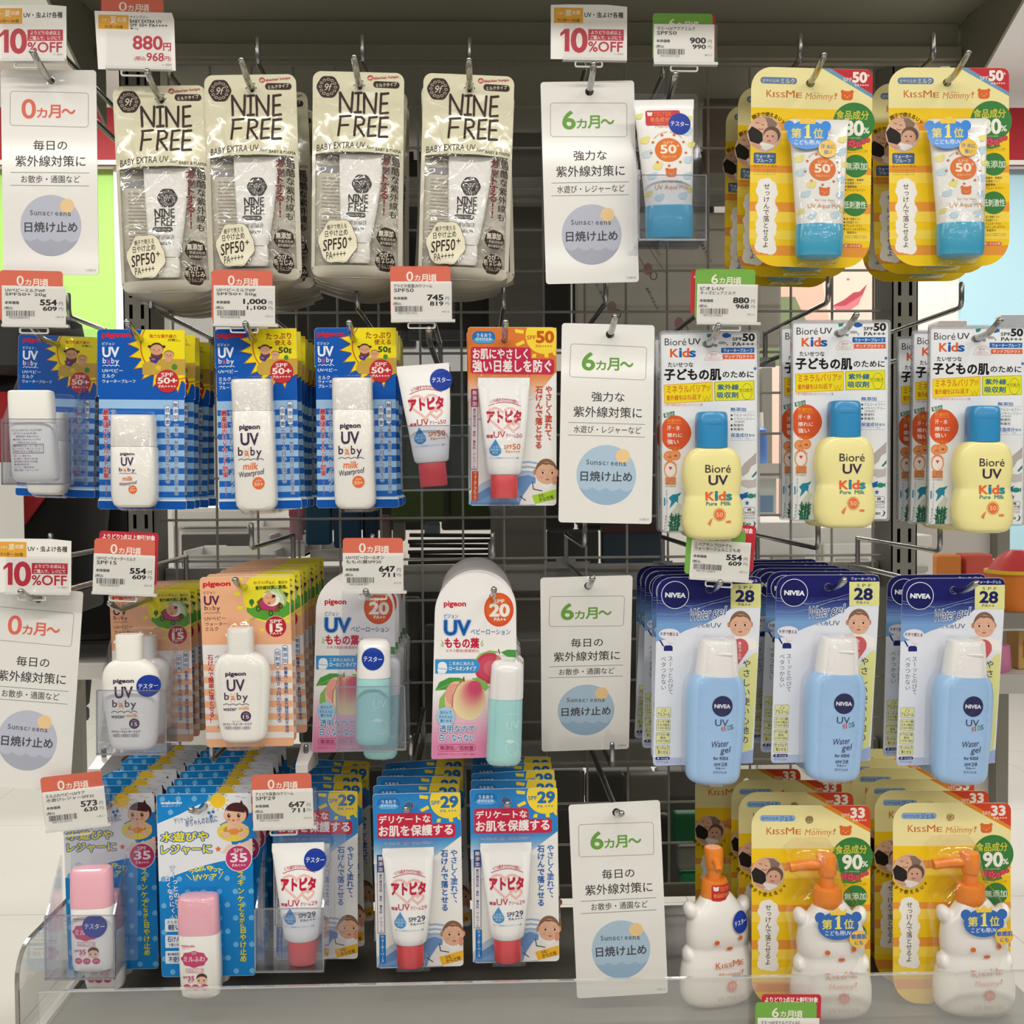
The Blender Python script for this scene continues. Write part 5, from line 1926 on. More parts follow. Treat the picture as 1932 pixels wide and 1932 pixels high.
def bottle_pink(root, q, hole, roll, yc):
    w = mat('bottle_white', '#f4f2ea', .3, .45, coat=.2)
    cap = prof(q, [(968, 1350, 1560, 12), (972, 1325, 1585, 18), (990, 1313, 1597, 21), (1200, 1312, 1605, 22), (1238, 1314, 1606, 22)], 3.2, yc=yc)
    body = prof(q, [(1236, 1318, 1604, 21), (1244, 1316, 1608, 22), (1500, 1320, 1616, 22), (1640, 1328, 1616, 22), (1680, 1338, 1606, 21), (1700, 1370, 1572, 16), (1706, 1400, 1545, 11)], 3.2, yc=yc)
    loft('bottle_cap', cap, mat('pink_cap', '#efb2bf', .28, .5, coat=.3), root)
    loft('bottle', body, w, root)
    p = Pr((0, 0, q.sc), hole, roll, surf=front(body))
    pk = '#cb4070'
    p.T(1345, 1298, 1447, 1315, 'wakodo', '#d8809a', .03)
    p.T(1352, 1320, 1420, 1330, '和光堂スキンケア', '#d8a0b0')
    p.poly([(1440 + 93 * math.cos(a) * (1 + .06 * math.cos(8 * a)), 1403 + 58 * math.sin(a) * (1 + .06 * math.cos(8 * a))) for a in [2 * math.pi * i / 48 for i in range(48)]], pk)
    p.T(1425, 1350, 1458, 1370, 'UV', '#f0c8d6', .01)
    p.T(1365, 1383, 1517, 1420, 'ミルふわ', '#f6e2ea', .02)
    p.frame(1380, 1470, 1508, 1501, 4, 3, '#d8809a')
    p.T(1388, 1476, 1500, 1496, '水遊び&レジャー用', '#cf6a8a')
    p.T(1358, 1528, 1392, 1545, 'SPF', pk, .02)
    p.T(1395, 1525, 1440, 1558, '35', pk, .03)
    p.T(1398, 1562, 1438, 1573, 'PA+++', pk)
    p.ell(1493, 1538, 38, 32, '#4a2226', 20)
    p.ell(1493, 1556, 37, 28, '#ecc0a0', 20)
    for d in (-20, 16):
        p.ell(1493 + d, 1557, 5, 7, '#4a2226', 8)
    for x in (1388, 1448, 1513):
        p.ell(x, 1606, 27, 22, pk, 18)
        p.T(x - 16, 1598, x + 16, 1612, '無添加', '#eec2d2')
    p.done_(root, 'bottle_print')
    return cap, body


def make_ring():
    root = thing('sunscreen_blister_pack', 'tmp', 'sunscreen')
    sc, hole, roll = 3.8476, (1480, 352), -.6
    q = Pr((0, 0, sc), hole, roll)
    hr, hp = 7.6, (0, 1.6)
    o = [(1136, 290), (1140, 270), (1155, 264), (1800, 264), (1818, 270), (1822, 288), (1836, 1588), (1830, 1606), (1815, 1610), (1180, 1610), (1163, 1604), (1158, 1588)]
    cardmesh('backing_card', [[q.L(*v) for v in o], ellp(hp[0], hp[1], hr, hr, 14)], 0.0005, ink('#e9ecf0'), root)
    p = Pr((0, 0, sc), hole, roll, hr=hr + .3, hpos=hp)
    B, LB = '#1486d0', '#6fb8e6'
    p.poly([(1138, 290), (1142, 271), (1156, 266), (1640, 266), (1560, 300), (1440, 345), (1300, 415), (1142, 480)], B)
    p.poly([(1146, 905)] + [(1146 + 110 * i, 905 - 165 * math.sin(math.pi * (.5 * i / 6.2))) for i in range(7)] + [(1828, 716), (1835, 1588), (1829, 1604), (1814, 1608), (1180, 1608), (1164, 1602), (1159, 1588)], B)
    random.seed(11)
    for y in range(0, 14):
        for x in range(0, 6):
            xx = 1180 + x * 115 + (y % 2) * 58
            yy = 300 + y * 98
            if (yy < 420 and xx < 1640 - (yy - 266) * 2.6) or (yy > 800 and xx < 1815 and yy < 1590):
                p.ell(xx, yy, 20, 20, LB, 12)
                p.poly([(xx + 2, yy - 26), (xx + 20, yy - 4), (xx, yy)], LB)
    p.T(1167, 315, 1320, 338, 'wakodo', '#f2f5f8', .03)
    p.T(1175, 345, 1308, 358, '和光堂スキンケア', '#dfeaf2')
    sy = '#f2c833'
    for a in range(0, 360, 30):
        c_, s_ = math.cos(math.radians(a)), math.sin(math.radians(a))
        pts = clip([(1580 + 62 * c_ - 8 * s_, 315 + 62 * s_ + 8 * c_), (1580 + 84 * c_, 315 + 84 * s_), (1580 + 62 * c_ + 8 * s_, 315 + 62 * s_ - 8 * c_)], 1140, 268, 1818, 600)
        p.poly(pts, sy)
    p.poly(clip(ellp(1580, 315, 55, 55), 1140, 268, 1818, 600), sy)
    for x, y in ((1725, 290), (1765, 300)):
        p.stroke([(x - 16, y), (x - 8, y - 6), (x, y), (x + 8, y - 6), (x + 16, y)], 3, '#9aa2a8')
    p.T(1262, 432, 1400, 474, 'デリケートな', '#3a5f9a', .01, rot=-8)
    p.T(1342, 440, 1575, 490, '赤ちゃんのお肌に', '#3a5f9a', .01, rot=-8)
    for x, y in ((1515, 405), (1545, 398), (1530, 430)):
        p.ell(x, y, 12, 12, '#3a7fc0', 10)
    ye, hb = '#f3e53e', '#1f69b8'
    p.T(1167, 545, 1505, 612, '水遊びや', ye, .035, halo=(hb, .12))
    p.T(1167, 640, 1530, 705, 'レジャーに', ye, .035, halo=(hb, .12))
    p.star(1578, 672, 26, '#e2713a')
    ringbaby(p, 1700, 460, 118)
    p.poly([(1600, 700), (1650, 640), (1720, 640), (1826, 600), (1828, 715)], '#f0d2be')
    p.ell(1725, 742, 98, 98, '#f2e6ea', 36)
    p.ell(1725, 742, 92, 92, '#c43d6e', 36)
    p.T(1692, 670, 1757, 698, 'SPF', '#f6e6ec', .01)
    p.T(1668, 705, 1785, 768, '35', '#f6e6ec', .03, res=3)
    p.T(1680, 782, 1775, 803, 'PA+++', '#f6e6ec', .01)
    p.arcT(1485, 1060, 250, -118, -62, 'うるおい守って', 44, '#f3e94e', .03)
    p.T(1395, 852, 1565, 896, 'UVケア', '#f3e94e', .03, halo=('#1c5a9a', .08))
    p.stroke([(1345, 855), (1382, 895)], 5, '#f3e94e')
    p.stroke([(1612, 840), (1582, 890)], 5, '#f3e94e')
    p.V(1243, 785, 1130, 'すーっとのびて', 46, '#f4f7fa', .02, halo=('#1f69b8', .07), skx=.14)
    p.V(1207, 860, 1190, '白くなりにくい', 42, '#f4f7fa', .02, halo=('#1f69b8', .07), skx=.16)
    for a, b_, t1, t2 in ((1180, 1275, 'さらさら', '軽い'), (1300, 1395, '石けん', 'で落とせる'), (1418, 1512, '紫外線吸収剤', '不使用')):
        p.rrect(1187, a, 1330, b_, 8, '#eef2f5')
        big1 = t1 == '石けん'
        p.T(1203, a + (14 if not big1 else 12), 1296, a + (34 if not big1 else 52), t1, '#2a4f8e', .025)
        p.T(1210, a + (42 if not big1 else 62), 1302, a + 84, t2, '#2a4f8e', .025)
    p.V(1738, 830, 1130, 'スキンケア', 54, '#e9df4c', .03, halo=('#1d4f58', .06))
    p.V(1745, 1095, 1260, 'しながら', 40, '#e9df4c', .03, halo=('#1d4f58', .06))
    p.V(1752, 1245, 1510, '日やけ止め', 52, '#e9df4c', .03, halo=('#1d4f58', .06))
    p.done_(root)
    cap, body = bottle_pink(root, q, hole, roll, 25)
    blister('blister', cap[:-1] + body[1:], root, 1.4, 3, 3)
    return root


def make_tester_pink():
    root = thing('tester_bottle', 'white tester bottle with pink cap and blue sticker, in clear holder', 'sunscreen')
    sc, hole = 3.8476, (1465, 1706)
    q = Pr((0, 0, sc), hole, -1.5)
    cap, body = bottle_pink(root, q, hole, -1.5, 0)
    tester_dot(root, sc, hole, -1.5, 1502, 1358, 84, front(body, .25), 4)
    return root


# ---------------------------------------------------------------- yellow mother-and-baby cards (rows one and four)
def motherphoto(p, cx, cy, r):
    """round printed photo: a mother bending over a baby"""
    p.ell(cx, cy, r, r * 1.03, '#d9b7a0', 36)
    cl = lambda pts: clip(pts, cx - r, cy - r, cx + r, cy + r)
    p.poly([(cx - r * .2, cy - r * .95), (cx + r * .35, cy - r * .92), (cx + r * .75, cy - r * .6), (cx + r * .5, cy - r * .2), (cx + r * .1, cy - r * .45), (cx - r * .15, cy - r * .7)], '#8a7264')
    p.ell(cx - r * .3, cy - r * .5, r * .46, r * .42, '#dcb096', 22)
    p.poly([(cx - r * .62, cy - r * .75), (cx - r * .25, cy - r * .98), (cx + r * .1, cy - r * .85), (cx - r * .1, cy - r * .6), (cx - r * .5, cy - r * .5)], '#d8a88c')
    for dx, dy in ((-.45, -.62), (-.12, -.52)):
        p.stroke([(cx + r * (dx - .07), cy + r * dy), (cx + r * (dx + .08), cy + r * (dy + .03))], r * .035, '#5a4034')
    p.stroke([(cx - r * .35, cy - r * .28), (cx - r * .2, cy - r * .22), (cx - r * .08, cy - r * .27)], r * .05, '#b0584e')
    p.poly([(cx - r * .98, cy - r * .1), (cx - r * .75, cy - r * .4), (cx - r * .35, cy - r * .2), (cx - r * .12, cy + r * .0), (cx - r * .1, cy + r * .42), (cx - r * .35, cy + r * .62), (cx - r * .85, cy + r * .45)], '#26221f')
    p.ell(cx + r * .42, cy + r * .05, r * .5, r * .48, '#6b5244', 24)
    p.ell(cx + r * .36, cy + r * .2, r * .42, r * .42, '#d6a890', 22)
    for dx in (.18, .48):
        p.ell(cx + r * dx, cy + r * .14, r * .05, r * .05, '#33241f', 8)
    p.ell(cx + r * .27, cy + r * .42, r * .12, r * .06, '#c0706a', 10)
    p.poly([(cx - r * .2, cy + r * .5), (cx + r * .1, cy + r * .55), (cx + r * .5, cy + r * .62), (cx + r * .62, cy + r * .75), (cx + r * .1, cy + r * .99), (cx - r * .3, cy + r * .8)], '#ece6e2')
    p.poly([(cx - r * .75, cy + r * .5), (cx - r * .3, cy + r * .62), (cx - r * .1, cy + r * .8), (cx - r * .35, cy + r * .85), (cx - r * .7, cy + r * .68)], '#d6a084')


def make_mother(gel):
    root = thing('sunscreen_blister_pack', 'tmp', 'sunscreen')
    sc, hole, roll = 3.45, (883, 533), -.9
    q = Pr((0, 0, sc), hole, roll)
    hr, hp = 8.2, (0, 1.8)
    bot = 1725 if not gel else 1785
    o = rr(496, 443, 1290, bot, (135, 48, 185, 185))
    o = [(x + (y - 443) * .012, y) for x, y in o]
    # the green roundel pokes out of the outline
    cardmesh('backing_card', [[q.L(*v) for v in o], ellp(hp[0], hp[1], hr, hr, 14)], 0.0006, ink('#efe4a4'), root, side=PAPER)
    p = Pr((0, 0, sc), hole, roll, hr=hr + .3, hpos=hp)
    E = lambda y: (y - 443) * .012

    def band(y0, y1, c):
        pts = clip(o, -9999, y0, 9999, y1)
        p.poly([(x, y) for x, y in pts], c)
    Y1, Y2, O1 = '#f3ca1f', '#f6d650', '#e8993a'
    yb = 705 if not gel else 730
    band(yb, bot - 1, Y1)
    sh = 0 if not gel else 30
    for a, b, c in ((795, 850, O1), (850, 900, Y2), (1075, 1120, O1), (1120, 1190, Y2), (1310, 1372, O1), (1372, 1440, Y2), (1590, 1655, O1), (1490, 1550, Y2)):
        band(a + sh, b + sh, c)
    red, st = ('#c12c38', '#6c9ab8') if not gel else ('#d6482c', '#e58c2c')
    edge = [(1240, 444), (1262, 447), (1280, 460), (1289, 480), (1291, 490)]
    p.poly([(960, 444), (1240, 444)] + edge + [(1292, 625)], st)
    p.poly([(1018, 444), (1240, 444)] + edge + [(1292, 600)], red)
    w = '#f6e9e0'
    p.T(1098, 498, 1155, 522, 'SPF', w, .0)
    p.T(1160, 462, 1250, 525, '33' if gel else '50', w, .045, res=3)
    if not gel:
        p.T(1251, 470, 1270, 490, '+', w, .0)
    p.T(1175, 534, 1265, 552, 'PA+++' if gel else 'PA++++', w, .01)
    px = (557, 795) if not gel else (553, 790)
    p.rrect(px[0], 508, px[1], 550, 20, '#5f7aa8' if not gel else '#8fb0d6')
    t2 = '#d9d8a8' if not gel else '#3f5f94'
    p.T(px[0] + 15, 519, px[0] + 122, 541, '日やけ止め', t2, .01)
    p.T(px[0] + 133, 514, px[1] - 15, 546, 'ジェル' if gel else 'ミルク', t2, .02)
    kc = '#cb6a2c'
    for x0, x1, y0, ch in ((598, 636, 590, 'K'), (641, 650, 603, 'I'), (657, 685, 603, 'S'), (692, 720, 603, 'S'), (727, 782, 590, 'M'), (792, 830, 603, 'E')):
        p.T(x0, y0, x1, 636, ch, kc, .005)
    p.T(855, 600, 1035, 655, 'Mommy', '#d48a48', -.005, skew=.2)
    p.T(1042, 598, 1060, 636, '!', '#d48a48', 0, skew=.2)
    p.T(905, 597, 965, 609, 'マミー', '#d48a48')
    bear(p, 1126, 612, 38, '#de6a2c')
    p.ell(1175, 786, 137, 130, '#3b803e', 44)
    p.T(1058, 708, 1270, 766, '食品成分', '#cfc944', .02)
    p.T(1110, 774, 1238, 868, '90' if gel else '80', '#f0efe4', .035, res=3)
    p.T(1238, 815, 1278, 852, '%', '#f0efe4', .02)
    p.T(1115, 878, 1225, 890, '※水を除く全成分中の食品成分', '#c9dab8')
    p.poly([(1090, 900), (1120, 880), (1130, 930), (1180, 950), (1225, 930), (1240, 950), (1180, 965), (1110, 960)], '#4f8a3a')
    for x, y, r_ in ((1120, 915, 24), (1165, 920, 30), (1210, 925, 22), (1240, 905, 18), (1268, 895, 17)):
        p.ell(x, y, r_, r_ * .95, '#c23a50', 16)
        for k in range(5):
            p.ell(x + r_ * .5 * math.cos(k * 1.257), y + r_ * .5 * math.sin(k * 1.257), r_ * .22, r_ * .22, '#dc6a78', 8)
    p.T(1118, 962, 1270, 970, '※イメージですローヤルゼリー配合', '#6a5a1c')
    p.T(1118, 973, 1265, 981, '(保湿成分)ラズベリーエキス', '#6a5a1c')
    if gel:
        motherphoto(p, 609, 899, 112)
        p.arcT(609, 899, 136, 152, 28, '親子で使えるUV', 30, '#5a4414', .02, down=True)
        cy0, cy1 = 1072, 1540
    else:
        motherphoto(p, 592, 872, 112)
        p.arcT(598, 915, 168, -122, -42, '親子で使えるUV', 32, '#6a4e10', .02)
        p.rrect(524, 994, 671, 1064, 10, '#4f6893')
        p.T(540, 1006, 655, 1029, 'ウォーター', '#eef0f2', .015)
        p.T(545, 1033, 645, 1056, 'プルーフ', '#eef0f2', .015)
        p.T(525, 1071, 680, 1090, '耐水テスト済み', '#a8601c')
        for i in range(3):
            p.T(528, 1100 + i * 14, 672, 1110 + i * 14, 'すべての方にアレルギーが起きないわけでは', '#8a6a1c')
        cy0, cy1 = 1160, 1642
    pts = []
    n = 12
    for i in range(n):
        t = i / (n - 1)
        y = cy0 + 42 + (cy1 - cy0 - 84) * t
        wv = 14 + 10 * math.sin(i * 1.9)
        pts += [(617 - wv - 10, y), (617 + wv + 10, y + 12)]
    p.blob(pts + [(617, cy0 + 36), (617, cy1 - 36)], 40, '#f2efe8')
    if not gel:
        p.poly([(660, 1330), (700, 1368), (660, 1368)], '#f2efe8')
    p.rect(590, cy0 + 50, 645, cy1 - 50, '#f2efe8')
    p.V(616, cy0 + 30, cy1 - 34, 'せっけんで落とせるよ', 43, '#43331c', .008)
    dy = 0 if not gel else -15
    for cy, t in ((1065 + dy, '無添加'), (1315 + dy, '低刺激性')):
        p.ell(1196, cy, 80, 74, '#3b803e', 36)
        p.T(1122, cy - 24, 1270, cy + 24, t, '#dfe8d2', .015)
    b1 = ('無着色・無香料', '防腐剤フリー', '無鉱物油', 'アルコールフリー') + (('シリコンフリー',) if gel else ())
    for i, t in enumerate(b1):
        y = 1145 + dy + i * 22
        p.ell(1131, y + 9, 6, 6, '#4a3a14', 8)
        p.T(1143, y, 1143 + len(t) * 15.2, y + 17, t, '#4a3a14', .01)
    for i, t in enumerate(('皮フ刺激テスト', '光刺激テスト', 'アレルギーテスト', 'スティンギングテスト')):
        y = 1398 + dy + i * 22
        p.ell(1131, y + 9, 6, 6, '#4a3a14', 8)
        p.T(1143, y, 1143 + len(t) * 13.2, y + 17, t, '#4a3a14', .01)
    p.T(1150, 1486 + dy, 1212, 1502 + dy, '実施済み', '#4a3a14', .01)
    for i in range(2):
        p.T(1140, 1512 + dy + i * 11, 1282, 1520 + dy + i * 11, '※すべての方にアレルギーや刺激が起きないということではありません', '#7a6420')
    p.rrect(1125, 1567, 1251, 1593, 12, '#d8703c')
    p.T(1135, 1571, 1240, 1589, '顔・からだ用', '#f3e2c8', .01)
    p.done_(root)
    if gel:
        cap, body, pump = bear_bottle(root, lambda x, y: ((x - 988) / 3.7725, (y - 540) / 3.7725), 36, True)
        fr = 74
        sx, sy = (1105 - 988) / 3.7725, (1205 - 540) / 3.7725
        k = 1.0
    else:
        tp, cp = tube_aqua(root, q, hole, roll, 22)
        # flat tray of the shell
        sh_ = [(tp[0][0] - 6, tp[0][1], tp[0][2] + 4, 1.5, 8, 0), (tp[0][0] - 2, tp[0][1], tp[0][2] + 4, 26, 8, 0)] + [(r[0], r[1], r[2] + 3, r[5] + r[3] + 3, 3, 0) for r in tp[2:-1]] + [(r[0], r[1], r[2] + 3, r[5] + r[3] + 3, 3, 0) for r in cp[1:-1]] + [(cp[-1][0] + 6, cp[-1][1], cp[-1][2] + 3, 38, 3, 0), (cp[-1][0] + 9, cp[-1][1], cp[-1][2] + 5, 1.5, 3, 0)]
        loft('blister', sh_, BLISTER, root, seg=40, half=True, smooth=50, caps=False)
        sx, sy = (830 - 883) / 3.45, (905 - 533) / 3.45
        fr = 37
        k = 1.0
    # award sticker on the front of the shell
    lab = Pr((0, 0, 1.0), (0, 0), 0, y0=(-fr * UP if gel else 0), surf=(lambda x, y: -fr * UP + .0004 * ((x - sx) / 38) ** 2) if not gel else None, step=.00006)
    bl = '#1f86e0' if not gel else '#1d62b4'
    lab.ell(sx - 34, sy - 14, 10, 10, bl, 18)
    lab.ell(sx + 34, sy - 14, 10, 10, bl, 18)
    lab.ell(sx, sy + 2, 38, 26.5, bl, 40)
    lab.poly([(sx - 14, sy - 18), (sx - 16, sy - 30), (sx - 8, sy - 24), (sx, sy - 32), (sx + 8, sy - 24), (sx + 16, sy - 30), (sx + 14, sy - 18)], '#f0c838')
    lab.T(sx - 30, sy - 10, sx - 12, sy + 8, '第', '#e8d85a', .02)
    lab.poly([(sx - 6, sy - 11), (sx, sy - 17), (sx + 3.5, sy - 17), (sx + 3.5, sy + 5), (sx + 6.5, sy + 5.5), (sx + 6.5, sy + 8), (sx - 6, sy + 8), (sx - 6, sy + 5.5), (sx - 2.5, sy + 5), (sx - 2.5, sy - 12), (sx - 6, sy - 9)], '#f2e36a', 'printed_lettering')
    lab.T(sx + 11, sy - 10, sx + 29, sy + 8, '位', '#e8d85a', .02)
    lab.T(sx - 24, sy + 11, sx + 24, sy + 20, 'こども用UV', '#e6f0f8', .01)
    lab.ell(sx + 38, sy + 27, 17.5, 16, '#edc036', 26)
    if gel:
        lab.T(sx + 24, sy + 18, sx + 53, sy + 27, '敏感肌', '#3a6ab0', .04)
        lab.T(sx + 31, sy + 30, sx + 46, sy + 38, 'にも', '#2f5f9a', .02)
    else:
        lab.T(sx + 25, sy + 19, sx + 51, sy + 27, '汗 水に', '#2f5f9a', .02)
        lab.T(sx + 31, sy + 29, sx + 46, sy + 37, '強い', '#2f5f9a', .02)
    lab.done_(root, 'award_sticker', inkf=lambda h: mat('foil_' + h.lstrip('#'), h, .22, .5, coat=.4))
    return root


def tube_aqua(root, q, hole, roll, yc):
    tp = prof(q, [(797, 727, 1114, 1.4, 8), (848, 728, 1112, 1.9, 8), (865, 731, 1110, 4, 6), (1000, 748, 1108, 11), (1200, 768, 1102, 18), (1380, 785, 1096, 22, 2.3), (1474, 794, 1092, 23, 2.2)], 2.7, yc=yc)
    loft('tube', tp, mat('tube_pearl', '#ecebe6', .32, .45, coat=.2), root)
    cp = prof(q, [(1472, 792, 1095, 23.5), (1478, 790, 1097, 24), (1640, 792, 1095, 23.5), (1672, 800, 1088, 22), (1686, 830, 1060, 16)], 2.6, yc=yc)
    loft('tube_cap', cp, mat('aqua_cap', '#3fa6c8', .28, .5, coat=.3), root)
    p = Pr((0, 0, q.sc), hole, roll, surf=front(tp))
    for x, y, r_, c in ((760, 905, 22, 'y'), (1068, 928, 28, 'y'), (790, 1060, 30, 'y'), (1060, 1010, 34, 'b'), (1085, 1090, 25, 'y'), (800, 1150, 32, 'b'), (865, 1230, 30, 'y'), (1060, 1190, 30, 'b'), (830, 1290, 28, 'b'), (1055, 1290, 30, 'b'), (805, 1400, 22, 'y'), (870, 1430, 28, 'b'), (1020, 1420, 30, 'b'), (1070, 1380, 20, 'y'), (950, 905, 26, 'b'), (1000, 1350, 18, 'b')):
        col = '#c4d9e2' if c == 'b' else '#e9e08c'
        p.ell(x, y, r_, r_ * .75, col, 14)
        p.ell(x + r_ * .7, y - r_ * .5, r_ * .5, r_ * .45, col, 10)
    p.T(900, 925, 990, 945, 'KISSME', '#dcaa70', .0)
    p.T(860, 960, 985, 990, 'Mommy!', '#d88c4a', 0, skew=.2)
    p.arcT(938, 1125, 118, -140, -40, 'waterproof sunscreen', 20, '#d8a878')
    og = '#e0752c'
    p.ell(938, 1126, 86, 76, og, 40)
    for a in range(0, 360, 40):
        p.ell(938 + 112 * math.cos(math.radians(a + 10)), 1126 + 102 * math.sin(math.radians(a + 10)), 9, 8, '#d8703a', 10)
    p.T(905, 1070, 972, 1090, 'SPF', '#f0c8a0')
    p.T(888, 1095, 985, 1148, '50', '#f6ead8', .03, res=3)
    p.T(988, 1090, 1006, 1110, '+', '#f6ead8')
    p.T(895, 1162, 985, 1180, 'PA++++', '#f0c8a0')
    bear(p, 950, 1272, 33, '#dd7030', '#efd9c0')
    p.T(890, 1318, 1018, 1338, 'for my dear', '#dba878')
    p.T(845, 1350, 1065, 1386, 'UV Aqua Milk', '#d59a58', .0)
    p.done_(root, 'tube_print')
    return tp, cp


def make_tester_aqua():
    root = thing('tester_tube', 'white tester tube with aqua cap and orange sun print, in clear holder', 'sunscreen')
    sc, hole, roll = 3.45, (943, 1686), 0
    q = Pr((0, 0, sc), hole, roll)
    tp, cp = tube_aqua(root, q, hole, roll, 0)
    p = Pr((0, 0, sc), hole, roll, surf=front(tp, .3), step=.00006)
    p.rrect(800, 868, 1020, 965, 14, '#c9333c')
    bear(p, 828, 892, 15, '#f2ece6', '#c9333c')
    p.T(850, 878, 965, 904, 'TESTER', '#e8703a', .02)
    p.T(828, 912, 1000, 944, '食品成分80%', '#e8953a', .02)
    p.T(840, 950, 985, 960, 'すべて食品成分でつくりました', '#e0a08a')
    p.done_(root, 'tester_label')
    tester_dot(root, sc, hole, roll, 1015, 958, 70, front(tp, .6), 5)
    return root


def bear_bottle(root, M, yc, in_pack):
    """white bear-shaped pump bottle. M maps the sketch of the gel card to local pixels"""
    def L(x, y):
        return M(x, y)
    rows = [(1095 - h_, 1095 + h_, y, d) for y, h_, d in ((1090, 100, 20), (1120, 125, 24), (1170, 162, 28), (1215, 200, 31), (1270, 226, 33), (1370, 240, 34), (1430, 238, 33), (1470, 231, 31.5), (1510, 242, 33), (1600, 272, 36), (1700, 288, 37), (1790, 286, 36), (1860, 262, 33), (1895, 205, 26), (1908, 150, 20))]
    rows = [(y, a, b, d) for a, b, y, d in rows]
    pf = []
    for y, a, b, d in rows:
        cx, cy = L((a + b) / 2, y)
        pf.append((cy, cx, (b - a) / 2 / 3.7725, d, 2.6, yc))
    pf = smooth_prof(pf, 3)
    body = loft('body', pf, WHITEP, None, seg=40)
    bm = bmesh.new()
    bm.from_mesh(body.data)
    for ex, ey, rx, ry, rot in ((886, 1203, 52, 72, -.35), (1304, 1203, 52, 72, .35)):
        cx, cy = L(ex, ey)
        mm = Matrix.Translation((cx * UP, -yc * UP * .92, -cy * UP)) @ Matrix.Rotation(rot, 4, 'Y') @ Matrix.Diagonal((rx / 3.77 * UP, 19 * UP, ry / 3.77 * UP, 1))
        bmesh.ops.create_uvsphere(bm, u_segments=20, v_segments=12, radius=1.0, matrix=mm)
    for ex, ey, r_ in ((868, 1530, 55), (1322, 1530, 55)):
        cx, cy = L(ex, ey)
        mm = Matrix.Translation((cx * UP, -yc * UP * 1.1, -cy * UP)) @ Matrix.Diagonal((r_ / 3.77 * UP * .8, 20 * UP, r_ / 3.77 * UP * 1.3, 1))
        bmesh.ops.create_uvsphere(bm, u_segments=20, v_segments=12, radius=1.0, matrix=mm)
    bm.to_mesh(body.data)
    bm.free()
    rm = body.modifiers.new('r', 'REMESH')
    rm.mode = 'VOXEL'
    rm.voxel_size = .0011
    sm = body.modifiers.new('s', 'SMOOTH')
    sm.iterations = 4
    sm.factor = .6
    dg = bpy.context.evaluated_depsgraph_get()
    me = bpy.data.meshes.new_from_object(body.evaluated_get(dg))
    bpy.data.objects.remove(body)
    me.materials.clear()
    me.materials.append(WHITEP)
    me.polygons.foreach_set('use_smooth', [True] * len(me.polygons))
    link('bottle', me, root)
    OR = mat('orange_pump', '#f08a2c', .3, .5, coat=.25)
    co, ct = L(1075, 1000)
    pump = None
    rowsP = [(985, 985, 1165, 22), (1000, 978, 1172, 23.5), (1105, 972, 1178, 25), (1135, 985, 1170, 24)]
    pr_ = []
    for y, a, b, d in rowsP:
        cx, cy = L((a + b) / 2, y)
        pr_.append((cy, cx, (b - a) / 2 / 3.7725, d, 2, yc))
    loft('pump_collar', pr_, OR, root, seg=28)
    stem = []
    for y, a, b in ((880, 1010, 1135), (990, 1012, 1133)):
        cx, cy = L((a + b) / 2, y)
        stem.append((cy, cx, (b - a) / 2 / 3.7725 * .8, (b - a) / 2 / 3.7725 * .8, 2, yc))
    loft('pump_stem', stem, OR, root, seg=20)
    head = []
    for y, a, b in ((752, 1008, 1120), (758, 1000, 1132), (775, 998, 1138), (880, 1010, 1140), (900, 1014, 1136)):
        cx, cy = L((a + b) / 2, y)
        head.append((cy, cx, (b - a) / 2 / 3.7725, (b - a) / 2 / 3.7725, 2, yc))
    hd = loft('pump_head', head, OR, root, seg=24)
    if in_pack:
        a, b = L(805, 830), L(1040, 825)
        loc = tube([(b[0] * UP, -yc * UP, -b[1] * UP), ((a[0] + 30) * UP, -yc * UP, -(a[1] - 1) * UP), (a[0] * UP, -yc * UP, -(a[1] + 3) * UP)], 10 * UP, 12)
    else:
        b = L(1062, 830)
        loc = tube([(b[0] * UP, -yc * UP, -b[1] * UP), ((b[0] - 6) * UP, -(yc + 34) * UP, -(b[1] + 2) * UP), ((b[0] - 9) * UP, -(yc + 46) * UP, -(b[1] + 10) * UP)], 7 * UP, 12)
    mesh('spout', loc[0], loc[1], OR, None, hd, 40)
    # face and words
    ff0 = front(pf, 0)
    p = Pr((0, 0, 1.0), (0, 0), 0, surf=lambda x, y: ff0(x, y) - .0014)

    def B(x0, y0, x1, y1):
        a, b = L(x0, y0), L(x1, y1)
        return (a[0], a[1], b[0], b[1])
    og = '#dd6d34'
    for x, y, rx, ry in ((1032, 1405, 19, 17), (1220, 1390, 18, 17), (1133, 1458, 25, 12)):
        c = L(x, y)
        p.ell(c[0], c[1], rx / 3.77, ry / 3.77, og, 18)
    for x0, x1, y0, ch in ((1020, 1058, 1545, 'K'), (1066, 1072, 1558, 'I'), (1082, 1112, 1556, 'S'), (1118, 1146, 1553, 'S'), (1154, 1204, 1538, 'M'), (1212, 1244, 1546, 'E')):
        p.T(*B(x0, y0 + 4, x1, 1592 - (x0 - 1020) * .05), ch, '#cf7048', .005)
    p.T(*B(1040, 1622, 1215, 1668), 'Mommy', '#d89070', 0, skew=.2)
    p.T(*B(1222, 1615, 1238, 1650), '!', '#d89070', 0, skew=.2)
    c = L(1144, 1725)
    p.ell(c[0], c[1], 10, 10, '#e0785a', 22)
    p.T(*B(1122, 1712, 1166, 1738), '33', '#f2d8c8')
    for a in range(0, 360, 45):
        p.ell(c[0] + 12.5 * math.cos(math.radians(a)), c[1] + 12.5 * math.sin(math.radians(a)), .9, .9, '#e0785a', 8)
    p.T(*B(1035, 1795, 1252, 1830), 'UV Mild Gel', '#cfa890', .0)
    p.done_(root, 'bottle_print')
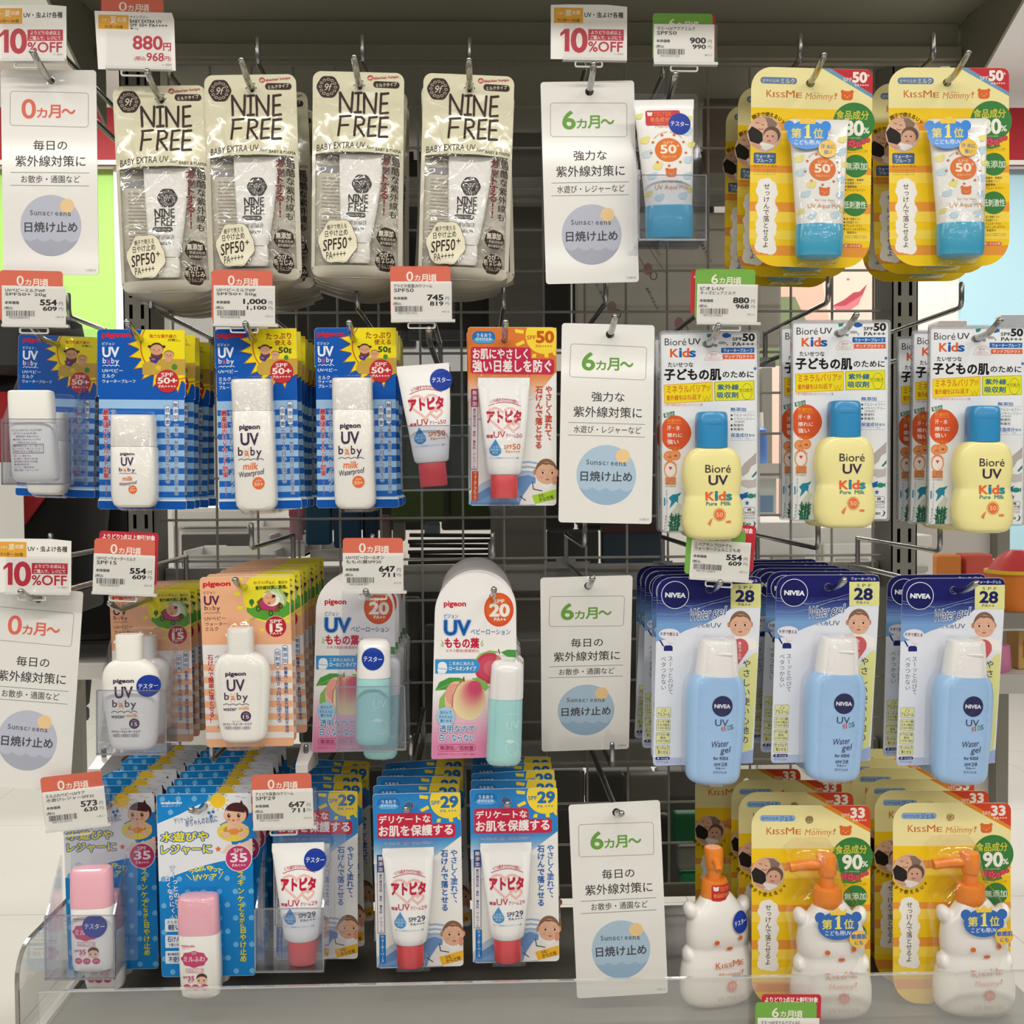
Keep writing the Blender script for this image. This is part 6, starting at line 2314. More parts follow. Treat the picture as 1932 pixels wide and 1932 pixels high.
    if in_pack:
        # tall clear shell over pump and bottle
        rows = [(L(0, 660)[0], 0)]
        sh = []
        for y, a, b, d in ((668, 900, 1090, 1.5), (676, 860, 1110, 40), (730, 800, 1150, 52), (880, 795, 1180, 58), (960, 930, 1200, 62), (1090, 800, 1300, 70), (1200, 792, 1345, 72), (1450, 820, 1335, 72), (1540, 812, 1340, 72), (1750, 790, 1395, 74), (1880, 830, 1370, 72), (1915, 900, 1300, 60), (1922, 900, 1300, 1.5)):
            cx, cy = L((a + b) / 2, y)
            sh.append((cy, cx, (b - a) / 2 / 3.7725, d, 3, 0))
        loft('blister', sh, BLISTER, root, seg=40, half=True, smooth=50, caps=False)
    return None, pf, None


def make_tester_bear():
    root = thing('tester_pump_bottle', 'white bear-shaped tester bottle with orange pump standing loose beside an age sign', 'sunscreen')
    M = lambda x, y: ((x - 1090) / 3.7725, (y - 1910) / 3.7725)
    _, pf, _ = bear_bottle(root, M, 0, False)
    # red label around the collar
    c = M(1075, 1060)
    p = Pr((0, 0, 1.0), (0, 0), 0, surf=lambda x, y: -(25.3 * math.sqrt(max(0.05, 1 - ((x - c[0]) / 28) ** 2))) * UP, step=.00005)
    x, y = c
    p.rrect(x - 16, y - 15, x + 24, y + 15, 3, '#cc3038')
    bear(p, x - 8, y - 8, 5, '#f2ece6', '#cc3038')
    p.T(x - 1, y - 11, x + 23, y - 3, 'TESTER', '#e98a4a', .02)
    p.T(x - 13, y + 1, x + 23, y + 9, '食品成分90%', '#e9a04a', .02)
    p.done_(root, 'tester_label')
    ff0 = front(pf, 0)
    q = Pr((0, 0, 1.0), (0, 0), 0, surf=lambda x_, y_: ff0(x_, y_) - .0016, step=.00005)
    a = M(1222, 1278)
    q.ell(a[0], a[1], 17, 21, '#1d3c9e', 30)
    q.T(a[0] - 14, a[1] - 5, a[0] + 14, a[1] + 5, 'テスター', '#eef0f6', .01, rot=-8)
    q.done_(root, 'tester_sticker')
    return root
# ================================================================ the setting


def struct(o):
    o['kind'] = 'structure'
    return o


floor_m = mat('floor_tile_white', '#d2cfc9', .28, .5)
nt = floor_m.node_tree
_b = nt.nodes['Principled BSDF']
_n = nt.nodes.new('ShaderNodeTexNoise')
_n.inputs['Scale'].default_value = 1.3
_n.inputs['Detail'].default_value = 6
_r = nt.nodes.new('ShaderNodeMapRange')
_r.inputs['To Min'].default_value = .90
_r.inputs['To Max'].default_value = 1.03
_mx = nt.nodes.new('ShaderNodeMix')
_mx.data_type = 'RGBA'
_mx.blend_type = 'MULTIPLY'
_mx.inputs[0].default_value = 1
_mx.inputs[6].default_value = (*hexc('#d2cfc9'), 1)
nt.links.new(_n.outputs['Fac'], _r.inputs['Value'])
nt.links.new(_r.outputs[0], _mx.inputs[7])
nt.links.new(_mx.outputs[2], _b.inputs['Base Color'])

# floor: the tiles that can be told apart are pieces over a slab of grout
fl = struct(box('floor', mat('grout', '#c9c6bf', .6), (-5, 5, -10, 7, -.05, -0.004)))
tile = boxv(-.449, .449, -.449, .449, -.004, 0)
tm = bpy.data.meshes.new('tile')
tm.from_pydata(tile[0], [], tile[1])
tm.materials.append(floor_m)
for i in range(-5, 6):
    for j in range(-3, 8):
        t = link('tile', tm, fl)
        t.location = (i * .9 + .2, j * .9 + .1, 0)
struct(box('ceiling', mat('ceiling_white', '#f6f4f2', .7), (-5, 5, -10, 7, CEIL, CEIL + .05)))
struct(box('wall_back', mat('wall_paint', '#e6e3dd', .7), (-5, 5, 6.9, 7, 0, CEIL)))
for i, z in enumerate((2.1, 3.4)):
    struct(box('trim_%d' % (i + 1), mat('ceiling_seam', '#b9b7b1', .6), (-5, 5, z, z + .03, CEIL - .012, CEIL)))

# ---------------------------------------------------------------- gondola
XL, XR = P(261, 760, .262).x, P(1707, 760, .262).x
YF = .262
YM = .285


def zat(y, Y):
    return P(905, y, Y).z


def xat(x, Y):
    return P(x, 900, Y).x


gd = thing('shop_shelf_unit', 'grey steel display unit with slotted posts, rails, top shelf and base deck', 'shelf unit')
zb, zt = zat(1715, .28), zat(-60, .262)
for X in (XL, XR):
    hw = .0158
    b = MB()
    b.box(X - hw, X - hw + .0015, YF, YF + .06, zb - .8, zt)
    b.box(X + hw - .0015, X + hw, YF, YF + .06, zb - .8, zt)
    b.box(X - hw, X + hw, YF + .0585, YF + .06, zb - .8, zt)
    sw, sx, shh, pitch = .002, .0068, .0085, .0252
    z = zb - .1
    xs = [X - hw, X - sx - sw, X - sx + sw, X + sx - sw, X + sx + sw, X + hw]
    while z < zt:
        for k in (0, 2, 4):
            b.box(xs[k], xs[k + 1], YF, YF + .0015, z, z + pitch)
        for k in (1, 3):
            b.box(xs[k], xs[k + 1], YF, YF + .0015, z + 2 * shh, z + pitch)
        z += pitch
    po = b.build('slotted_post', STEEL, gd)
    box('post_core', BLACK, (X - hw + .002, X + hw - .002, YF + .012, YF + .055, zb - .8, zt), po)  # black fill inside the hollow post, standing in for shade behind the slots
# rails between the posts
RAIL = mat('rail_grey', '#9c9a92', .5, .3)
for y0, y1, Yr in ((333, 383, .30), (1067, 1116, .30), (1405, 1452, .30)):
    r_ = box('cross_rail', RAIL, (XL + .017, XR - .017, Yr, Yr + .02, zat(y1, Yr), zat(y0, Yr)), gd, .0015)
    for cx in (1070, 1365):
        X = xat(cx, Yr)
        box('rail_clip', RAIL, (X - .028, X + .028, Yr - .0015, Yr - .0001, zat(y1, Yr) + .002, zat(y0, Yr) + .004), r_)
# top shelf
zs, zr = zat(37, .24), zat(114, .24)
XA, XB = xat(212, .27), xat(1792, .27)
sh = box('top_shelf', DARKSTEEL, (XA, XB, -.16, .27, zs, zs + .025), gd)
b = MB()
b.box(XA + .004, XB - .004, .244, .254, zr, zs - .0006)
b.box(XA + .004, XB - .004, .234, .244, zr + .002, zr + .016)
b.build('shelf_back_rim', DARKSTEEL, sh)
box('far_shelf', DARKSTEEL, (XA, XB, .30, .72, zs - .03, zs - .008), gd)
for i in range(16):
    X = XA + .05 + i * (XB - XA - .1) / 15
    box('vent_slot', mat('slot_dark', '#34332f', .6), (X - .008, X + .008, .02, .026, zs - .0006, zs + .001), sh)
for X, s in ((XA, -1), (XB, 1)):
    prof_ = [(-.16, zs + .02), (.275, zs + .02), (.275, zs - .115), (.24, zs - .1), (.08, zs - .03), (-.16, zs - .008)]
    n = len(prof_)
    V = [(X, y, z) for y, z in prof_] + [(X + s * .003, y, z) for y, z in prof_]
    Fc = [tuple(range(n)), tuple(reversed(range(n, 2 * n)))] + [(i, (i + 1) % n, n + (i + 1) % n, n + i) for i in range(n)]
    mesh('shelf_bracket', V, Fc, DARKSTEEL, None, gd)
    for k in range(3):
        b = MB()
        b.box(X - s * .002, X + s * .004, .20 - .09 * k, .225 - .09 * k, zs - .002, zs + .012)
        b.build('bracket_tab', STEEL, gd)
# base deck, kick panel and lower back panel
ZD = zat(1912, 0.0) - .001
XD0, XD1 = -.428, .556
box('base_deck', mat('deck_grey', '#75726a', .4, .4), (XD0, XD1, -.056, .27, ZD - .03, ZD), gd, .002)
box('deck_edge', mat('deck_edge_white', '#e2dfd8', .4, .4), (XD0 - .005, XD0, -.056, .27, ZD - .03, ZD + .004), gd)
box('base_cabinet', mat('base_grey', '#a5a299', .5, .3), (XD0 + .02, XD1 - .02, -.04, .27, 0.001, ZD - .031), gd)
box('lower_back_panel', mat('back_panel_grey', '#827f77', .5, .3), (XL, XR, .296, .30, ZD, zat(1676, .296)), gd)
box('centre_back_panel', mat('back_panel_grey', '#827f77', .5, .3), (xat(925, .36), xat(1026, .36), .36, .372, zat(1400, .36), zat(250, .36)), gd)

# wire grid, every wire a piece
gw = thing('wire_grid_panel', 'grey wire grid panel filling the back of the display unit', 'grid panel')
x0w, x1w = XL + .018, XR - .018
z0w, z1w = zat(1672, YM), zat(120, YM)
wire_m = mat('wire_grey', '#a3a19a', .4, .4)
Vv, Fv = tube([(0, YM, z0w), (0, YM, z1w)], .0016, 6)
mv = bpy.data.meshes.new('upright_wire')
mv.from_pydata([tuple(v) for v in Vv], [], Fv)
mv.materials.append(wire_m)
Vh, Fh = tube([(x0w, YM - .0032, 0), (x1w, YM - .0032, 0)], .0016, 6)
mh = bpy.data.meshes.new('cross_wire')
mh.from_pydata([tuple(v) for v in Vh], [], Fh)
mh.materials.append(wire_m)
k = 0
while True:
    X = xat(331 + 77.4 * k, YM)
    if X > x1w:
        break
    if X > x0w:
        link('upright_wire', mv, gw).location = (X, 0, 0)
    k += 1
k = 0
while 1672 - 77.3 * k > 120:
    link('cross_wire', mh, gw).location = (0, 0, zat(1672 - 77.3 * k, YM))
    k += 1

# clear riser along the deck and the side divider
YR = -.062
rs = thing('clear_shelf_riser', 'long clear acrylic riser strip along the front of the bottom deck', 'riser')
zr1 = zat(1856, YR)
box('riser_panel', RISER, (xat(50, YR), XD1 + .05, YR, YR + .003, ZD - .03, zr1), rs)
box('riser_edge', clear('riser_rim', (.80, .82, .82), .25, .6, .08, 2.0, milk=.35), (xat(50, YR), XD1 + .05, YR - .0003, YR + .0033, zr1, zr1 + .0014), rs)
sd = thing('clear_side_divider', 'clear acrylic side divider with rounded corner at the end of the bottom deck', 'divider')
XS = xat(13, -.055) - .002
zt_ = zat(1775, -.055)
pts = rr(-.058, -zt_, .20, -(ZD - .03), (.03, .004, .002, .002))
for nm, loops, m, th in (('divider_panel', [pts], RISER, .003), ('divider_rim', [pts, rr(-.0555, -zt_ + .0025, .1975, -(ZD - .028), (.0275, .003, .001, .001))], clear('divider_edge', (.5, .5, .48), .2, .5, .1, 2.0, milk=.1), .0034)):
    f2, t2 = tess(loops)
    n = len(f2)
    V = [(XS, y, -z) for y, z in f2] + [(XS + th, y, -z) for y, z in f2]
    Fc = list(t2) + [tuple(i + n for i in f) for f in t2]
    q = 0
    for lp in loops:
        for i in range(len(lp)):
            Fc.append((q + i, q + (i + 1) % len(lp), q + (i + 1) % len(lp) + n, q + i + n))
        q += len(lp)
    mesh(nm, V, Fc, m, None, sd)

# ================================================================ hooks, packs, signs, tags
RH, RU = .0031, .0026


def hook(px, py, Y=0.0, label='', low=-.006, up=.034, upper=True, dzu=.0355, knob=False, clipb=False):
    """double display hook whose lower arm passes the point seen at (px, py) on depth Y"""
    c = P(px, py, Y)
    t = thing('double_hook' if upper else 'single_hook', label, 'hook', 'display hooks')
    YM = .2535 if abs(c.x - XL) < .03 else globals()['YM']   # hooks in line with the post end on its face
    t.location = (c.x, YM, c.z)
    V, Fc = tube([(0, -.004, 0), (0, low - YM + .006, 0), (0, low - YM - .004, .001), (0, low - YM - .018, .0055), (0, low - YM - .030, .0105)], RH, 10, True, True)
    mesh('lower_arm', V, Fc, CHROME, None, t, 50)
    if upper:
        a = up - YM
        V, Fc = tube([(0, -.004, dzu), (0, a + .008, dzu), (0, a + .002, dzu + .0015), (0, a, dzu + .007), (0, a, dzu + .0235)], RU, 10, True, True)
        mesh('upper_arm', V, Fc, CHROME, None, t, 50)
        V, Fc = tube([(0, -.0045, -.002), (0, -.0045, dzu + .002)], RH, 8)
        mesh('back_link', V, Fc, CHROME, None, t, 50)
    if clipb:
        a = up - YM
        V = [(-.006, a - .028, dzu + .004), (.006, a - .028, dzu + .004), (.008, a + .03, dzu - .002), (-.008, a + .03, dzu - .002), (-.006, a - .028, dzu + .012), (.006, a - .028, dzu + .012), (.008, a + .024, dzu + .022), (-.008, a + .024, dzu + .022)]
        Fc = [(0, 1, 2, 3), (4, 7, 6, 5), (0, 4, 5, 1), (1, 5, 6, 2), (2, 6, 7, 3), (3, 7, 4, 0)]
        mesh('tag_arm_clip', V, Fc, WHITEP, None, t)
    box('back_plate', CHROME, (-.012, .012, -.0072, -.0048, -.006, .006), t)
    return t


ORD = ('', 'second', 'third', 'fourth', 'fifth', 'sixth', 'seventh', 'eighth', 'ninth', 'tenth', 'eleventh')


class Stack:
    protos = {}


def stack(kind, make, px, py, Y, roll, n, dy, frontl, backl, group, jit=1.0, yaw=0.0, pitch=0.0, skipback=()):
    """n packs of a kind one behind the other on a hook; the nearest hangs at the pixel (px, py) on depth Y"""
    c = P(px, py, Y)
    first = kind not in Stack.protos
    if first:
        Stack.protos[kind] = make()
    proto = Stack.protos[kind]
    random.seed(int(px))
    for i in range(n):
        if i == 0:
            o = proto if first else dup(proto)
            o['label'] = frontl
        else:
            o = dup(proto, skip=skipback)
            o['label'] = backl.format(ORD[i])
        o['group'] = group
        o.location = (c.x + (random.uniform(-.002, .002) * jit if i else 0), Y + dy * i, c.z)
        o.rotation_euler = (math.radians(pitch + (random.uniform(-.6, .6) * jit if i else 0)), math.radians(roll + (random.uniform(-1.6, 1.6) * jit if i else 0)), math.radians(yaw + (random.uniform(-2.5, 2.5) * jit if i else 0)))


# ---- row one: pouches
G = 'cream pouches on the top row'
stack('pouch', make_pouch, 303, 186, 0, -1.6, 5, .026, 'cream sunscreen pouch hanging under the 880 yen promotion tag', 'cream pouch, {} from the front behind the pouch under the promotion tag', G, 1.8, yaw=2)
stack('pouch', make_pouch, 474, 165, 0, -1.0, 6, .026, 'cream sunscreen pouch straight above the 1,000 yen price tag', 'cream pouch, {} from the front in the stack above the thousand-yen tag', G, 2.0)
stack('pouch', make_pouch, 678, 160, 0, 1.2, 5, .024, 'cream sunscreen pouch hanging highest, between the 1,000 and 745 yen tags', 'cream pouch, {} from the front behind the highest-hanging pouch', G, 2.2)
stack('pouch', make_pouch, 886, 165, 0, 2.2, 4, .024, 'cream sunscreen pouch hanging next to the green six-month sign', 'cream pouch, {} from the front of the stack beside the six-month sign', G, 2.6)
for px, py, l in ((303, 186, 'first pouch stack, under the promotion tag'), (474, 165, 'pouch stack above the thousand-yen tag'), (678, 160, 'highest-hanging pouch stack'), (886, 165, 'pouch stack beside the six-month sign')):
    hook(px, py, 0, 'chrome double hook carrying the ' + l, low=-.012)

# ---- row one: mother-and-baby milk cards
G = 'yellow mother-and-baby cards on the top row'
stack('mother', lambda: make_mother(False), 1529, 155, 0, .6, 3, .055, 'yellow blister card with aqua-capped tube, hanging nearer the clear tester holder', 'yellow aqua-tube card, {} from the front behind the one nearer the tester', G, .7)
stack('mother', lambda: make_mother(False), 1787, 154, 0, -.8, 3, .042, 'yellow blister card with aqua-capped tube, hanging at the end of the row', 'yellow aqua-tube card, {} from the front at the end of the row', G, .9)
hook(1529, 155, 0, 'chrome double hook through the yellow aqua-tube card nearer the tester', low=-.012)
hook(1787, 154, 0, 'chrome double hook through the yellow aqua-tube card at the row end', low=-.016)

# ---- row two
G = 'blue children\'s milk packs, small bottle'
sm = lambda: make_bluemilk(False)
bg = lambda: make_bluemilk(True)
stack('small', sm, 266, 640, 0, .6, 5, .031, 'blue and yellow blister pack with short white bottle, in plain view', 'blue pack with short white bottle, {} from the front behind the clear-view one', G)
stack('small', sm, 109, 650, .13, 2.2, 3, .031, 'blue and yellow blister pack hanging behind the white flat tester bottle', 'blue pack with short white bottle, {} in the stack behind the flat tester', G)
G = 'blue children\'s milk packs, tall bottle'
stack('big', bg, 480, 642, 0, -.6, 6, .027, 'blue pack with tall white bottle hanging under the 1,000 yen tag', 'blue pack with tall bottle, {} from the front under the thousand-yen tag', G, .8)
stack('big', bg, 668, 640, 0, 0, 5, .027, 'blue pack with tall white bottle hanging beside the red-capped tester tube', 'blue pack with tall bottle, {} in the stack beside the red-capped tester', G, .8)
for px, py, Y, l in ((266, 640, 0, 'blue packs with short bottle in plain view'), (109, 650, .13, 'blue packs behind the flat tester bottle'), (480, 642, 0, 'tall-bottle packs under the thousand-yen tag'), (668, 640, 0, 'tall-bottle packs beside the red-capped tester')):
    hook(px, py, Y, 'chrome double hook carrying the ' + l, low=Y - .010 - (.03 if Y else 0), up=Y + .034)
stack('atopita', lambda: make_atopita(False), 952, 639, 0, .3, 2, .028, 'orange blister card with white tube and red cap beside the six-month sign', 'orange card with red-capped tube, {} one hanging behind the other', 'orange tube cards')
hook(952, 639, 0, 'chrome double hook through the orange tube card', low=-.010)
G = 'clear-sleeved cards with butter-yellow bottles'
stack('sleeve', make_sleeve, 1335, 648, 0, .2, 2, .04, 'clear-sleeved card with yellow bottle and blue cap under the 880 yen tag', 'sleeved yellow-bottle card, {} behind the one under the tag', G, .5)
stack('sleeve', make_sleeve, 1583, 628, 0, .5, 2, .04, 'clear-sleeved card with yellow bottle and blue cap, middle of the three', 'sleeved yellow-bottle card, {} behind the middle one of three', G, .5)
stack('sleeve', make_sleeve, 1842, 638, 0, .8, 3, .04, 'clear-sleeved card with yellow bottle and blue cap at the end of the row', 'sleeved yellow-bottle card, {} behind the one at the row end', G, .5)
for px, py, l in ((1335, 648, 'yellow-bottle card under the tag'), (1583, 628, 'middle yellow-bottle card'), (1842, 638, 'yellow-bottle card at the row end')):
    hook(px, py, 0, 'chrome double hook through the ' + l, low=-.020)

# ---- row three
G = 'peach-coloured water milk packs'
stack('water', make_water, 462, 1107, 0, -1.0, 10, .0265, 'peach and yellow blister card with white bottle, pram picture, in plain view', 'peach water-milk card, {} from the front of the full stack', G, .8)
stack('water', make_water, 283, 1130, .13, -.6, 5, .0265, 'peach blister card with pram picture hanging behind the rounded tester bottle', 'peach water-milk card, {} in the stack behind the rounded tester', G, .8)
hook(462, 1107, 0, 'chrome double hook carrying the full stack of peach cards', low=-.012)
hook(283, 1130, .13, 'chrome double hook carrying the peach cards behind the tester', low=.03, up=.04)
G = 'arched roll-on lotion packs'
stack('peach', make_peach, 931, 1124, 0, 1.2, 7, .0345, 'arched white card with peach picture and teal roll-on bottle, in plain view', 'arched peach card, {} from the front in the uncovered stack', G, 1.2)
stack('peach', make_peach, 704, 1121, .035, 1.6, 5, .0345, 'arched white card with peach picture hanging behind the roll-on tester', 'arched peach card, {} in the stack behind the roll-on tester', G, 1.2)
hook(931, 1124, 0, 'chrome double hook carrying the uncovered arched peach cards', low=-.012)
hook(704, 1121, .035, 'chrome double hook carrying arched peach cards behind the tester', low=-.006)
G = 'blue water gel cards'
stack('gelblue', make_gelblue, 1339, 1110, 0, 2.2, 5, .037, 'navy and white card with sky-blue bottle under the 554 yen tag', 'sky-blue gel card, {} from the front under the tag', G, .8)
stack('gelblue', make_gelblue, 1563, 1106, 0, 2.4, 6, .040, 'navy and white card with sky-blue bottle, middle of the three', 'sky-blue gel card, {} from the front in the middle stack', G, .8)
stack('gelblue', make_gelblue, 1800, 1112, 0, 2.4, 2, .040, 'navy and white card with sky-blue bottle at the end of the row', 'sky-blue gel card, {} behind the one at the row end', G, .8)
for px, py, l in ((1339, 1110, 'gel cards under the tag'), (1563, 1106, 'middle stack of gel cards'), (1800, 1112, 'gel cards at the row end')):
    hook(px, py, 0, 'chrome double hook carrying the sky-blue ' + l, low=-.018)

# ---- row four
G = 'swimming-ring baby lotion packs'
stack('ring', make_ring, 385, 1520, 0, -.4, 8, .029, 'blue card with baby in yellow ring and pink-capped bottle, in plain view', 'blue ring-baby card, {} from the front of the uncovered stack', G, .9)
stack('ring', make_ring, 205, 1519, .045, -.4, 8, .029, 'blue card with baby in yellow ring behind the pink-capped tester', 'blue ring-baby card, {} in the stack behind the pink-capped tester', G, .9)
hook(385, 1520, 0, 'chrome double hook carrying the uncovered ring-baby cards', low=-.018)
hook(205, 1519, .045, 'chrome double hook carrying ring-baby cards behind the tester', low=.034, clipb=True)
G = 'blue moisturising tube cards'
at29 = lambda: make_atopita(True)
stack('blue29', at29, 772, 1518, 0, -.6, 5, .031, 'blue card with red-capped tube, middle of the three blue tube cards', 'blue tube card, {} from the front in the middle stack', G, 1.5)
stack('blue29', at29, 955, 1509, 0, -.4, 5, .031, 'blue card with red-capped tube beside the lowest six-month sign', 'blue tube card, {} in the stack beside the lowest sign', G, 1.2)
stack('blue29', at29, 581, 1513, .042, .6, 5, .031, 'blue card with red-capped tube hanging behind the lower tester tube', 'blue tube card, {} in the stack behind the lower tester tube', G, 1.5)
for px, py, Y, l, cb in ((772, 1518, 0, 'middle blue tube cards', False), (955, 1509, 0, 'blue tube cards beside the lowest sign', False), (581, 1513, .042, 'blue tube cards behind the lower tester', True)):
    hook(px, py, Y, 'chrome double hook carrying the ' + l, low=Y - .018 if not cb else .034, clipb=cb)
G = 'yellow pump gel cards on the deck'


def deckstack(px, py, n, dy, roll, fl_, bl_, extra=()):
    first = 'pump' not in Stack.protos
    if first:
        Stack.protos['pump'] = make_mother(True)
    pr_ = Stack.protos['pump']
    bot = min(v.co.z for ch in pr_.children if ch.type == 'MESH' for v in ch.data.vertices)
    c = P(px, py, 0)
    random.seed(int(px) + 1)
    for i in range(n):
        o = pr_ if (i == 0 and first) else dup(pr_)
        o['label'] = fl_ if i == 0 else bl_.format(ORD[i])
        o['group'] = G
        o.location = (c.x + (random.uniform(-.006, .006) if i else 0) - (extra[i] if len(extra) > i else 0), dy * i, ZD - bot + .0005)
        o.rotation_euler = (math.radians(-1.0), math.radians(roll), math.radians(random.uniform(-2, 2) if i else 0))


deckstack(1527, 1572, 4, .046, 0, 'yellow card with orange-pump bear bottle standing nearer the tester', 'yellow pump card, {} from the front in the row nearer the tester', (0, 0, 0, .028))
deckstack(1793, 1563, 6, .044, 0, 'yellow card with orange-pump bear bottle standing at the deck end', 'yellow pump card, {} from the front in the row at the deck end')

# ---- testers in clear holders
HW, HB, HD, HP = .0645, .0605, .040, .150


def holder_box(px, py, Y, label, roll=0, yaw=0, plate_h=HP, off=0.0):
    """clear wall pocket; (px, py) = middle of the lower front edge, seen at the pocket's front"""
    t = thing('tester_holder', label, 'display holder', 'clear tester holders')
    c = P(px, py, Y - HD)
    t.location = (c.x, Y, c.z)
    LASTZ[0] = c.z
    t.rotation_euler = (0, math.radians(roll), math.radians(yaw))
    w, th = HW / 2, .0018
    hl = [(x * UP * 1.0, y * UP) for x, y in ellp(0, 0, 10, 10, 16)]
    pl = rr(-w + off, -plate_h, w + off, 0, .003)
    hl = [(x + off, y - plate_h + .014) for x, y in hl]
    f2, t2 = tess([pl, hl])
    n = len(f2)
    V = [(x, 0, -y) for x, y in f2] + [(x, th, -y) for x, y in f2]
    Fc = list(t2) + [tuple(i + n for i in f) for f in t2]
    q = 0
    for lp in (pl, hl):
        for i in range(len(lp)):
            Fc.append((q + i, q + (i + 1) % len(lp), q + (i + 1) % len(lp) + n, q + i + n))
        q += len(lp)
    mesh('back_plate', V, Fc, ACRYL, None, t)
    b = MB()
    b.box(-w, w, -HD, -HD + th, 0, HB)
    b.build('pocket_front', ACRYL, t)
    for s in (-1, 1):
        V = []
        for x in (s * w, s * (w - th)):
            V += [(x, -HD + th, 0), (x, -.0002, 0), (x, -.0002, HB + .045), (x, -HD + th, HB)]
        mesh('pocket_side', V, [(0, 1, 2, 3), (7, 6, 5, 4), (0, 4, 5, 1), (1, 5, 6, 2), (2, 6, 7, 3), (3, 7, 4, 0)], ACRYL, None, t)
    b = MB()
    b.box(-w + th, w - th, -HD + th, -.0002, 0, th)
    b.build('pocket_floor', ACRYL, t)
    RM = clear('pocket_rim', (.55, .57, .66), .16, .6, .08, 2.0, milk=.12)
    b = MB()
    b.box(-w, w, -HD - .0002, -HD + th, HB, HB + .0008)
    b.box(-w - .0004, w + .0004, -HD - .0004, -HD + .0016, -.0006, .0012)
    for s in (-1, 1):
        b.box(s * w - .0007, s * w + .0007, -HD - .0004, -HD + .0010, 0, HB)
    b.build('pocket_rim', RM, t)
    return t


LASTZ = [0]


def in_holder(o, px, py, Y, roll=0, yaw=0, pitch=0, hd=22):
    place(o, px, py, Y - HD + hd * UP + .0035, roll, yaw, pitch)
    o.location.z = LASTZ[0] + .0022 + abs(roll) * .0003
    return o


HY = .002
holder_box(70, 914, HY, 'clear acrylic pocket holding the white flat tester bottle', .6, 0, .150, .016)
in_holder(make_tester_milk(), 67, 909, HY, 0)
holder_box(823, 925, HY, 'clear acrylic pocket holding the red-capped tester tube under the 745 yen tag', -.4, 0, .156, -.004)
in_holder(make_tester_tube(False, 'white tester tube with red cap leaning in the pocket beside the orange card'), 818, 919, HY, -4.0)
holder_box(1268, 453, HY, 'clear acrylic pocket holding the aqua-capped tester tube', .2, 0, .150, 0)
in_holder(make_tester_aqua(), 1263, 449, HY, -.8, hd=25)
holder_box(248, 1424, HY, 'clear acrylic pocket holding the rounded white tester bottle', 1.0, 0, .150, .011)
in_holder(make_tester_water(), 252, 1419, HY, 0, hd=26)
holder_box(701, 1416, HY, 'clear acrylic pocket holding the teal roll-on tester', -.4, 0, .150, .002)
in_holder(make_tester_roll(), 704, 1409, HY, 0, hd=30)
holder_box(151, 1848, HY - .002, 'clear acrylic pocket holding the pink-capped tester bottle', .6, 0, .160, .010)
in_holder(make_tester_pink(), 177, 1841, HY - .002, -.8)
holder_box(546, 1834, HY - .002, 'clear acrylic pocket holding the red-capped tester tube in the lowest row', .6, 0, .160, .016)
in_holder(make_tester_tube(True, 'white tester tube with red cap in the pocket before blue cards'), 570, 1826, HY - .002, -.6)
for px, py, l in ((812, 650, 'red-capped tester pocket'), (1264, 182, 'aqua-capped tester pocket')):
    hook(px, py, 0, 'chrome double hook carrying the ' + l, low=.0, up=.036)
tb = make_tester_bear()
tb.location = P(1352, 1925, .012)
tb.location.z = ZD + .001
tb.rotation_euler = (0, 0, math.radians(13))

# ---- age signs
for px, py, Y, roll, yaw, pitch, six, strong, blue, l in (
        (95, 150, -.002, .4, -1, 0, False, False, False, 'laminated white age sign with coral zero, cut by the edge, top row'),
        (1112, 171, -.002, -1.2, 0, 0, True, True, False, 'laminated white age sign with green six, between pouches and tester holder, top row'),
        (1151, 629, -.002, 1.6, 0, -3.3, True, True, True, 'white age sign with green six beside the orange card, second row'),
        (1110, 1104, 0, -1.0, 0, 17, True, False, True, 'tilted white age sign with green six between peach cards and gel cards'),
        (1163, 1531, -.002, -2.2, 0, 0, True, False, True, 'white age sign with green six, lowest one, beside the bear bottle'),
        (72, 1128, -.002, 4.2, -3, -2, False, False, False, 'glossy white age sign with coral zero under the half-cut discount tag')):
    s = make_sign(six, strong, blue)
    tag(s, l, 'sign', 'age signs')
    place(s, px, py, Y, roll, yaw, pitch)
for px, py, l in ((95, 150, 'cut-off zero-month sign'), (1112, 171, 'top six-month sign'), (1151, 629, 'second-row six-month sign'), (1110, 1104, 'tilted six-month sign'), (1163, 1531, 'lowest six-month sign'), (72, 1128, 'glossy zero-month sign')):
    hook(px, py, 0, 'chrome double hook carrying the ' + l, low=-.010)

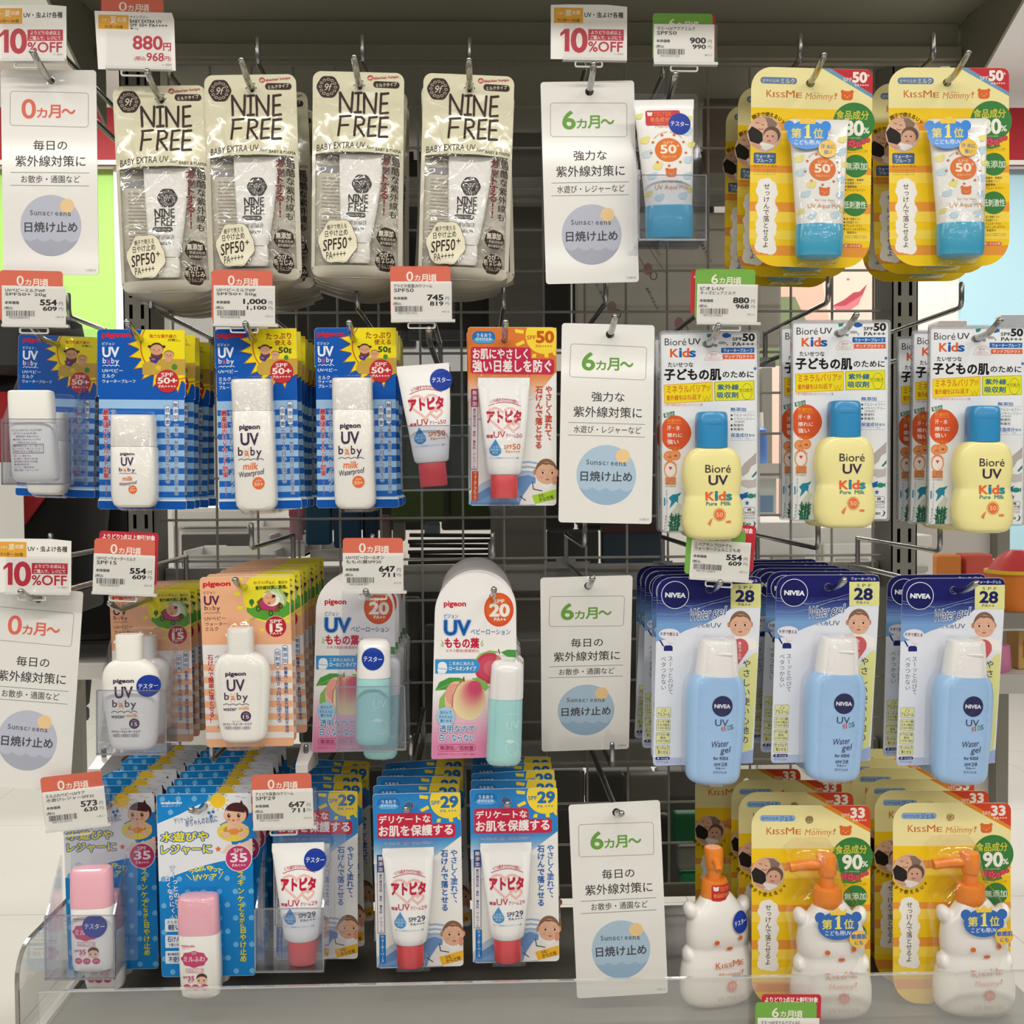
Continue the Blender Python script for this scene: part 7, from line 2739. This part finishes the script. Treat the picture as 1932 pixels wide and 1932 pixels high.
# ---- tags
TY = -.017
for args, px, py, roll, yaw in (
        ((('マミーUVアクアミルク', 'SPF50'), '900', '990', 4901433071833, True, (2, 18), 'price tag reading 900 yen over the aqua tester', '0812 3', 2, 20), 1290.7, 82, .4, 0),
        ((('UVベビーミルクWP', 'SPF50+ 20g'), '554', '609', 4902508083492, False, (-18, 20), 'price tag reading 554 yen over the flat tester bottle', '1 0812 30'), 64, 576, .6, 4),
        ((('UVベビーミルクWP', 'SPF50+ 50g'), '1,000', '1,100', 4902508083508, False, None, 'price tag reading 1,000 yen over the tall blue pack', '22 0812 30'), 461, 575, .8, 0),
        ((('アトピタ保湿UVクリーム', 'SPF50'), '745', '819', 4987133015452, False, None, 'price tag reading 745 yen over the red-capped tester', '9812 30', 3), 795, 567, 0, 0),
        ((('ビオレUV', 'キッズピュアミルク'), '880', '968', 4901301378453, True, (-16, 20), 'price tag reading 880 yen over the yellow bottle', '9912 1', 0), 1372, 572, 1.4, -3),
        ((('UVベビーウォーターミルク', 'SPF15'), '554', '609', 4902508083409, False, (4, 4), 'price tag reading 554 yen over the rounded tester', '1812 30', 4), 233.7, 1082, 3.0, 0),
        ((('UVベビーロールオン', 'ももの葉SPF20'), '647', '711', 4902508083997, False, None, 'price tag reading 647 yen over the roll-on tester', '1812 30', 4), 704, 1079, .5, 0),
        ((('ニベアサンプロテクト', 'ウォータージェルこども用'), '554', '609', 4901301266834, True, (8, 6), 'price tag reading 554 yen over the navy gel card', '8812 6', -6, 20), 1359, 1056, 4.2, 0),
        ((('ミルふわベビーUVケア', '水遊びレジャーSPF35'), '573', '630', 4987244182470, False, None, 'price tag reading 573 yen tilted over the pink-capped tester', '6 8812 1', 3), 141.6, 1524, -5, 3),
        ((('アトピタ保湿UVクリーム', 'SPF29'), '647', '711', 4987133014660, False, None, 'price tag reading 647 yen over the lower tester tube', '8 9912 30', 3), 534, 1524, -1, 0),
        ((('マミーUVマイルドジェルS', 'SPF33'), '900', '990', 4901433071840, True, (3, 4), 'price tag cut by the frame before the yellow pump card', '0812', 0), 1487, 1957, 1.5, 0)):
    t = make_tag(*args)
    place(t, px, py, TY if py < 1800 else YR - .012, roll, yaw)
for kind, px, py, roll, yaw, l in (('off', 53, 62, 1.2, -4, 'ten percent discount tag cut by the edge over the top zero-month sign'), ('off', 1111, 61, .6, 0, 'ten percent discount tag over the top six-month sign'), ('off', 61, 1068, 1.5, 0, 'ten percent discount tag over the glossy zero-month sign'), ('880', 255, 77, 1.0, 0, 'promotion tag reading 880 yen in red over the first cream pouch')):
    t = make_promo(kind, l)
    place(t, px, py, TY, roll, yaw)
# ================================================================ what is seen through and beside the unit


def flatpack(name, px, Y, th, col, label, cat, group=None, art=None, r=.004, header=None, roll=0):
    """a hanging pack with real thickness: (x0, y0, x1, y1) in the picture on depth Y"""
    a, b = P(px[0], px[1], Y), P(px[2], px[3], Y)
    cx = (a.x + b.x) / 2
    t = thing(name, label, cat, group)
    t.location = (cx, Y, a.z)
    w, h = (b.x - a.x) / 2, a.z - b.z
    o = box('pack_body', mat('pack_' + col.lstrip('#'), col, .5, .35), (-w, w, 0, th, -h, 0), t, min(r, th * .4))
    if header:
        box('pack_header', mat('pack_' + header.lstrip('#'), header, .5, .35), (-w, w, -.0012, -.0003, -h * .2, -.001), t)
    if art:
        k = 1 / UP
        p = Pr((0, 0, 1.0), (0, 0), 0, y0=-.0002)
        art(p, w * k, h * k)
        p.done_(t)
    t.rotation_euler = (0, math.radians(roll), 0)
    return t


# ---- the other side of the unit
def slanted(p, w, h):
    p.poly([(-w, h * .15), (-w * .4, 0), (-w, 0)], '#a8bf8e')
    random.seed(21)
    for i, t in enumerate(('シリコンノズルを外します', 'まず、小さく切って', '鼻の奥まで入れて', 'ノズルをまわして', 'やさしく吸い取ります', 'お手入れかんたん', '先をつまんで押す')):
        x = -w * .75 + (i % 4) * w * .5
        y = h * (.18 + .42 * (i // 4)) + (i % 4) * h * .05
        p.T(x - 34, y - 4, x + 34, y + 4, t, '#5b5652', .01, rot=62)
    for x, y, c in ((-.3, .42, '#c99a8c'), (.15, .15, '#d8c84a'), (.55, .62, '#c99a8c'), (-.65, .7, '#b8a0a0'), (.0, .82, '#d09a9a')):
        p.ell(x * w, y * h, 11, 15, c, 16)
        p.oring(x * w + 14, y * h + 16, 9, 11, 2, '#6a625c', 16)
    for k in range(4):
        p.stroke([(-w * .9 + k * 40, h * .1), (-w * .6 + k * 40, h * .45)], 1.2, '#a87a80')


flatpack('leaflet_pack', (1085, 400, 1475, 655), .33, .012, '#dfdbd1', 'large pale pack with slanted small print seen from behind through the grid', 'package', None, slanted)
G = 'packs hanging on the far side of the grid'
for i, (x0, y0, x1, y1, Y, c, hd, nm, lb) in enumerate((
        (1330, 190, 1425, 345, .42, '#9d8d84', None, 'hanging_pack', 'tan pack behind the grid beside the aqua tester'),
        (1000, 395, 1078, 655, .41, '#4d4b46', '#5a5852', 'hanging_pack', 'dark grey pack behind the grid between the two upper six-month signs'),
        (575, 300, 760, 640, .46, '#4a4842', None, 'hanging_pack', 'dark pack back behind the middle pouches'),  # this and the next two: dark backs added to block light from behind
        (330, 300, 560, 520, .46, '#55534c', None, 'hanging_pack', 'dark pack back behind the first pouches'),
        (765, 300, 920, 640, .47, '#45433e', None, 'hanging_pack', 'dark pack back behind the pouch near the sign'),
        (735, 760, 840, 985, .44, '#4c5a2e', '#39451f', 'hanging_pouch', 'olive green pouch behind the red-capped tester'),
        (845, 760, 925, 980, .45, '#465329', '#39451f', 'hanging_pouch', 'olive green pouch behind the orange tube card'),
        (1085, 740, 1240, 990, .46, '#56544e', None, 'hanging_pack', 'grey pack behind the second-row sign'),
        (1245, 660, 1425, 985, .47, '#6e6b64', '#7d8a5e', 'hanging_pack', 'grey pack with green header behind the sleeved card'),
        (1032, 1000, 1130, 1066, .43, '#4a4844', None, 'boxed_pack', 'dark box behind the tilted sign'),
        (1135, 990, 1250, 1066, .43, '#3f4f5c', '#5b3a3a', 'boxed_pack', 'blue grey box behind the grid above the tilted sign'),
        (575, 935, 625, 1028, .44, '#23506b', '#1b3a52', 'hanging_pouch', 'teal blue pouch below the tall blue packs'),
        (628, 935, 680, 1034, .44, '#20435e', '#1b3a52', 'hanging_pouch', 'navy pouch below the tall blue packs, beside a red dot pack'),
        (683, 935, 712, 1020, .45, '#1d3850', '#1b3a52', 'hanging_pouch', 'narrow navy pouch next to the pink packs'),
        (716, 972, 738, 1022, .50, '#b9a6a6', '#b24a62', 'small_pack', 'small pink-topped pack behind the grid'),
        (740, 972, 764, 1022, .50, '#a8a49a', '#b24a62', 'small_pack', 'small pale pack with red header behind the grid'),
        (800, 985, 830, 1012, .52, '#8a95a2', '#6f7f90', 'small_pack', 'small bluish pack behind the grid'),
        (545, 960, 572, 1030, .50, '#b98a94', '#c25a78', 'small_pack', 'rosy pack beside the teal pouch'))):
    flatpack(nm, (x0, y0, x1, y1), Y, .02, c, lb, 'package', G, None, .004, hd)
for i, (x0, y0, x1, y1, c, lb) in enumerate((
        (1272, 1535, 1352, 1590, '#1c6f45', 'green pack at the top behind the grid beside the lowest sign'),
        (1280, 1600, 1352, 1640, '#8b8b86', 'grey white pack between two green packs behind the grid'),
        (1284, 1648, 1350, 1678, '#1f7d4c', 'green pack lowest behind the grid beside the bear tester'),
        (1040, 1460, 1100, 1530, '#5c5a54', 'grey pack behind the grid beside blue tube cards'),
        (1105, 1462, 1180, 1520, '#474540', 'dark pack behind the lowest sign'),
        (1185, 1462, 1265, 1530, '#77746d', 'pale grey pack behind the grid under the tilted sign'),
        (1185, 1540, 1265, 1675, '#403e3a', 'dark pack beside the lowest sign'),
        (800, 1180, 1030, 1400, '#4a4843', 'dark pack behind the arched cards'),  # from here on: dark packs added to block light from behind
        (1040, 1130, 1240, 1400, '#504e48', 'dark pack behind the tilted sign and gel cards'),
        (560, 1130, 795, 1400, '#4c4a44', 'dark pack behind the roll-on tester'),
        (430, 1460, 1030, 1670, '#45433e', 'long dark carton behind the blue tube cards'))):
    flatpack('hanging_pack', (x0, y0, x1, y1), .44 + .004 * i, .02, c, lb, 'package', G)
# far-side hooks, seen from their backs
for i in range(6):
    t = thing('far_side_hook', 'dark far-side hook behind the grid, ' + ('lowest', 'second lowest', 'third lowest', 'third highest', 'second highest', 'highest')[i] + ' of its bundle', 'hook', 'far side hooks')
    a, b = P(770, 1062 - i * 10, .36), P(920 + i * 2, 1062 - i * 10, .36)
    V, Fc = tube([a + Vector((0, .03 * (i % 2), 0)), b + Vector((0, .02, 0)), b + Vector((0.004, .02, .012))], .0026, 8)
    mesh('bar', V, Fc, mat('dark_steel_bar', '#3b3a36', .4, .4), None, t, 50)
# white trays and storage boxes low behind the grid
G = 'white trays behind the grid'
for i, (x0, y0, x1, y1, Y, lb) in enumerate(((345, 1040, 520, 1068, .42, 'long white plastic tray behind the peach stack'), (505, 1010, 575, 1050, .48, 'white plastic tray below the teal pouch'), (470, 985, 560, 1022, .55, 'white plastic tray beside the white storage unit'), (585, 1030, 745, 1056, .5, 'white plastic tray beneath the navy pouches'))):
    a, b = P(x0, y0, Y), P(x1, y1, Y)
    t = thing('plastic_tray', lb, 'tray', G)
    t.location = ((a.x + b.x) / 2, Y, b.z)
    w, h = (b.x - a.x) / 2, a.z - b.z
    m = MB()
    m.box(-w, w, 0, .003, 0, h * .7)
    m.box(-w, w, .1, .103, 0, h)
    m.box(-w, -w + .003, .003, .1, 0, h)
    m.box(w - .003, w, .003, .1, 0, h)
    m.box(-w, w, .003, .1, 0, .003)
    m.build('tray_body', WHITEP, t)
    box('tray_lip', WHITEP, (-w - .002, w + .002, -.004, .0, h * .7, h * .76), t)
t = thing('storage_unit', 'white storage unit with dark drawer front behind the grid, below the short blue pack', 'cabinet')
a, b = P(335, 955, .9), P(485, 1120, .9)
t.location = ((a.x + b.x) / 2, .9, b.z)
w, h = (b.x - a.x) / 2, a.z - b.z
box('cabinet_body', WHITEP, (-w, w, 0, .3, -.9, h * .75), t, .006)
box('drawer_front', mat('drawer_dark', '#5a5751', .5), (-w * .9, w * .9, -.006, -.0005, -.1, h * .68), t, .002)
box('cabinet_top', WHITEP, (-w * 1.1, w * 1.06, -.02, .3, h * .76, h), t, .01)
box('cabinet_handle', WHITEP, (-w * .3, w * .3, -.016, -.0065, h * .5, h * .56), t, .002)
G = 'white cabinets behind the grid'
for i, (x0, y0, x1, Y, lb) in enumerate(((1425, 985, 1540, .95, 'white cabinet seen through the grid under the yellow bottle with the tag'), (1546, 995, 1660, 1.0, 'white cabinet seen through the grid under the middle yellow bottle'), (1670, 1010, 1760, 1.05, 'white cabinet seen beside the slotted post'), (318, 530, 405, 1.35, 'tall white cabinet seen through the grid above the short blue packs'))):
    a, b = P(x0, y0, Y), P(x1, y0, Y)
    t = thing('white_cabinet', lb, 'cabinet', G)
    t.location = ((a.x + b.x) / 2, Y, 0)
    w = (b.x - a.x) / 2
    box('cabinet_body', mat('carton_white', '#e4e2dc', .5), (-w, w, 0, .3, 0.001, a.z), t, .004)
    box('cabinet_door', WHITEP, (-w * .92, w * .92, -.012, -.0005, .05, a.z - .03), t, .003)
    box('door_handle', mat('carton_grey', '#b9b7b0', .5), (-.03, .03, -.02, -.0125, a.z - .07, a.z - .06), t)
G = 'stock hanging deep on the far side'
n = 0
for y0, y1, xs_ in ((285, 655, (500, 640, 790, 930, 1080, 1230)), (700, 1000, (565, 700, 830, 950, 1090, 1260)), (1075, 1400, (420, 560, 700, 840, 980, 1120)), (1455, 1690, (300, 470, 640, 800, 960, 1110, 1240))):  # dark packs added to close bright gaps and keep the far side dark
    for i, x in enumerate(xs_):
        x1 = xs_[i + 1] if i + 1 < len(xs_) else x + 125
        flatpack('dark_fill_pack', (x, y0, x1 - 6, y1), .58, .03, ('#4b4944', '#57544e', '#43413d')[(i + n) % 3], 'dark stock pack deep behind the grid, ' + ('first', 'second', 'third', 'fourth', 'fifth', 'sixth', 'seventh')[i] + ' along its row, ' + ('topmost', 'second', 'third', 'lowest')[n] + ' row', 'package', G, None, .004, '#5e5b54')
    n += 1

# ---- far displays
YH = 2.95
for nm, x0, x1, lb in (('red_header_board', -80, 232, 'red header board above the lime green poster'), ('red_header_board', 1400, 2010, 'red header board above the smiling-face poster')):
    a, b = P(x0, 212, YH), P(x1, 318, YH)
    t = thing(nm, lb, 'header board')
    t.location = ((a.x + b.x) / 2, YH, b.z)
    w, h = (b.x - a.x) / 2, a.z - b.z
    box('board', mat('header_red', '#b0202c', .45), (-w, w, -.06, -.02, 0.001, h), t, .004)
    box('board_edge', WHITEP, (-w, w, -.066, -.0605, -.004, .012), t)
a, b = P(-80, 318, YH), P(240, 700, YH)
t = thing('lime_poster', 'lime green poster panel with leaf picture standing beyond the unit', 'poster')
t.location = ((a.x + b.x) / 2, YH, b.z)
w, h = (b.x - a.x) / 2, a.z - b.z
box('panel', mat('lime', '#b8ee7a', .5), (-w, w, 0, .03, -.9, h - .002), t)
p = Pr((0, 0, 1.0), (0, 0), 0, y0=-.0005)
k = 1 / UP
random.seed(4)
for i in range(26):
    p.ell(random.uniform(-w, -w * .35) * k, -random.uniform(.02, h * .28) * k, random.uniform(60, 120), random.uniform(40, 80), random.choice(('#4f9a48', '#6db35c', '#3f8a4a', '#8fcb74')), 16)
p.done_(t)
box('poster_post', WHITEP, (w - .03, w, -.02, -.001, -1.4, h), t)
# face poster
a, b = P(1400, 318, YH), P(1688, 690, YH)
t = thing('face_poster', 'large printed poster of a smiling mouth and chin beyond the grid', 'poster')
t.location = ((a.x + b.x) / 2, YH, b.z)
w, h = (b.x - a.x) / 2, a.z - b.z
box('panel', mat('poster_skin', '#f3d2c2', .5), (-w, w, 0, .03, -.9, h - .002), t)
p = Pr((0, 0, 1.0), (0, 0), 0, y0=-.0005)


def Q(px, py):
    v = P(px, py, YH) - t.location
    return (v.x * k, -v.z * k)


p.poly([Q(1400, 318), Q(1470, 318), Q(1530, 420), Q(1580, 690), Q(1400, 690)], '#eab9a6')
p.poly([Q(1600, 318), Q(1690, 318), Q(1690, 560), Q(1655, 470)], '#f6ded2')
p.poly([Q(x, y) for x, y in ((1568, 578), (1592, 566), (1610, 552), (1622, 550), (1636, 536), (1626, 560), (1612, 566), (1594, 578))], '#b8505a')
p.poly([Q(x, y) for x, y in ((1568, 578), (1594, 577), (1612, 566), (1627, 556), (1620, 574), (1602, 586), (1584, 588))], '#d98088')
p.ell(*Q(1600, 527), 12, 8, '#c9776a', 12)
p.poly([Q(x, y) for x, y in ((1400, 560), (1500, 560), (1560, 690), (1400, 690))], '#7d8a66')
p.done_(t)
box('poster_frame', WHITEP, (-w - .02, w + .02, -.01, -.001, h - .02, h + .0), t)
a, b = P(1700, 318, YH), P(2010, 690, YH)
t = thing('pale_blue_panel', 'pale blue and white back panel beyond the end of the unit', 'panel')
t.location = ((a.x + b.x) / 2, YH, b.z)
w, h = (b.x - a.x) / 2, a.z - b.z
box('panel', mat('pale_blue', '#b9e2f0', .5), (-w, w, 0, .03, -.9, h - .002), t)
box('white_panel', WHITEP, (-w, -w + (P(1806, 500, YH).x - a.x), -.012, -.001, -.9, h - .004), t)
box('panel_edge', WHITEP, (w - .02, w, -.012, -.001, -.9, h), t)

# shelves of goods far beyond, seen between the sleeved cards and past the end
def gondola(name, px0, px1, Y, levels, label, seed, cols):
    """a far shelf unit: back, uprights, boards; the goods on it are things of their own"""
    t = thing(name, label, 'shelf unit')
    x0, x1 = xat(px0, Y), xat(px1, Y)
    t.location = ((x0 + x1) / 2, Y, 0)
    w = (x1 - x0) / 2
    zs_ = [zat(y, Y) for y in levels]
    tp = max(zs_) + (.05 if Y < 1.5 else .3)
    box('back_board', mat('far_board', '#d8d5ce', .6), (-w, w, .34, .36, .05, tp), t)
    for s in (-1, 1):
        box('side_post', STEEL, (s * w - .015, s * w + .015, .30, .339, 0.001, tp), t)
    random.seed(seed)
    for li, z in enumerate(zs_):
        s_ = box('shelf_board', mat('far_shelf_white', '#e6e4de', .5), (-w, w, 0, .339, z - .025, z), t)
        box('price_rail', mat('far_rail', '#c9c6c0', .4), (-w, w, -.012, -.0005, z - .04, z + .002), s_)
    return t, (x0, x1), zs_


def goods(xs, Y, z, seed, desc,  group, kinds, wmin=.035, wmax=.07, hmin=.09, hmax=.15):
    random.seed(seed)
    x = xs[0] + .02
    n = 0
    names = {'bottle': 'far_bottle', 'box': 'far_carton', 'pouch': 'far_refill_pouch'}
    while x < xs[1] - wmax:
        w = random.uniform(wmin, wmax)
        h = random.uniform(hmin, hmax)
        c = random.choice(kinds)
        kind, col = c
        t = thing(names[kind], ('first', 'second', 'third', 'fourth', 'fifth', 'sixth', 'seventh')[n] + ' ' + desc, {'bottle': 'bottle', 'box': 'box', 'pouch': 'pouch'}[kind], group)
        t.location = (x + w / 2, Y + .05, z + .0005)
        if kind == 'bottle':
            r = w / 2 / UP
            hh = h / UP
            loft('bottle', [(-hh * .72, 0, r * .45, r * .45, 2, 0), (-hh * .66, 0, r * .9, r * .9, 2, 0), (-hh * .05, 0, r, r, 2, 0), (0, 0, r * .92, r * .92, 2, 0)], mat('far_' + col[1:], col, .4), t, seg=14)
            loft('cap', [(-hh, 0, r * .4, r * .4, 2, 0), (-hh * .72, 0, r * .46, r * .46, 2, 0)], WHITEP, t, seg=12)
        else:
            box('carton' if kind == 'box' else 'pouch', mat('far_' + col[1:], col, .45), (-w / 2, w / 2, 0, .06 if kind == 'box' else .03, 0, h), t, .004)
            box('front_print', mat('far_print_' + col[1:], mixc(col, '#d04a4a' if n % 3 else '#3a6ab0', .55), .45), (-w * .35, w * .35, -.0015, -.0004, h * .25, h * .6), t)
        x += w + random.uniform(.006, .02)
        n += 1


t, xs, zz = gondola('far_shelf_unit', 1415, 1500, 2.0, (880, 995), 'white shelf unit of toiletries far beyond the grid, between the sleeved cards', 3, None)
W_ = '#e9e7e2'
goods(xs, 2.0, zz[0], 8, 'toiletry on the upper far shelf between the sleeved cards', 'toiletries on the far upper shelf', (('bottle', W_), ('bottle', '#5b7fc0'), ('box', '#d9c6c6'), ('pouch', '#c9d6dd')))
goods(xs, 2.0, zz[1], 9, 'toiletry on the lower far shelf between the sleeved cards', 'toiletries on the far lower shelf', (('pouch', '#cdd6d4'), ('bottle', W_), ('pouch', '#d6d0c6')), .06, .08, .12, .16)
t, xs, zz = gondola('toy_shelf_unit', 1770, 2020, 1.25, (700, 1165, 1285), 'white shelf unit with bath toys past the end of the display', 5, None)
goods(xs, 1.25, zz[0], 12, 'pale packaged toy on the top board past the end of the display', 'pale toys past the end', (('box', '#d9d4d6'), ('pouch', '#cfd6de'), ('box', '#e0d2cc'), ('bottle', '#e3c84a')), .05, .08, .07, .13)
goods(xs, 1.25, zz[1], 14, 'colourful boxed bath toy on the middle board past the end of the display', 'bath toys past the end', (('box', '#d9d0c8'), ('box', '#d8843a'), ('pouch', '#c8b7ae'), ('box', '#cf5a4a')), .05, .09, .09, .13)
goods(xs, 1.25, zz[2], 15, 'pink bath product on the bottom board past the end of the display', 'pink bath products past the end', (('bottle', '#e48fb6'), ('box', '#d9b06a'), ('bottle', '#d98aa8')), .05, .08, .08, .11)
bk = thing('toy_bucket', 'orange toy bucket with yellow rim and red contents past the end of the display', 'bucket')
c = P(1918, 1150, 1.02)
bk.location = c
r = .055 / UP
loft('bucket', [(-r * 1.3, 0, r, r, 2, 0), (0, 0, r * .8, r * .8, 2, 0)], mat('bucket_orange', '#ea8434', .4), bk, seg=24)
loft('rim', [(-r * 1.42, 0, r * 1.08, r * 1.08, 2, 0), (-r * 1.3, 0, r * 1.08, r * 1.08, 2, 0)], mat('bucket_yellow', '#eec13a', .4), bk, seg=24)
loft('toy_heap', [(-r * 2.1, 0, r * .3, r * .3, 2, 0), (-r * 1.8, 0, r * .7, r * .7, 2, 0), (-r * 1.43, 0, r * .95, r * .95, 2, 0)], mat('toy_red', '#c43a3a', .35), bk, seg=20)
box('shelf_support', STEEL, (-.05, .05, -.05, .2, -.03, -.0005), bk)

# ---- black and red child seats past the near end
def seat(px, py, Y, s, label, red):
    t = thing('child_car_seat', label, 'car seat')
    c = P(px, py, Y)
    t.location = c
    BK = mat('seat_black', '#1d1c1b', .75, .2)
    k = s / UP
    loft('shell', [(-k * .9, 0, k * .25, k * .2, 2.5, 0), (-k * .8, 0, k * .42, k * .3, 2.5, 0), (-k * .3, 0, k * .5, k * .36, 3, 0), (k * .3, k * .03, k * .52, k * .4, 3, 0), (k * .75, k * .05, k * .45, k * .38, 3, 0), (k * .8, k * .05, k * .4, k * .32, 3, 0)], BK, t, seg=28)
    loft('headrest', [(-k * .86, 0, k * .2, k * .1, 3, k * .28), (-k * .8, 0, k * .3, k * .14, 3, k * .3), (-k * .5, 0, k * .3, k * .14, 3, k * .34), (-k * .45, 0, k * .22, k * .1, 3, k * .34)], mat('seat_grey', '#3b3a38', .7), t, seg=24)
    loft('cushion', [(-k * .35, 0, k * .2, k * .1, 2.5, k * .4), (-k * .25, 0, k * .34, k * .16, 2.5, k * .42), (k * .25, 0, k * .36, k * .18, 2.5, k * .44), (k * .4, 0, k * .25, k * .1, 2.5, k * .42)], mat('seat_red', '#a3161c', .7) if red else BK, t, seg=24)
    box('hang_tag', PAPER, (s * .08, s * .34, -s * .66, -s * .655, -s * .5, -s * .05), t)
    box('seat_base', mat('seat_grey', '#3b3a38', .7), (-s * .4, s * .45, -s * .3, s * .3, -s * .95, -s * .801), t, .01)
    return t


seat(20, 860, .95, .30, 'black child seat with red cushion past the end of the display', True)
seat(150, 1010, 1.25, .26, 'black child seat with white hang tag behind the cut discount tag', False)
seat(60, 1190, 1.75, .26, 'lower black and red child seat behind the glossy sign', True)
t = thing('white_side_table', 'low white display table behind the rounded tester bottle', 'table')
a, b = P(140, 1180, 1.5), P(212, 1250, 1.5)
t.location = ((a.x + b.x) / 2, 1.5, 0)
w = (b.x - a.x) / 2 + .05
box('table_top', WHITEP, (-w, w, 0, .5, a.z - .05, a.z), t, .004)
box('table_shelf', WHITEP, (-w, w, 0, .5, b.z - .04, b.z), t, .004)
for sx in (-1, 1):
    box('table_side', WHITEP, (sx * (w - .015) - .015, sx * (w - .015) + .015, .01, .49, b.z + .0005, a.z - .0505), t)
    box('leg', STEEL, (sx * (w - .03) - .015, sx * (w - .03) + .015, .05, .08, 0.001, b.z - .0405), t)
